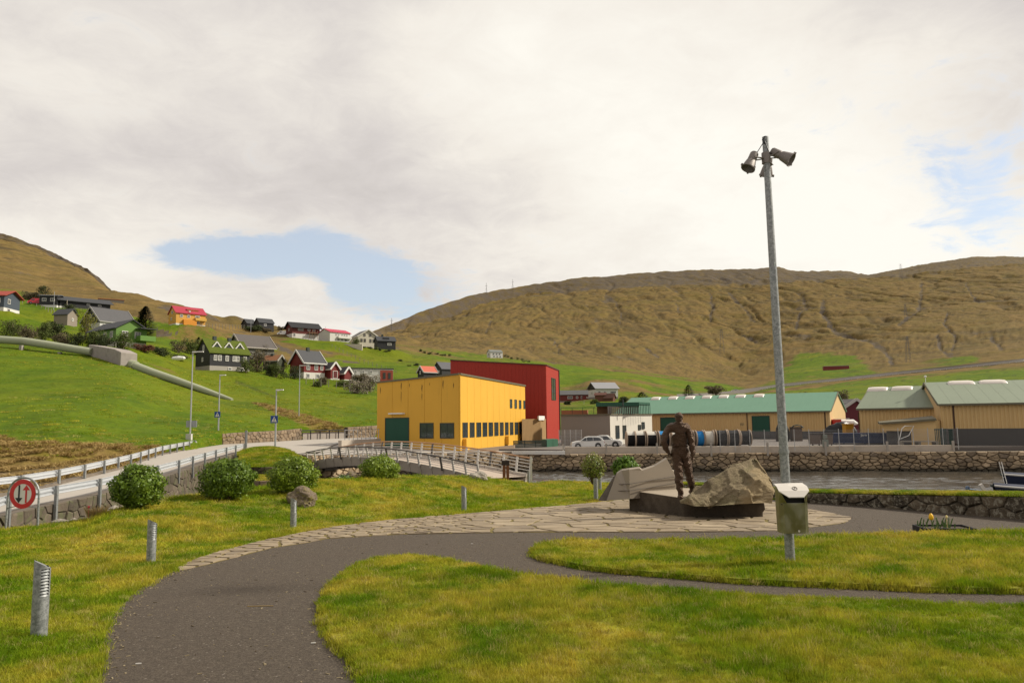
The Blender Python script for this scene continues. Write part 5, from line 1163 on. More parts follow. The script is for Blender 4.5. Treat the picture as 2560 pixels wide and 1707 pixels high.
# red hall
RA, RB, RC = V2(1367,93), V2(1127,97.5), V2(1398.5,102); o0 = Vector((RA.x,RA.y,-.67)); zA,zB,zC = U(1367,913,93).z,U(1127,901,97.5).z,U(1398.5,926,102).z
RD = RB+(RC-RA)
t = empty('red_building', tuple(o0), 0, 'tall red clad building with a slit window, behind the yellow one', 'building')
b = MB(); Pts = [RB,RA,RC,RD]; zt_ = [zB,zA,zC,zB]; cen = (RA+RB+RC+RD)/4; sh = [p+(cen-p).normalized()*ins for p in Pts]
b.add([Vector((p.x,p.y,-1.2))-o0 for p in sh]+[Vector((p.x,p.y,z-.02))-o0 for p,z in zip(sh,zt_)],[(0,1,5,4),(1,2,6,5),(2,3,7,6),(3,0,4,7),(4,5,6,7)]); b.build('wall', paintm('red_core',(.16,.02,.015)), t)
face(t,o0,RB,RA,-.7,zB,zA,26,M_redp,gap=.012,th=.05); face(t,o0,RA,RC,-.7,zA,zC,14,M_redp,gap=.012,th=.05)
b = MB()
for p,q,z0,z1 in ((RB,RA,zB,zA),(RA,RC,zA,zC)): b.bar(Vector((p.x,p.y,z0+.04))-o0,Vector((q.x,q.y,z1+.04))-o0,.3,.14)
b.add([Vector((p.x,p.y,z+.08))-o0 for p,z in zip(Pts,zt_)],[(0,1,2,3)]); b.build('roof', plain('red_roof_edge',(.10,.03,.02),.6), t)
win_px(t,o0,RA,RC,cxx(1893),cxx(1936),cy(352),cy(578),M_frame,M_gdark,bars=(1,2),th=.12)
b = MB(); dd = (RC-RA).normalized(); nn = Vector((dd.y,-dd.x,0)); p = RC+nn*.12; b.tube([Vector((p.x,p.y,-.6))-o0,Vector((p.x,p.y,zC))-o0],.07,8); b.build('downpipe', M_frame, t)
# wooden porch, canopy
W0, W1 = V2(1305,84), V2(1352,86.5); zt0 = U(1330,1047,85).z; o0 = Vector((W0.x,W0.y,-.67)); t = empty('wooden_porch', tuple(o0), 0, 'narrow wooden clad porch between the yellow and red buildings', 'porch')
M_wood = plain('porch_wood',(.30,.185,.075),.75,0,.15,3,.2,coord='World'); face(t,o0,W0,W1,-.7,zt0,zt0,14,M_wood,gap=.02,th=.05,name='plank')
b = MB(); nn2 = Vector((.2,1,0))*4; b.prism([Vector((p.x,p.y,z))-o0 for p,z in ((W0,-.8),(W1,-.8),(W1,zt0),(W0,zt0))], nn2); b.build('wall', M_wood, t)
b = MB(); p, q = V2(1348,85.5), V2(1361,88); z_ = U(1355,1050,86).z; b.prism([Vector((p.x,p.y,z_))-o0,Vector((q.x,q.y,z_))-o0,Vector((q.x+.3,q.y+5,z_))-o0,Vector((p.x,p.y+5,z_))-o0],(0,0,.5)); b.build('canopy', M_white, t)
# wall ramp, slatted fence and green box
M_brownw = paintm('brown_render',(.27,.195,.13)); M_sl = paintm('dark_green_slat',(.012,.022,.016)); M_gb = paintm('green_board',(.03,.10,.06))
ra, rb = V2(1155,67.6), V2(1285,72); b = MB(); za,zb_ = U(1155,1123,68).z,U(1285,1112,72).z; b.prism([Vector((ra.x,ra.y,-1.1)),Vector((rb.x,rb.y,-1.1)),Vector((rb.x,rb.y,zb_)),Vector((ra.x,ra.y,za-.1))],(.1,.3,0)); tag(b.build('ramp_wall', M_brownw),'brown rendered ramp wall rising along the sunlit yellow facade','wall')
fa, fb_ = V2(1284,73), V2(1366,74.5); z0_ = -.66; z1_ = .04; o0 = Vector((fa.x,fa.y,z0_)); t = empty('slatted_fence', tuple(o0), 0, 'dark green horizontal slat fence before the wooden porch', 'fence')
for k in range(5):
    z = (z1_-z0_)*(k+.5)/5; b = MB(); b.bar(Vector((0,0,z)), fb_-fa+Vector((0,0,z)), .05, (z1_-z0_)/5*.80); b.build('slat', M_sl, t)
for k in range(4): b = MB(); p = (fb_-fa)*k/3; b.box(p+Vector((0,.06,(z1_-z0_)/2)),(.08,.08,z1_-z0_)); b.build('post', M_sl, t)
b = MB(); p, q, r = fb_, V2(1395,77), V2(1372,80); b.prism([Vector((p.x,p.y,z0_-.1)),Vector((q.x,q.y,z0_)),Vector((q.x,q.y,z1_+.02)),Vector((p.x,p.y,z1_+.02))],(-.4,2.5,0)); tag(b.build('green_enclosure', M_gb),'green boarded enclosure at the corner of the red building','enclosure')
b = MB(); p, q = V2(1279,69.35), V2(1412,65.95); b.prism([Vector((p.x,p.y,-1.10)),Vector((q.x,q.y,-1.05)),Vector((q.x,q.y,-.72)),Vector((p.x,p.y,-.84))],(0,.3,0)); tag(b.build('kerb', M_white),'white painted kerb on the quay edge before the slat fence',kind='structure')
rows = [[tuple(Vector((*qx(a,70.7),-.84))),tuple(Vector((*qx(a,73.2),z0_-.02)))] for a in (1284,1320,1366)]; o = gridmesh('grass_strip', rows, M_grassfar, 'grass strip below the slat fence'); setattrs(o.data)
# flat white building with deck, shade of its left side painted grey
M_shadew = paintm('grey_shaded_render',(.235,.195,.165)); M_whitew = paintm('white_render',(.62,.58,.50)); M_dkg = paintm('canopy_green',(.02,.085,.05))
GA, GB, GC = V2(1526,79.4), V2(1403,80.5), V2(1631,87.5); o0 = Vector((GA.x,GA.y,-.67)); zt0 = U(1526,1037,79.4).z
t = empty('flat_roofed_building', tuple(o0), 0, 'flat roofed building, white on one side and toned grey for shade on the other, with a roof deck', 'building')
b = MB(); b.prism([Vector((GB.x,GB.y,-.7))-o0,Vector((GA.x,GA.y,-.7))-o0,Vector((GA.x,GA.y,zt0))-o0,Vector((GB.x,GB.y,zt0))-o0],Vector((3.6,5.2,0))); b.build('grey_shaded_wall', M_shadew, t)
dd = (GC-GA).normalized(); nn = Vector((dd.y,-dd.x,0)); b = MB(); b.prism([Vector((GA.x,GA.y,-.7))-o0+nn*.02,Vector((GC.x,GC.y,-.7))-o0+nn*.02,Vector((GC.x,GC.y,zt0))-o0+nn*.02,Vector((GA.x,GA.y,zt0))-o0+nn*.02],-nn*.5); b.build('white_wall', M_whitew, t)
b = MB()
for p,q in ((GB,GA),(GA,GC)): b.bar(Vector((p.x,p.y,zt0+.06))-o0,Vector((q.x,q.y,zt0+.06))-o0,.3,.12)
b.build('roof_edge', M_trim, t)
for x0,x1,y0,y1 in ((640,674,500,632),(712,744,498,632),(868,894,492,545),(905,932,465,536)):
    win_px(t,o0,GA,GC,1380+x0*.2466,1380+x1*.2466,940+y0*.2466,940+y1*.2466,M_frame,M_gdark,bars=(0,1) if y0>495 else (0,0),th=.10)
# deck: fence, lattice, canopy
def boxpx(name, m, x0, x1, d0, d1, z0, z1, back, parent, o0):
    p, q = V2(x0,d0), V2(x1,d1); b = MB(); b.prism([Vector((p.x,p.y,z0))-o0,Vector((q.x,q.y,z0))-o0,Vector((q.x,q.y,z1))-o0,Vector((p.x,p.y,z1))-o0],back); return b.build(name,m,parent)
zc0, zc1 = U(1560,1017,81).z, U(1560,1005,81).z
for k in range(17):
    p = V2(1523+k*4.6, 79.9+k*.35); b = MB(); b.box(Vector((p.x,p.y,(zt0+zc0)/2+.08))-o0,(.155,.03,zc0-zt0)); b.build('deck_board', plain('grey_board',(.19,.17,.155),.8), t)
boxpx('canopy', M_dkg, 1492,1600,81.5,82,zc0+.1,zc1,(1,6,0),t,o0); boxpx('canopy_side', M_dkg, 1600,1628,82,85.5,zc0+.25,zc1+.02,(.2,3,0),t,o0)
for k in range(8):
    p = V2(1600+k*3.9,82+k*.48); b = MB(); b.box(Vector((p.x,p.y,(zt0+zc0)/2+.2))-o0,(.06,.06,zc0-zt0+.3)); b.build('lattice_bar', M_dkg, t)
boxpx('deck_wall', paintm('deck_wood',(.20,.105,.045)), 1494,1528,83,83.5,zt0,zc0+.1,(.5,3,0),t,o0); boxpx('terrace_box', paintm('terracotta',(.34,.13,.06)),1405,1470,86,86,zt0-.1,U(1440,1025,86).z,(.3,2,0),t,o0)
b = MB(); p = V2(1560,80.8); b.tube([Vector((p.x,p.y,zt0))-o0,Vector((p.x,p.y,U(1560,998,81).z))-o0],.07,8); b.build('flue', M_frame, t)
for x in (1404,1432,1458,1486): b = MB(); p = V2(x,85); b.box(Vector((p.x,p.y,zt0+.45))-o0,(.05,.05,.9)); b.build('railing_post', M_frame, t)
b = MB(); p,q = V2(1404,85),V2(1490,85); b.bar(Vector((p.x,p.y,zt0+.9))-o0,Vector((q.x,q.y,zt0+.9))-o0,.05,.05); b.build('railing', M_frame, t)
# ================================================================== corrugated halls
M_och = paintm('ochre_sheet',(.62,.43,.19)); M_ochg = paintm('ochre_board',(.60,.42,.20)); M_groof1 = paintm('green_roof_fresh',(.13,.26,.175)); M_groof2 = paintm('green_roof_faded',(.20,.235,.165)); M_plg = paintm('grey_plinth',(.085,.080,.075)); M_sky_ = plain('skylight',(.68,.62,.55),.4,0,.05,3)
def corr(parent, o0, a, b_, z0, za, zb_, m, name, pitch=.32, dp=.06):
    L = (b_-a).length; d = (b_-a).normalized(); nn = Vector((d.y,-d.x,0)); n = int(L/pitch); vs = []; fs = []
    offs = [(0,0),(.30,0),(.42,dp),(.85,dp),(.97,0)]
    k2 = 0
    for k in range(n):
        for u, e in offs:
            s = (k+u)*pitch; f = s/L; p = a+d*s+nn*e; zt_ = za*(1-f)+zb_*f; vs += [Vector((p.x,p.y,z0))-o0, Vector((p.x,p.y,zt_))-o0]
    m_ = len(vs)//2; mb = MB(); mb.add(vs,[(2*i,2*i+2,2*i+3,2*i+1) for i in range(m_-1)]); return mb.build(name, m, parent)
def hall(label, FL, FR, W_, zb0, ze, zr, roofm, plinth=0, doors=(), name='warehouse', skyl=(), pipes=()):
    """FL, FR: front wall corners; the hall runs back by W_ at right angles."""
    d = (FR-FL).normalized(); nn = Vector((d.y,-d.x,0)); bk = -nn*W_; o0 = Vector((FL.x,FL.y,zb0)); L = (FR-FL).length
    t = empty(name, tuple(o0), 0, label, 'warehouse', 'ochre halls with green roofs'); P = lambda p, z: Vector((p.x,p.y,z))-o0
    BL, BRr = FL+bk, FR+bk; ML, MR = FL+bk/2, FR+bk/2
    b = MB(); b.add([P(FL,zb0),P(FR,zb0),P(BRr,zb0),P(BL,zb0),P(FL,ze),P(FR,ze),P(BRr,ze),P(BL,ze),P(ML,zr),P(MR,zr)],[(0,1,5,4),(1,2,6,9,5),(2,3,7,6),(3,0,4,8,7)]); b.build('wall', M_ochg, t)
    corr(t,o0,FL+nn*.03,FR+nn*.03,zb0+plinth,ze-.02,ze-.02,M_och,'wall_cladding')
    if plinth: b = MB(); b.bar(P(FL+nn*.05,zb0+plinth/2),P(FR+nn*.05,zb0+plinth/2),.16,plinth); b.bar(P(FL+nn*.05-d*.03,zb0+plinth/2),P(BL-d*.03,zb0+plinth/2),.16,plinth); b.build('plinth', M_plg, t)
    e = .35; th = .12; sl = (zr-ze)/(W_/2)
    for s, A0, B0, nm in ((1,FL,FR,'roof'),(-1,BL,BRr,'roof')):
        out = nn*s*e; mb = MB(); a0 = A0+out-d*e*.5; b0 = B0+out+d*e*.5; zl = ze-sl*e+.05; m0 = ML-d*e*.5; m1 = MR+d*e*.5; mb.prism([P(a0,zl),P(b0,zl),P(m1,zr+.05),P(m0,zr+.05)],(0,0,th)); r = mb.build(nm, roofm, t)
        if s == 1:
            n = int(L/1.0); mb = MB()
            for k in range(n+1):
                f = k/n; mb.bar(P(a0.lerp(b0,f),zl+th+.002),P(m0.lerp(m1,f),zr+.05+th+.002),.025,.012)
            mb.build('seams', roofm, r)
            mb = MB(); mb.bar(P(a0+nn*.03,zl+.02),P(b0+nn*.03,zl+.02),.10,.16); mb.build('gutter', M_trim, t)
    b = MB()
    for p,q,z0,z1 in ((FL-d*e*.52,ML-d*e*.52,ze+.02,zr+.1),(ML-d*e*.52,BL-d*e*.52,zr+.1,ze+.02),(FR+d*e*.52,MR+d*e*.52,ze+.02,zr+.1)): b.bar(P(p,z0),P(q,z1),.05,.24)
    b.build('gable_trim', M_trim, t)
    for f, w, z0, z1 in doors: opening(t,o0,FL+nn*.06,FR+nn*.06,f,(z0+z1)/2,w,z1-z0,M_frame,M_greend,name='door',sub='door_leaf',th=.08)
    for f in pipes: c = FL.lerp(FR,f)+nn*.13; b = MB(); b.tube([P(c,zb0),P(c,ze)],.06,8); b.build('downpipe', plain('brown_pipe',(.06,.03,.02),.6), t)
    for f, lw in skyl:
        c = ML.lerp(MR,f)+nn*.75; z = zr-sl*.75+.16; mb = MB(); n = 8; hl = lw/2; wv = []
        for i,(u,s_) in enumerate(((-1,.35),(-.9,.85),(-.55,1),(.55,1),(.9,.85),(1,.45))):
            for k in range(n+1):
                a = math.pi*k/n; q = c+d*u*hl+nn*math.cos(a)*.55; wv.append(P(q, z-.1-sl*math.cos(a)*.55+math.sin(a)*.36*s_))
        mb.add(wv,[(i*(n+1)+k,i*(n+1)+k+1,(i+1)*(n+1)+k+1,(i+1)*(n+1)+k) for i in range(5) for k in range(n)]); mb.build('skylight', M_sky_, t, 'auto')
    return t
# long hall
FL, FR = V2(1540,106), V2(2078,91); ze = U(2078,1027,91).z; Wd = 13; d = (FR-FL).normalized(); bk = Vector((-d.y,d.x,0))*Wd/2; zr = U(2060,983,(FR+bk).y).z
LF_ = lambda px: fx(px,FL,FR,0,0)
zd = lambda py, f: U(proj(FL.lerp(FR,f)+Vector((0,0,2)))[0],py,FL.lerp(FR,f).y).z
f1,f2 = LF_(1672),LF_(1902)
ML, MR = FL+bk, FR+bk; SK = lambda px: fx(px, ML+Vector((0,0,2)), MR+Vector((0,0,2)), 0, 0)
hall('long hall with unfaded green roof, seven skylights and two green doors', FL, FR, Wd, -.67, ze, zr, M_groof1, .95, doors=((f1,2.35,-.6,zd(1043,f1)),(f2,2.25,-.6,zd(1039,f2))), skyl=[(SK(x),1.35) for x in (1645,1688,1730,1772,1814,1856,1902)]+[(SK(1500+0*1),.01)][:0], pipes=(LF_(1868),LF_(2063)))
# middle hall, right hall
FL, FR = V2(2152,75), V2(2345,70.8); ze = U(2152,1022,75).z; zr = U(2136,974,81).z; d = (FR-FL).normalized(); bk = Vector((-d.y,d.x,0))*6; ML, MR = FL+bk, FR+bk; SK = lambda px: fx(px, ML+Vector((0,0,2)), MR+Vector((0,0,2)), 0, 0)
tm = hall('middle hall with faded green roof and two skylights, its gable half hidden', FL, FR, 12, -.67, ze, zr, M_groof2, 1.05, skyl=((SK(2199),2.0),(SK(2260),2.0)))
o0 = Vector((FL.x,FL.y,-.67)); a_ = FL+bk*1.9; 
for x0,x1 in ((2132,2137),(2142,2147)): win_px(tm,o0,a_,FL,x0,x1,1032,1078,plain('brown_frame',(.22,.12,.05),.7),M_frame,th=.12)
FL, FR = V2(2356,67), V2(2990,58.9); d = Vector((16,-6.5,0)).normalized(); FR = FL+d*21; ze = U(2356,1011.5,67).z; bk = Vector((-d.y,d.x,0))*8; zr = U(2317,960,(FL+bk).y).z; ML, MR = FL+bk, FR+bk; SK = lambda px: fx(px, ML+Vector((0,0,2)), MR+Vector((0,0,2)), 0, 0)
th_ = hall('nearest right hall with tall gable and corrugated ochre wall on a grey plinth', FL, FR, 16, -.75, ze, zr, M_groof2, 1.55, skyl=((SK(2401),2.3),(SK(2480),2.3),(SK(2600),2.3)), pipes=(.03*1.6,))
b = MB(); p = ML; b.tube([Vector((p.x,p.y,zr+.1)),Vector((p.x,p.y,zr+.7))],.03,6); b.lathe([(.001,0),(.12,0),(.12,.12),(.001,.16)],(p.x,p.y,zr+.7),10); o = b.build('roof_aerial', M_white); tag(o,'small white aerial on the ridge of the nearest right hall','aerial')
# entrance lean-to
EA, EB = V2(2207,69.5), V2(2341,66.2); o0 = Vector((EA.x,EA.y,-.67)); t = empty('entrance_annex', tuple(o0), 0, 'low ochre entrance annex with sloping roof between the two right halls', 'annex')
z0a, z0b = U(2207,1059,69.5).z, U(2341,1051,66.2).z; dd = (EB-EA).normalized(); bkk = Vector((-dd.y,dd.x,0))*4
b = MB(); b.prism([Vector((EA.x,EA.y,.62))-o0,Vector((EB.x,EB.y,.62))-o0,Vector((EB.x,EB.y,z0b))-o0,Vector((EA.x,EA.y,z0a))-o0],bkk); b.build('upper_wall', M_och, t)
b = MB(); EC = EA.lerp(EB,.55); b.prism([Vector((EC.x,EC.y,-.7))-o0,Vector((EB.x,EB.y,-.7))-o0,Vector((EB.x,EB.y,.62))-o0,Vector((EC.x,EC.y,.62))-o0],bkk); b.build('wall', M_ochg, t)
b = MB(); b.prism([Vector((EA.x,EA.y,-.7))-o0+bkk*.25,Vector((EC.x,EC.y,-.7))-o0+bkk*.25,Vector((EC.x,EC.y,.62))-o0+bkk*.25,Vector((EA.x,EA.y,.62))-o0+bkk*.25],bkk*.7); b.build('plinth', M_plg, t)
b = MB(); p, q = V2(2202,69.2), V2(2345,65.9); b.prism([Vector((p.x,p.y,U(2202,1061,69.2).z))-o0,Vector((q.x,q.y,U(2345,1051,65.9).z))-o0,Vector((q.x+1.3,q.y+3,U(2345,1048,67).z+.15))-o0,Vector((p.x+1.3,p.y+3,U(2202,1061,69.2).z+.1))-o0],(0,0,.18)); b.build('roof', M_trim, t)
# ================================================================== generic small houses
def house(label, px, py, d, L, W_, H, R, yaw, wallc, roofc, trimc=None, basec=None, bh=0, wins=(), chim=(), gablec=None, oh=.35, name='house', winc=(.62,.60,.55), group=None, dormers=(), doors=(), flat=False, ridge=None, extra=None, wood=True, cat='house'):
    p0 = U(px,py,d); z0 = p0.z; yaw = yaw+math.degrees(math.atan((1280-px)/FPX))*.92; t = empty(name, tuple(p0), rad(yaw), label, cat, group or ('houses on the hillside' if cat == 'house' else None))
    wm = paintm('paint_%02d%02d%02d'%tuple(int(c*99) for c in wallc), wallc); rm = roofc if not isinstance(roofc, tuple) else paintm('roof_%02d%02d%02d'%tuple(int(c*99) for c in roofc), roofc, .1, .75)
    hl, hw = L/2, W_/2; rz = H+R
    b = MB()
    if flat: b.box((0,0,H/2+bh/2),(L,W_,H-bh))
    else: b.add([(-hl,-hw,bh),(hl,-hw,bh),(hl,hw,bh),(-hl,hw,bh),(-hl,-hw,H),(hl,-hw,H),(hl,hw,H),(-hl,hw,H),(-hl,0,rz),(hl,0,rz)],[(0,1,5,4),(1,2,6,9,5),(2,3,7,6),(3,0,4,8,7)])
    b.build('wall', wm, t)
    b = MB(); b.box((0,0,bh/2-2),(L+.02,W_+.02,bh+4)); b.build('foundation', paintm('base_%02d%02d%02d'%tuple(int(c*99) for c in (basec or wallc)), basec or wallc), t)
    if gablec:
        gm = paintm('paint_%02d%02d%02d'%tuple(int(c*99) for c in gablec), gablec)
        for sx in (-1,1): b = MB(); b.prism([(sx*(hl+.02),-hw-.02,H-.5),(sx*(hl+.02),hw+.02,H-.5),(sx*(hl+.02),hw+.02,H),(sx*(hl+.02),0,rz),(sx*(hl+.02),-hw-.02,H)],(sx*.06,0,0)); b.build('gable', gm, t)
    if flat: b = MB(); b.box((0,0,H+.12),(L+2*oh,W_+2*oh,.25)); rf = b.build('roof', rm, t)
    else:
        sl = R/hw; ez = H-sl*oh; rf = None
        for s in (-1,1):
            b = MB(); b.prism([(-hl-oh,s*(hw+oh),ez+.05),(hl+oh,s*(hw+oh),ez+.05),(hl+oh,0,rz+.05),(-hl-oh,0,rz+.05)],(0,0,.2)); o = b.build('roof', rm, t); rf = rf or o
        if trimc:
            tmm = paintm('trim_%02d%02d%02d'%tuple(int(c*99) for c in trimc), trimc)
            for sx in (-1,1):
                b = MB(); 
                for s in (-1,1): b.bar((sx*(hl+oh+.05),s*(hw+oh+.05),ez+.12),(sx*(hl+oh+.05),0,rz+.16),.10,.42)
                b.build('bargeboard', tmm, t)
            b = MB(); b.bar((-hl-oh,-(hw+oh+.05),ez+.1),(hl+oh,-(hw+oh+.05),ez+.1),.1,.28); b.build('eaves_board', tmm, t)
    for cx_, ch in chim:
        b = MB(); b.box((cx_*hl,0,rz+ch/2-.2),(.7,.7,ch+.6)); b.build('chimney', M_frame, rf)
    fr = paintm('win_%02d%02d%02d'%tuple(int(c*99) for c in winc), winc)
    faces = {'F':(Vector((-hl,-hw,0)),Vector((hl,-hw,0))),'L':(Vector((-hl,hw,0)),Vector((-hl,-hw,0))),'R':(Vector((hl,-hw,0)),Vector((hl,hw,0)))}
    for wn in wins:
        fc_, f, z, w, h = wn[:5]; bars = wn[5] if len(wn) > 5 else (1,0); a, b2 = faces[fc_]
        opening(t, Vector((0,0,0)), a, b2, f, z, w, h, fr, G_, bars=bars, th=.12, fw_=.13)
    for fc_, f, z, w, h, c in doors:
        a, b2 = faces[fc_]; opening(t, Vector((0,0,0)), a, b2, f, z, w, h, fr, paintm('door_%02d%02d%02d'%tuple(int(x*99) for x in c), c), name='door', sub='door_leaf', th=.10, fw_=.12)
    for x, w, h, yy in dormers:
        z = H+R*(1-yy); b = MB(); y0 = -hw*yy; b.add([(x*hl-w/2,y0,z-.1),(x*hl+w/2,y0,z-.1),(x*hl,y0,z+h),(x*hl-w/2,y0+hw*.6,z),(x*hl+w/2,y0+hw*.6,z),(x*hl,y0+hw*.8,z+h)],[(0,1,2),(0,2,5,3),(1,4,5,2)]); dm = b.build('dormer', rm, t)
        b = MB(); b.bar((x*hl-w/2-.1,y0-.1,z-.1),(x*hl,y0-.1,z+h+.1),.12,.26); b.bar((x*hl+w/2+.1,y0-.1,z-.1),(x*hl,y0-.1,z+h+.1),.12,.26); b.build('dormer_trim', fr, dm)
        b = MB(); b.box((x*hl,y0-.03,z+h*.3),(w*.34,.08,h*.4)); b.build('pane', G_, dm)
    if extra: extra(t, hl, hw, H, rz)
    return t
BLK=(.022,.022,.024); DRD=(.16,.018,.015); WHT=(.62,.60,.55); GRY=(.09,.088,.09); DGR=(.050,.052,.056); MAG=(.36,.035,.06); 
def seeds_win(fc, us, z, w, h, bars=(1,0)): return [(fc,u,z,w,h,bars) for u in us]
house('slate blue house with a red roof at the left edge of the photograph', -8, 783, 196, 7.5, 7, 4.3, 1.5, -28, (.06,.075,.095), (.30,.055,.035), None, WHT, 1.1, [('R',.3,2.9,1.2,1.3),('F',.8,2.9,1.2,1.3),('R',.3,.6,1.2,.8)], oh=.8)
house('small black house with white windows beside the red van', 128, 773, 236, 5.2, 5, 3.9, .5, -20, BLK, (.10,.11,.12), None, WHT, 1.0, seeds_win('F',(.28,.75),2.7,1.3,1.1,(1,0)), oh=.5)
def longx(t,hl,hw,H,rz):
    b = MB(); b.box((-hl*.75,-hw-.5,1.6),(.12,.9,3)); b.build('screen', plain('pale_timber',(.40,.34,.26),.8), t); b = MB(); b.box((0,-hw-.6,1.5),(hl*1.6,.12,.9)); b.build('balcony', paintm('paint_blk',BLK), t)
house('long low black house with dark roof behind the big slate roofed house', 205, 782, 243, 15, 7, 3.2, 1.5, 18, BLK, DGR, None, WHT, 1.2, seeds_win('F',(.55,.78),2.3,1.0,.7), oh=.8, extra=longx)
house('weathered shed with a rust coloured roof high on the moor', 277, 763, 292, 9, 4, 2.0, .5, 5, (.13,.11,.08), (.30,.12,.05), flat=True, name='shed', cat='shed', oh=.15)
house('small stone outhouse with grey roof among the trees', 163, 818, 200, 4.2, 3.6, 3.3, 1.5, -38, (.24,.20,.16), DGR, None, None, 0, [('R',.5,2.0,.7,.8)], name='outhouse', cat='outhouse')
house('large white house with slate roof and a dark gable, above the green one', 270, 843, 214, 10.5, 9.2, 4.0, 4.1, 33, (.55,.54,.52), GRY, (.33,.32,.30), None, 0, [('L',.45,2.3,2.4,1.3,(2,0)),('F',.2,2.6,2.2,1.2,(1,0)),('F',.45,2.6,1.2,1.2),('L',.5,5.5,1.2,.9)], gablec=BLK)
def greenx(t,hl,hw,H,rz):
    b = MB(); b.box((hl+1.0,hw*.8,1.9),(2.0,3.4,1.1)); b.build('balcony', paintm('paint_112203',(.11,.22,.035)), t); b = MB(); b.box((hl+1.2,hw*.8,4.0),(2.4,3.8,.15)); b.build('balcony_roof', paintm('roof_050505',DGR), t)
house('green timber house with white cross-barred windows and grey roof', 292, 872, 163, 12.5, 6.6, 3.9, 1.9, -62, (.11,.21,.035), DGR, None, (.40,.37,.32), 1.0, seeds_win('R',(.28,.70),2.6,1.3,1.5,(1,2))+seeds_win('F',(.35,.62,.85),2.6,1.2,1.4,(1,2))+[('R',.7,.5,1.4,.5)], oh=.5, extra=greenx)
def yelx(t,hl,hw,H,rz):
    b = MB(); b.box((hl*.62,-hw-.5,2.4),(3.6,1.0,.9)); b.build('balcony', paintm('paint_551805',(.58,.34,.06)), t); b = MB(); b.box((-hl*.1,-hw-.4,1.0),(4.2,.8,2.0)); b.build('porch', paintm('orange2',(.62,.24,.02)), t); b = MB(); b.box((.2*hl,-hw*.42,H+1.05),(3.6,1.6,.9)); b.build('roof_dormer', paintm('paint_603606',(.60,.36,.06)), t); b = MB(); b.box((.2*hl,-hw*.40,H+1.60),(4.1,2.2,.16),0,Matrix.Rotation(rad(14),3,'X')); b.build('dormer_roof', paintm('roof_magenta',MAG), t)
house('ochre yellow house with raspberry red roof alone on the upper slope', 467, 818, 243, 9.6, 6.2, 4.2, 2.3, 24, (.58,.31,.055), MAG, None, WHT, .7, seeds_win('F',(.18,.42),3.2,.9,.9)+[('F',.72,3.2,1.6,.9,(2,0)),('F',.72,1.3,1.8,.8,(2,0)),('L',.5,4.5,1.2,.9),('L',.4,2.4,.9,.9),('F',.45,4.9,.5,.5),('F',.5,1.0,.9,.8)], extra=yelx)
turf = NT('turf_roof'); v_ = turf.co('World'); M_turf = turf.fin(turf.mix(turf.noise(v_,1.5,5,.7),(.055,.085,.012),(.13,.15,.03)),.95,0,.1); turf.bump(turf.noise(v_,6,4),.8,.15)
house('black tarred house with a turf roof and three white dormer gables', 556, 930, 170, 9.6, 6.6, 4.1, 3.1, 30, BLK, M_turf, None, (.34,.31,.27), 1.1, seeds_win('F',(.13,.24,.42,.60,.69,.88),2.9,.8,1.25,(1,2))+[('L',.55,5.2,.7,1.3,(1,2)),('L',.5,2.6,.6,1.0,(1,1)),('F',.5,.55,.9,.7),('F',.8,.55,.9,.7)], dormers=((-.55,2.2,1.3,.62),(.05,2.2,1.3,.62),(.62,2.2,1.3,.62)), chim=((-.45,.8),(.3,.7)), oh=.3)
house('big dark slate roofed house with pale bargeboards behind the turf roof', 628, 900, 198, 9.0, 8.0, 3.2, 3.3, 28, (.16,.15,.13), (.10,.088,.080), (.42,.38,.33), oh=.5)
house('shed with rust streaked roof between bushes', 684, 921, 184, 3.9, 3.4, 1.8, 1.3, -30, (.05,.055,.035), (.24,.105,.045), (.30,.28,.24), name='shed', cat='shed', chim=((-.2,.5),), oh=.3)
house('dark red house with grey roof, white trim and white ground floor', 768, 950, 188, 6.2, 6.0, 4.3, 3.0, 36, DRD, (.065,.066,.07), (.66,.64,.60), (.60,.57,.51), 1.75, seeds_win('F',(.20,.58),3.1,1.0,1.5,(1,0))+[('F',.85,3.1,.8,1.4,(1,0)),('F',.2,.9,.9,1.1,(1,0)),('F',.65,.9,.9,1.1,(1,0)),('L',.7,.8,1.2,.8)], chim=((.0,.9),), oh=.4)
house('first dark red gabled garage with white trim beside the red house', 828, 950, 190, 3.4, 2.6, 2.8, 1.6, -55, DRD, (.075,.075,.08), (.66,.64,.60), WHT, .3, name='garage', cat='garage', oh=.25, doors=(('R',.5,1.3,1.4,2.0,(.10,.012,.012)),))
house('second and smaller dark red gabled garage with white trim', 861, 952, 192, 3.0, 2.4, 1.9, 1.5, -50, DRD, (.075,.075,.08), (.66,.64,.60), WHT, .3, name='garage', cat='garage', oh=.25)
def longw(t,hl,hw,H,rz):
    b = MB(); b.box((hl*.69,-hw-.05,H*.48),(hl*.60,.12,H*.86)); o = b.build('red_end_wall', paintm('brickred',(.30,.06,.035)), t)
    for x in (.58,.82):
        b = MB(); b.box((hl*x,-hw-.13,H*.5),(.7,.08,1.7)); b.build('window', M_frame, o)
house('long white flat roofed house with a red end wall', 925, 957, 205, 11.8, 5, 3.7, .3, 12, (.58,.56,.53), DGR, None, None, 0, [('F',.12,2.9,.7,.8),('F',.30,2.9,.7,.8),('F',.48,2.9,.7,.8),('F',.14,1.2,1.3,1.0),('F',.45,1.2,1.2,1.0)], flat=True, extra=longw, oh=.2)
house('smaller black house of the pair on the ridge', 621, 823, 335, 4.0, 5.0, 2.4, 2.0, 30, BLK, DGR, None, None, 0, [])
house('larger black house of the pair on the ridge', 660, 824, 330, 6.8, 5.2, 2.8, 2.0, 26, BLK, DGR, None, None, 0, [('F',.4,1.8,1.2,1.0)])
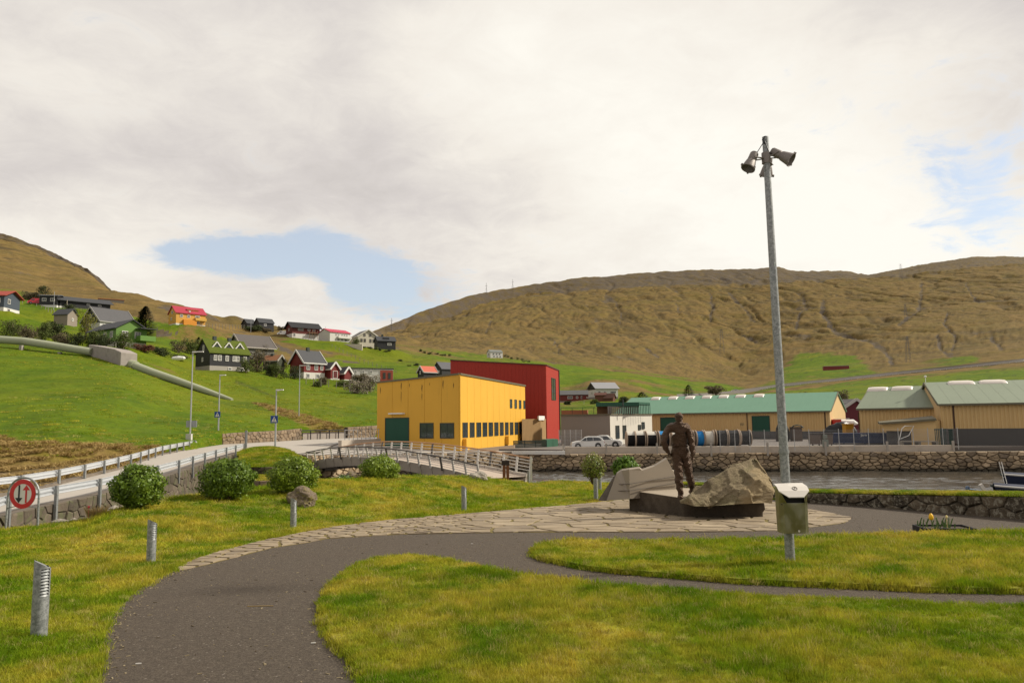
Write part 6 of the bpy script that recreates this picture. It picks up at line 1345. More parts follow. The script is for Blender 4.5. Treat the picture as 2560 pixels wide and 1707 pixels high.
def dred(t,hl,hw,H,rz):
    b = MB(); b.box((hl*.55,-hw-.7,2.2),(5.5,1.4,.2)); 
    for k in range(5): b.box((hl*.55-2.4+k*1.2,-hw-1.3,1.5),(.12,.12,3.6))
    b.build('timber_balcony', plain('raw_timber',(.24,.16,.09),.8), t)
house('dark red and black chalet house with timber balcony on the upper slope', 757, 847, 320, 12.5, 7, 4.6, 2.2, 24, (.12,.025,.02), BLK, None, WHT, 1.7, [('F',.3,3.6,2.4,1.1,(3,0)),('F',.6,3.6,1.2,1.1),('F',.78,3.6,1.2,1.1),('L',.5,3.6,1.2,1.1),('F',.08,1.1,1.0,1.4)], oh=.9, extra=dred)
def whx(t,hl,hw,H,rz):
    b = MB(); b.box((hl*.35,-hw-.5,2.0),(hl*1.3,1.0,.8)); b.build('balcony', paintm('paint_626055',WHT), t)
house('white house with a raspberry red roof and long balcony', 836, 857, 318, 10.5, 8.5, 4.0, 1.6, 36, (.56,.54,.50), (.42,.05,.085), None, None, 0, seeds_win('F',(.3,.42,.58,.7,.82),3.1,.8,.9)+seeds_win('F',(.4,.58,.76),1.0,1.2,1.1), extra=whx)
house('cream gabled house with many windows on the upper slope', 911, 862, 325, 8, 9.5, 3.2, 2.9, -66, (.52,.48,.38), (.16,.155,.15), (.60,.56,.48), None, 0, seeds_win('R',(.18,.34,.62,.78),1.5,1.0,1.6)+[('R',.32,3.9,1.1,1.3,(1,1)),('R',.60,3.9,1.1,1.3,(1,1)),('F',.8,1.5,1.4,1.4)], oh=.5, winc=(.25,.22,.18))
house('black house with dormer window at the end of the upper row', 962, 876, 316, 7.8, 6, 3.8, 2.0, 16, BLK, (.055,.055,.06), None, None, 0, [('F',.65,2.4,1.8,1.0,(3,0))], dormers=(), extra=lambda t,hl,hw,H,rz: (lambda b: (b.box((0,-hw*.5,H+1.0),(2.6,1.5,1.0)), b.build('roof_dormer', paintm('paint_020202',BLK), t)))(MB()), chim=((-.3,.9),))
b = MB(); p, q = U(836,868,309), U(906,870,304); b.bar(p+Vector((0,0,.2)),q+Vector((0,0,.3)),.4,2.6); tag(b.build('garden_wall', paintm('paint_565450',(.55,.50,.42))),'long pale garden wall below the white house','wall')
house('little black hut with a coral red roof and one white window', 1068, 948, 216, 4.4, 3.4, 2.0, 1.6, 32, BLK, (.50,.12,.07), (.5,.48,.45), None, 0, [('L',.45,1.9,.6,1.1,(1,0))], name='hut', cat='hut', oh=.25)
house('charcoal house with grey roof half hidden by the red building', 1118, 950, 226, 7.0, 4.8, 3.2, 2.0, 34, (.035,.035,.035), (.10,.10,.11), None, None, 0, [('L',.35,2.3,.7,.9),('L',.65,2.3,.7,.9),('L',.35,.9,.7,.9)], chim=(), oh=.3)
house('lone white farmhouse at the foot of the brown mountain', 1237, 896, 455, 8.2, 5.6, 3.6, 1.5, 24, (.60,.58,.54), (.17,.18,.165), None, None, 0, seeds_win('F',(.25,.5,.75),2.5,.9,.8)+seeds_win('F',(.3,.55,.8),1.0,.8,.7)+[('L',.5,2.4,.9,.8)], name='farmhouse', oh=.2, winc=(.2,.2,.2))
house('red brown single storey house with grey roof right of the red building', 1434, 1008, 318, 12.5, 6, 3.6, 1.7, 5, (.15,.028,.024), (.10,.10,.10), None, (.28,.26,.24), .9, [('F',.36,2.4,2.2,1.2,(2,0)),('F',.60,2.4,.9,1.1),('F',.76,2.4,.9,1.1)], oh=.4)
house('white house with pale grey roof and black gable top', 1508, 998, 300, 9.6, 7.6, 4.3, 2.3, 24, (.58,.57,.55), (.26,.26,.27), None, (.22,.20,.18), .9, [('F',.15,2.7,1.1,1.0),('F',.40,2.5,1.0,1.3),('F',.78,2.7,2.6,1.0,(3,0)),('L',.5,2.5,1.1,1.0)], gablec=BLK, oh=.6)
house('brown garden shed before the white house', 1502, 1003, 285, 4, 3, 2.3, .8, -10, (.14,.05,.03), (.12,.05,.035), name='shed', cat='shed')
house('dark brown peaked shed beside the garden shed', 1525, 1005, 283, 3.4, 3, 1.6, 1.5, -20, (.12,.045,.03), (.10,.045,.03), name='shed', cat='shed')
house('small red annex with a white window next to the brown-red house', 1466, 1007, 310, 3.0, 3, 2.9, .3, 5, (.17,.03,.026), (.15,.06,.05), None, (.3,.28,.26), .7, [('F',.6,2.2,.8,.7)], flat=True, name='annex', cat='annex', oh=.1)
house('dark red boathouse with white roof edge between the halls', 2122, 1052, 118, 4.2, 4, 2.0, 1.2, -60, (.10,.012,.018), (.14,.13,.13), (.45,.43,.40), name='boathouse', cat='boathouse', oh=.3)
pz = U(2090,929,600); house('far red sheep barn with pale flat roof on the green field', 2090, 929, 580, 18.5, 6, 4.2, .3, 6, (.20,.035,.032), (.42,.38,.35), flat=True, name='barn', cat='barn', oh=.2)
# ================================================================== pipe and concrete block
M_pipe = paintm('pipe_green', (.33,.35,.235)); M_blk = concrete('block_concrete',(.30,.265,.235))
bl = U(283,905,134)
t = empty('concrete_anchor_block', tuple(bl), 0, 'big weathered concrete block gripping the penstock pipe on the lawn', 'concrete block')
rc = lambda px,py,d: U(px,py,d)-bl
tl, tr_ = rc(221,861,139), rc(303,877,131)
b = MB(); vs = [rc(218,890,139)-Vector((0,0,2)), rc(300,918,131)-Vector((0,0,2)), rc(302,880,131), rc(285,872,132.5), rc(222,861,139)]
ext = rc(344,884,133.5)-rc(302,880,131)
b.prism(vs, ext); b.build('block', M_blk, t, bevel=.12)
pm = [HP(-300,143,-.1),HP(-150,142,0),U(0,849,140),U(60,853,140),U(120,862,139),U(180,872,138.5),U(230,880,138)]
b = MB(); b.tube(pm,.74,24); o = b.build('penstock_pipe', M_pipe, None, 'auto'); tag(o,'thick pale green penstock pipe entering the concrete block from the left','pipe')
for px,py in ((54,863),(150,880)):
    b = MB(); q = U(px,py,138.5); b.box(q+Vector((0,0,-.7)),(.5,.7,1.4)); tag(b.build('pipe_support', M_blk), 'concrete support under the penstock at its '+('far left' if px<100 else 'middle')+' stretch','pipe support')
pr = [U(318,906,133.2),U(345,918,132),U(380,931,131),U(440,951,129),U(500,972,127),U(545,988,125.5),U(580,1000,124.5)]
b = MB(); b.tube(pr,[.78,.77,.73,.67,.58,.46,.32],24); o = b.build('penstock_pipe', M_pipe, None, 'auto'); tag(o,'pale green penstock pipe running down from the block into the lawn','pipe')
b = MB(); b.tube([pr[0].lerp(pr[1],.55),pr[0].lerp(pr[1],.75)],.93,24); b.build('joint_ring', M_pipe, o, 'auto').matrix_parent_inverse = Matrix()
# ================================================================== vehicles
M_tyre = plain('tyre',(.015,.015,.016),.85); M_rim = plain('rim',(.35,.35,.36),.35,.7); M_cw = plain('white_car_paint',(.66,.65,.62),.25,0,.03,1,spec=.6); M_cr = plain('red_car_paint',(.50,.02,.035),.25,0,.05,1,spec=.6); M_lt = plain('headlight',(.6,.6,.58),.15,0,.1,5); M_rl = plain('tail_light',(.30,.01,.01),.3)
def vehicle(label, pos, yaw, L, W_, prof, glass, wheels, paint, name, cat, wr=.35, group='parked vehicles', plate=True, bed=None, lower=.25, scale=1.0):
    t = empty(name, tuple(pos), rad(yaw), label, cat, group); t.scale = (scale,)*3; k = W_/2
    # body: side profile swept across with narrowing at the top (tumblehome)
    n = len(prof); zs_ = [z for _, z in prof]; zmax = max(zs_); waist = .95*W_*.5
    secs = []
    for y, inset in ((-1,1),(-.93,0),(-.5,-.3),(.5,-.3),(.93,0),(1,1)):
        s = []
        for x, z in prof:
            f = max(0,(z-.9)/max(.1,zmax-.9)); yy = y*k*(1-.16*f); dx = (L/2-abs(x))*0; xx = x*(1-.012*max(inset,0)); zz_ = z-(.03 if inset == 1 and z > .5 else 0)-(.0); s.append((xx,yy,zz_))
        secs.append(s)
    b = MB(); vs = [p for s in secs for p in s]; fs = [(i*n+j,i*n+(j+1)%n,(i+1)*n+(j+1)%n,(i+1)*n+j) for i in range(len(secs)-1) for j in range(n)]; fs += [tuple(range(n)), tuple(range(len(vs)-1,len(vs)-n-1,-1))]
    b.add(vs,fs); b.build('body', paint, t, 'auto')
    for nm, pts in glass:
        for s in (-1,1):
            if nm in ('windscreen','rear_window'): 
                if s == 1: continue
                (x0,z0),(x1,z1) = pts; f0, f1 = [max(0,(z-.9)/max(.1,zmax-.9)) for z in (z0,z1)]; w0, w1 = k*(.86-.14*f0), k*(.86-.14*f1); nx = .02*(1 if (x0+x1) > 0 else -1)
                b = MB(); b.add([(x0+nx,-w0,z0+.02),(x0+nx,w0,z0+.02),(x1+nx,w1,z1+.0),(x1+nx,-w1,z1+.0)],[(0,1,2,3)]); b.build(nm, G_, t)
            else:
                o_ = [(x, s*(k*(1-.16*max(0,(z-.9)/max(.1,zmax-.9)))+.004), z) for x,z in pts]; b = MB(); b.prism(o_,(0,s*.012,0)); b.build('side_window', G_, t)
    for x in wheels:
        for s in (-1,1):
            b = MB(); b.lathe([(wr*.55,-.11),(wr*.92,-.11),(wr,-.07),(wr,.07),(wr*.92,.11),(wr*.55,.11),(wr*.55,-.11)],(x,s*(k-.09),wr),24,(0,s,0)); w = b.build('wheel', M_tyre, t, 'auto')
            b = MB(); b.lathe([(.001,.085),(wr*.2,.09),(wr*.6,.07)],(x,s*(k-.09),wr),14,(0,s,0))
            for a in range(5): 
                an = a*1.2566; b.box((x+math.cos(an)*wr*.36, s*(k+.0), wr+math.sin(an)*wr*.36),(wr*.6,.03,.06),0,Matrix.Rotation(-an,3,'Y'))
            b.build('rim', M_rim, w)
            b = MB(); b.lathe([(wr*1.02,.0),(wr*1.17,.0),(wr*1.17,.02),(wr*1.02,.02)],(x,s*(k+.0),wr+.02),24,(0,s,0)); b.build('wheel_arch', M_tyre, t)
    for s in (-1,1):
        xf = max(x for x,z in prof if .5 < z < .85); b = MB(); b.box((xf-.08,s*k*.78,.72),(.12,.34,.14)); b.build('headlight', M_lt, t)
        xr = min(x for x,z in prof if .5 < z < 1.0); b = MB(); b.box((xr+.04,s*k*.84,.85),(.1,.2,.28)); b.build('tail_light', M_rl, t)
        b = MB(); b.box((xf*.36,s*(k+.10),1.0),(.14,.16,.12)); b.build('mirror', paint, t)
    b = MB(); b.box((0,0,.33),(L*.86,W_*.99,.14)); b.build('sill', M_tyre, t)
    return t
suv = [(-2.2,.30),(-2.25,.55),(-2.22,.95),(-2.10,1.15),(-1.85,1.50),(-1.4,1.62),(-.2,1.64),(.35,1.56),(1.05,1.08),(1.7,.98),(2.12,.84),(2.25,.60),(2.2,.30)]
p = V2(1468,69.6); vehicle('white SUV parked nose to the left beside the red building', (p.x,p.y,-.67), 180, 4.5, 1.85, suv, (('s',[(-1.85,1.08),(-1.6,1.45),(-.75,1.53),(-.75,1.06)]),('s',[(-.68,1.06),(-.68,1.53),(-.1,1.54),(.12,1.50),(.10,1.03)]),('s',[(.17,1.03),(.19,1.48),(.36,1.44),(.93,1.06)]),('windscreen',((1.05,1.08),(.35,1.56))),('rear_window',((-2.10,1.15),(-1.85,1.50)))), (-1.38,1.36), M_cw, 'parked_car', 'car', .36, scale=.68)
pk = [(-2.6,.40),(-2.62,.95),(-2.55,1.08),(-.95,1.08),(-.92,1.60),(-.6,1.70),(.35,1.70),(.62,1.62),(1.15,1.15),(2.2,1.05),(2.5,.92),(2.58,.6),(2.5,.36)]
p = V2(1511,71.6); vehicle('white pickup truck parked nose to the right beside the cable drums', (p.x,p.y,-.67), -14, 5.1, 1.9, pk, (('s',[(-.82,1.12),(-.78,1.52),(-.15,1.60),(-.15,1.10)]),('s',[(-.08,1.10),(-.08,1.60),(.45,1.58),(.98,1.14)]),('windscreen',((1.15,1.15),(.62,1.62))),('rear_window',((-.95,1.1),(-.92,1.55)))), (-1.6,1.62), M_cw, 'pickup_truck', 'pickup truck', .40, scale=.68)
van = [(-2.2,.30),(-2.25,.8),(-2.2,1.75),(-2.05,1.88),(.9,1.88),(1.15,1.80),(1.75,1.20),(2.25,1.02),(2.4,.70),(2.35,.30)]
vg = (('s',[(.35,1.2),(.35,1.66),(1.05,1.66),(1.5,1.22)]),('windscreen',((1.75,1.20),(1.15,1.80))))
vp = U(91,761,237); vehicle('bright red van parked nose to the left beside the small black house', vp, 202, 4.6, 1.9, van, vg, (-1.4,1.5), M_cr, 'parked_van', 'van')
vp = U(707,838,322); vehicle('white van parked beside the dark red chalet house', vp, 190, 4.6, 1.9, van, vg, (-1.4,1.5), M_cw, 'parked_van', 'van')
car = [(-2.1,.30),(-2.15,.6),(-2.1,.9),(-1.7,1.05),(-1.25,1.42),(-.2,1.46),(.3,1.40),(1.0,.98),(1.8,.86),(2.1,.62),(2.1,.30)]
cg = (('s',[(-1.5,1.0),(-1.1,1.34),(-.1,1.38),(.25,1.33),(.85,1.0)]),('windscreen',((1.0,.98),(.3,1.40))),('rear_window',((-1.7,1.05),(-1.25,1.42))))
vp = HP(1838,470,.3); vp = HIT(1838,981)+Vector((0,0,.45)); vehicle('tiny white car driving on the far road', vp, 175, 4.2, 1.75, car, cg, (-1.3,1.35), M_cw, 'distant_car', 'car', .33, None)
for px, d, lb in ((2031,100,'silver car behind the left grey bin trolley, seen from the front'),(2071,100,'silver car behind the right grey bin trolley, seen from the front')):
    p = V2(px,d); vehicle(lb,(p.x,p.y,-.67),-88 if px<2050 else -84,4.2,1.75,car,cg,(-1.3,1.35),M_cw,'parked_car','car',.33,scale=.85)
# ================================================================== cable drums
def drumcable(name, col): return plain(name, col, .75, 0, .2, 2, spec=.15)
M_cab = {'black':drumcable('black_cable',(.018,.017,.018)),'blue':drumcable('blue_wrap',(.03,.22,.50)),'white':drumcable('white_wrap',(.55,.52,.46)),'grey':drumcable('grey_wrap',(.028,.026,.026))}; M_fl = plain('drum_wood',(.36,.28,.21),.8,0,.2,4,.2)
def drum(px, d, R, Lw, kind, label, yaw=0, core=.86):
    p = V2(px,d); t = empty('cable_drum', (p.x,p.y,-.67), rad(yaw), label, 'cable drum', 'cable drums lined up in the quay yard')
    for s in (-1,1):
        b = MB(); b.lathe([(.08,s*Lw/2),(R,s*Lw/2),(R,s*(Lw/2+.07)),(.08,s*(Lw/2+.07)),(.08,s*Lw/2)],(0,0,R),28,(1,0,0)); b.build('flange', M_fl, t, 'auto')
    m = M_cab[kind.split('+')[0]]; b = MB(); n = 12; pr = []
    for k in range(n+1): pr += [(R*core-.015,-Lw/2+Lw*k/n),(R*core+.012,-Lw/2+Lw*min(n,k+.5)/n)]
    b.lathe([(.1,-Lw/2)]+pr[:-1]+[(.1,Lw/2)],(0,0,R),28,(1,0,0)); b.build('wound_cable', m, t, 'auto')
    if '+' in kind:
        k2 = kind.split('+')[1]; b = MB(); vs = []
        for k in range(15):
            a = rad(35+110*k/14); vs += [(-Lw*.47,-math.cos(a)*(R*core+.03)*-1*-1,R+math.sin(a)*(R*core+.03)),(Lw*.47,-math.cos(a)*(R*core+.03)*-1*-1,R+math.sin(a)*(R*core+.03))]
        b.add(vs,[(2*k,2*k+1,2*k+3,2*k+2) for k in range(14)]); o = b.build('top_sheet', M_cab[k2], t); mm = o.modifiers.new('s','SOLIDIFY'); mm.thickness = .02
    return t
DR = [(1577,69.3,.79,.74,'black+white','leftmost cable drum, black under a white sheet, next to the pickup'),(1599,69.2,.79,.84,'black+white','second cable drum, black with white sheet'),(1626,69.1,.79,.84,'black+white','third cable drum, black with white sheet, left of the blue one'),(1658,69.0,.80,.86,'black+blue','cable drum with a blue sheet on top, left of the statue'),(1690,69.4,.79,.86,'black+white','cable drum hidden behind the statue shoulders'),(1720,69.4,.79,.8,'grey','grey cable drum behind the statue back'),(1747,69.2,.79,.62,'blue','fully blue wrapped cable drum right of the statue'),(1772,69.1,.79,.72,'white','white wrapped cable drum between the blue and black ones'),(1802,69.0,.81,.90,'grey+grey','grey black cable drum right of the white drum'),(1831,69.0,.81,.90,'grey+grey','second grey black drum, before the last one'),(1861,71.5,.76,.92,'black','last cable drum on the right, standing slightly apart')]
for px,d,R,Lw,k,lb in DR: drum(px,d,R,Lw,k,lb, yaw=random.uniform(-5,5))
# ================================================================== quay parapet, fence, yard things
for i,(a,d0,b2,d1) in enumerate(((1412,66.9,1700,65.8),(1700,65.8,2000,64.7),(2000,64.7,2377,62.5))): pass
p = [V2(a,d) for a,d in ((1412,66.9),(1700,65.9),(2000,64.8),(2378,62.6))]; zt_ = [U(1412,1117,67).z,U(1700,1116,66).z,U(2000,1114.5,65).z,U(2378,1112,62.6).z]; o0 = Vector((p[0].x,p[0].y,-1.05))
t = empty('quay_parapet', tuple(o0), 0, 'long low concrete parapet on top of the quay wall', 'wall')
for i in range(3):
    b = MB(); b.prism([Vector((p[i].x,p[i].y,-1.06))-o0,Vector((p[i+1].x,p[i+1].y,-1.06))-o0,Vector((p[i+1].x,p[i+1].y,zt_[i+1]))-o0,Vector((p[i].x,p[i].y,zt_[i]))-o0],(.1,.45,0)); b.build('concrete_panel', concrete('parapet_concrete',(.50,.43,.35)), t)
for k,px in enumerate((1408,1515,1642,1777,1918,2063,2217,2382)):
    q = V2(px, np.interp(px,[1412,2378],[66.7,62.4])); b = MB(); b.box(Vector((q.x,q.y,-.72))-o0,(.14,.16,1.15)); b.build('post', concrete('post_concrete',(.38,.34,.29)), t)
fo = Vector((p[0].x,p[0].y,-.5)); t = empty('mesh_fence', tuple(fo), 0, 'thin grey wire mesh fence above the quay parapet', 'fence')
NP_ = 17; fp_ = []
for k in range(NP_):
    px = 1800+k*(2395-1800)/(NP_-1); q = V2(px,np.interp(px,[1412,2378],[67.2,62.9])); fp_.append(q)
    b = MB(); b.tube([Vector((q.x,q.y,-.9))-fo,Vector((q.x,q.y,.95))-fo],.03,6); b.build('post', M_galv, t)
b = MB()
for k in range(NP_-1):
    for j in range(13): z = -.35+j*.1; b.bar(Vector((fp_[k].x,fp_[k].y,z))-fo,Vector((fp_[k+1].x,fp_[k+1].y,z))-fo,.010,.012)
b.build('mesh_wires', M_galv, t)
fo = Vector((*qx(1400,72),-.67)); t = empty('mesh_fence', tuple(fo), 0, 'light grey mesh fence panel between the red building and the white SUV', 'fence')
for k in range(5): q = V2(1398+k*14,76+k*.1); b = MB(); b.tube([Vector((q.x,q.y,-.67))-fo,Vector((q.x,q.y,1.0))-fo],.035,6); b.build('post', M_galv, t)
b = MB(); q0,q1 = V2(1398,76),V2(1454,76.4)
for j in range(12): z = -.6+j*.14; b.bar(Vector((q0.x,q0.y,z))-fo,Vector((q1.x,q1.y,z))-fo,.018,.018)
for j in range(26): q = q0.lerp(q1,j/25); b.bar(Vector((q.x,q.y,-.6))-fo,Vector((q.x,q.y,.95))-fo,.016,.016)
b.build('mesh_wires', M_galv, t)
# blue skip
M_bl = paintm('skip_blue',(.016,.030,.085)); sa, sb = V2(2083,72.5), V2(2242,70.5); dd = (sb-sa).normalized(); bkk = Vector((-dd.y,dd.x,0)); o0 = Vector((sa.x,sa.y,-.67)); zt0 = U(2160,1082.5,71.5).z
t = empty('blue_container', tuple(o0), 0, 'long dark blue ribbed container behind the mesh fence', 'container')
b = MB(); b.prism([Vector((sa.x,sa.y,-.55))-o0,Vector((sb.x,sb.y,-.55))-o0,Vector((sb.x,sb.y,zt0))-o0,Vector((sa.x,sa.y,zt0))-o0],bkk*2.2); b.build('body', M_bl, t)
for j in range(5): b = MB(); z = -.45+j*(zt0+.45)/4.2; b.bar(Vector((sa.x,sa.y,z))-o0-bkk*.05,Vector((sb.x,sb.y,z))-o0-bkk*.05,.12,.10); b.build('rib', M_bl, t)
for f in (.0,.17,.5,.83,1): b = MB(); q = sa.lerp(sb,f)-bkk*.07; b.box(Vector((q.x,q.y,(zt0-.6)/2))-o0,(.12,.12,zt0+.6),math.atan2(dd.y,dd.x)); b.build('upright', M_bl, t)
def textobj(body, size, m, loc, rot, parent):
    cu = bpy.data.curves.new('tmp','FONT'); cu.body = body; cu.size = size; cu.extrude = .004; ob = bpy.data.objects.new('tmp', cu); COL.objects.link(ob); dg = bpy.context.evaluated_depsgraph_get(); me = bpy.data.meshes.new_from_object(ob.evaluated_get(dg)); bpy.data.objects.remove(ob)
    me.materials.clear(); o = mk('lettering', me, m, parent, loc=loc); o.rotation_euler = rot; return o
q = sa.lerp(sb,.50)-bkk*.13; textobj('Jarn', .34, M_swhite, Vector((q.x-.35,q.y,(zt0)*.30))-o0, (rad(90),0,math.atan2(dd.y,dd.x)), t)
hl_ = bpy.data.objects['warehouse']; FLx, FRx = V2(1540,106), V2(2078,91); q = FLx.lerp(FRx, fx(1849,FLx,FRx,0,0)); dd2 = (FRx-FLx).normalized(); nn2 = Vector((dd2.y,-dd2.x,0)); q = q+nn2*.12; textobj('101', .42, M_frame, Vector((q.x,q.y,U(1849,1063,q.y).z))-hl_.location, (rad(90),0,math.atan2(dd2.y,dd2.x)), hl_)
# bin trolleys, crates, tanks in the yard
M_bg = plain('bin_brown',(.12,.09,.07),.8,0,.15,4); 
for px, lb, m in ((2036,'left of two brown grey waste trolleys before the silver cars',M_bg),(2067,'right of two brown grey waste trolleys before the silver cars',M_bg)):
    q = V2(px,70); t = empty('waste_trolley',(q.x,q.y,-.67),rad(random.uniform(-6,6)),lb,'waste bin'); b = MB(); b.prism([(-.38,-.4,.12),(.38,-.4,.12),(.45,-.4,1.0),(-.45,-.4,1.0)],(0,.8,0)); b.build('tub',m,t); b = MB(); b.box((0,0,1.08),(.98,.9,.13)); b.build('lid',plain('bin_lid',(.045,.035,.03),.7),t)
    for s in (-1,1): b = MB(); b.lathe([(.001,-.03),(.08,-.03),(.08,.03),(.001,.03)],(s*.3,-.3,.08),10,(1,0,0)); b.build('wheel',M_tyre,t)
q = V2(1991,84); t = empty('dark_arched_crate',(q.x,q.y,-.67),0,'dark arched timber crate leaning by the long hall','crate'); b = MB(); b.box((0,0,.8),(1.1,.8,1.6)); b.build('box',M_bg,t); b = MB(); b.tube([(-.68,-.45,1.5),(-.4,-.45,1.72),(0,-.45,1.8),(.4,-.45,1.72),(.68,-.45,1.5)],.07,6); b.build('arched_top',M_frame,t)
for px,w_,h_,lb in ((1957,1.4,1.75,'black covered stack left of the floodlight post'),(2102,3.2,1.65,'black tarpaulin covered heap between the halls')):
    q = V2(px,84 if px<2000 else 86); mb = MB(); stoneblob(mb,(0,0,0),(w_*.55,.8,h_),px,sub=3,jag=.10); o = mb.build('tarpaulin_heap', plain('black_tarp',(.012,.012,.013),.45,0,.2,2,.4,5), loc=(q.x,q.y,-.67+h_*.3)); tag(o,lb,'tarpaulin')
q = V2(2122,84); b = MB(); b.box((0,0,.9),(.9,.9,1.8)); b.box((0,0,1.83),(1.0,1.0,.08)); tag(b.build('yellow_tank', paintm('yellow_tank',(.50,.26,.02)), loc=(q.x,q.y,-.67)),'narrow yellow tank box beside the black tarpaulin','tank')
q = V2(2090,92); b = MB(); b.box((0,0,1.6),(1.0,1.4,1.5)); b.box((.45,0,.4),(.2,1.2,.8)); b.box((-.45,0,.4),(.2,1.2,.8)); tag(b.build('red_forklift_cab', plain('red_steel',(.45,.03,.02),.5), loc=(q.x,q.y,-.67)),'bright red machine cab peeping out beside the long hall','vehicle')
q = V2(2112,93); mb = MB(); mb.tube([(-1.6,0,1.9),(-1.2,0,2.0),(1.2,0,1.95),(1.7,0,1.8)],[.1,.35,.38,.12],12); mb.bar((-1.6,-.3,2.4),(.6,-.3,2.45),.1,.06); mb.box((0,0,.9),(.3,.3,1.9)); tag(mb.build('white_boat_on_trailer', M_white, loc=(q.x,q.y,-.67)),'white boat hull raised on a trailer between the halls','boat')
q0,q1 = V2(2253,66),V2(2345,64.5); t = empty('timber_pallet_stack',(q0.x,q0.y,-.67),0,'low timber bench with boards before the entrance annex','bench')
for k in range(3): b = MB(); b.bar(Vector((0,k*.3,.42)),q1-q0+Vector((0,k*.3,.42)),.26,.07); b.build('plank', plain('grey_timber',(.24,.21,.17),.8), t)
for f in (.03,.5,.97): b = MB(); b.box((q1-q0)*f+Vector((0,.3,.2)),(.2,.7,.4)); b.build('leg', MATS['grey_timber'], t)
for k in range(2):
    q = V2(2262+k*42,67.2); t2 = empty('kick_sledge_frame',(q.x,q.y,-.67),0,('left' if k==0 else 'right')+' white tubular frame standing by the entrance annex','frame'); b = MB(); b.tube([(-.5,0,.5),(-.2,0,1.5),(.1,0,1.75),(.9,0,1.75),(.4,0,.9),(-.4,0,.6)] if k==0 else [(-.1,0,.5),(.4,0,1.8),(1.0,0,1.8),(.5,0,.6)],.035,6); b.build('tube', M_white, t2)
gA = V2(2341,64.8); t = empty('green_gate',(gA.x,gA.y,-.9),0,'dark green steel gate standing open at the right hall corner','gate')
for j,(px,w_) in enumerate(((2352,.9),(2378,.22))):
    q = V2(px,64.6 if j==0 else 62.9)-gA; 
    for k in range(7 if j==0 else 3): b = MB(); b.box((q.x-w_/2+w_*k/(6 if j==0 else 2),q.y,.95 if j==0 else .75),(.05,.05,1.6 if j==0 else 1.75)); b.build('bar', M_gb if False else paintm('gate_green',(.012,.045,.035)), t)
    b = MB(); b.box((q.x,q.y,1.68),(w_+.1,.07,.08)); b.box((q.x,q.y,.25),(w_+.1,.07,.08)); b.build('rail', MATS['gate_green'], t)
q = V2(2063,64.2); b = MB(); b.box((0,0,.35),(.42,.3,.62)); b.box((0,0,.9),(.3,.25,.3)); b.box((0,0,0),(.12,.12,1.4)); tag(b.build('meter_box', plain('meter_grey',(.22,.24,.21),.6), loc=(q.x,q.y,-.6)),'grey green meter box on a post at the quay parapet','meter box')
# ================================================================== boats at the right
M_navy = plain('navy_cover',(.008,.013,.040),.6,0,.2,2); M_gw = plain('gunwale',(.52,.50,.47),.5,0,.08,3)
def boat(px, d, L, label, zt=.55, w=1.5):
    q = V2(px,d); t = empty('moored_boat',(q.x,q.y,-2.6),rad(-3),label,'boat','blue covered boats moored at the wall'); n = 14; vs = []; rows_ = []
    for i in range(n+1):
        f = i/n; hw = w/2*min(1,(f*3.2+.03))**.6; sh = zt+.25*(1-f)**2; x = f*L; rows_.append([(x,-hw,sh),(x+.1,-hw*.92,sh*.45),(x+.25,-hw*.55,-.2),(x+.3,0,-.3),(x+.25,hw*.55,-.2),(x+.1,hw*.92,sh*.45),(x,hw,sh)])
    b = MB(); b.add([p for r in rows_ for p in r],[(i*7+j,i*7+j+1,(i+1)*7+j+1,(i+1)*7+j) for i in range(n) for j in range(6)]); b.build('hull', M_navy, t, 'auto')
    for s in (0,6): b = MB(); b.tube([Vector(r[s])+Vector((0,0,.03)) for r in rows_],.055,8); b.build('gunwale', M_gw, t, 'auto')
    b = MB(); cv = []
    for r in rows_:
        for u in (-1,-.5,0,.5,1): cv.append((r[0][0], u*abs(r[0][1])*.93, r[0][2]+.02+.16*(1-abs(u)**1.5)))
    b.add(cv,[(i*5+j,i*5+j+1,(i+1)*5+j+1,(i+1)*5+j) for i in range(n) for j in range(4)]); b.build('cover', M_navy, t, 'auto')
    b = MB(); b.tube([(-.12,0,zt+.28),(.2,0,zt+.22)],.07,8); b.build('bow_fender', M_frame, t)
    return t
bt = boat(2474,39,6,'nearer blue covered boat with white gunwale and pole frame',.62,1.7); b2_ = boat(2500,43.5,6,'farther blue covered boat behind the near one',.85,1.7)
b = MB()
q = V2(2503,40)
for dx in (0,.13): b.tube([(dx+.05,0,.0),(dx-.21,.0,1.55)],.016,6)
for k in range(3): b.bar((.03-.085*k,0,.25+.5*k),(.17-.085*k,0,.25+.5*k),.015,.015)
o = b.build('mast_frame', M_white, loc=(q.x,q.y,U(2505,1228,40).z)); tag(o,'slim white double pole leaning over the nearer boat','mast')
q = U(2460,1232,36.5); b = MB(); b.box((0,0,.15),(.16,.12,.62),0,Matrix.Rotation(rad(-28),3,'Y')); tag(b.build('mooring_board', plain('mast_pale',(.60,.56,.50),.6), loc=tuple(q)),'pale tilted board sticking up by the water','board')
b = MB(); q = U(2420,1222,36.5); b.tube([(0,0,0),(.5,.1,-.07),(1.1,.2,-.16)],.035,8); b.tube([(0,.1,-.03),(.5,.2,-.1),(1.1,.3,-.2)],.03,8); b.lathe([(.04,-.03),(.10,-.03),(.10,.03),(.04,.03)],(-.02,0,.04),14,(0,1,0)); tag(b.build('mooring_line', plain('rope_blue',(.10,.16,.26),.7), loc=tuple(q)),'blue mooring line with a ring at the water edge','mooring rope')
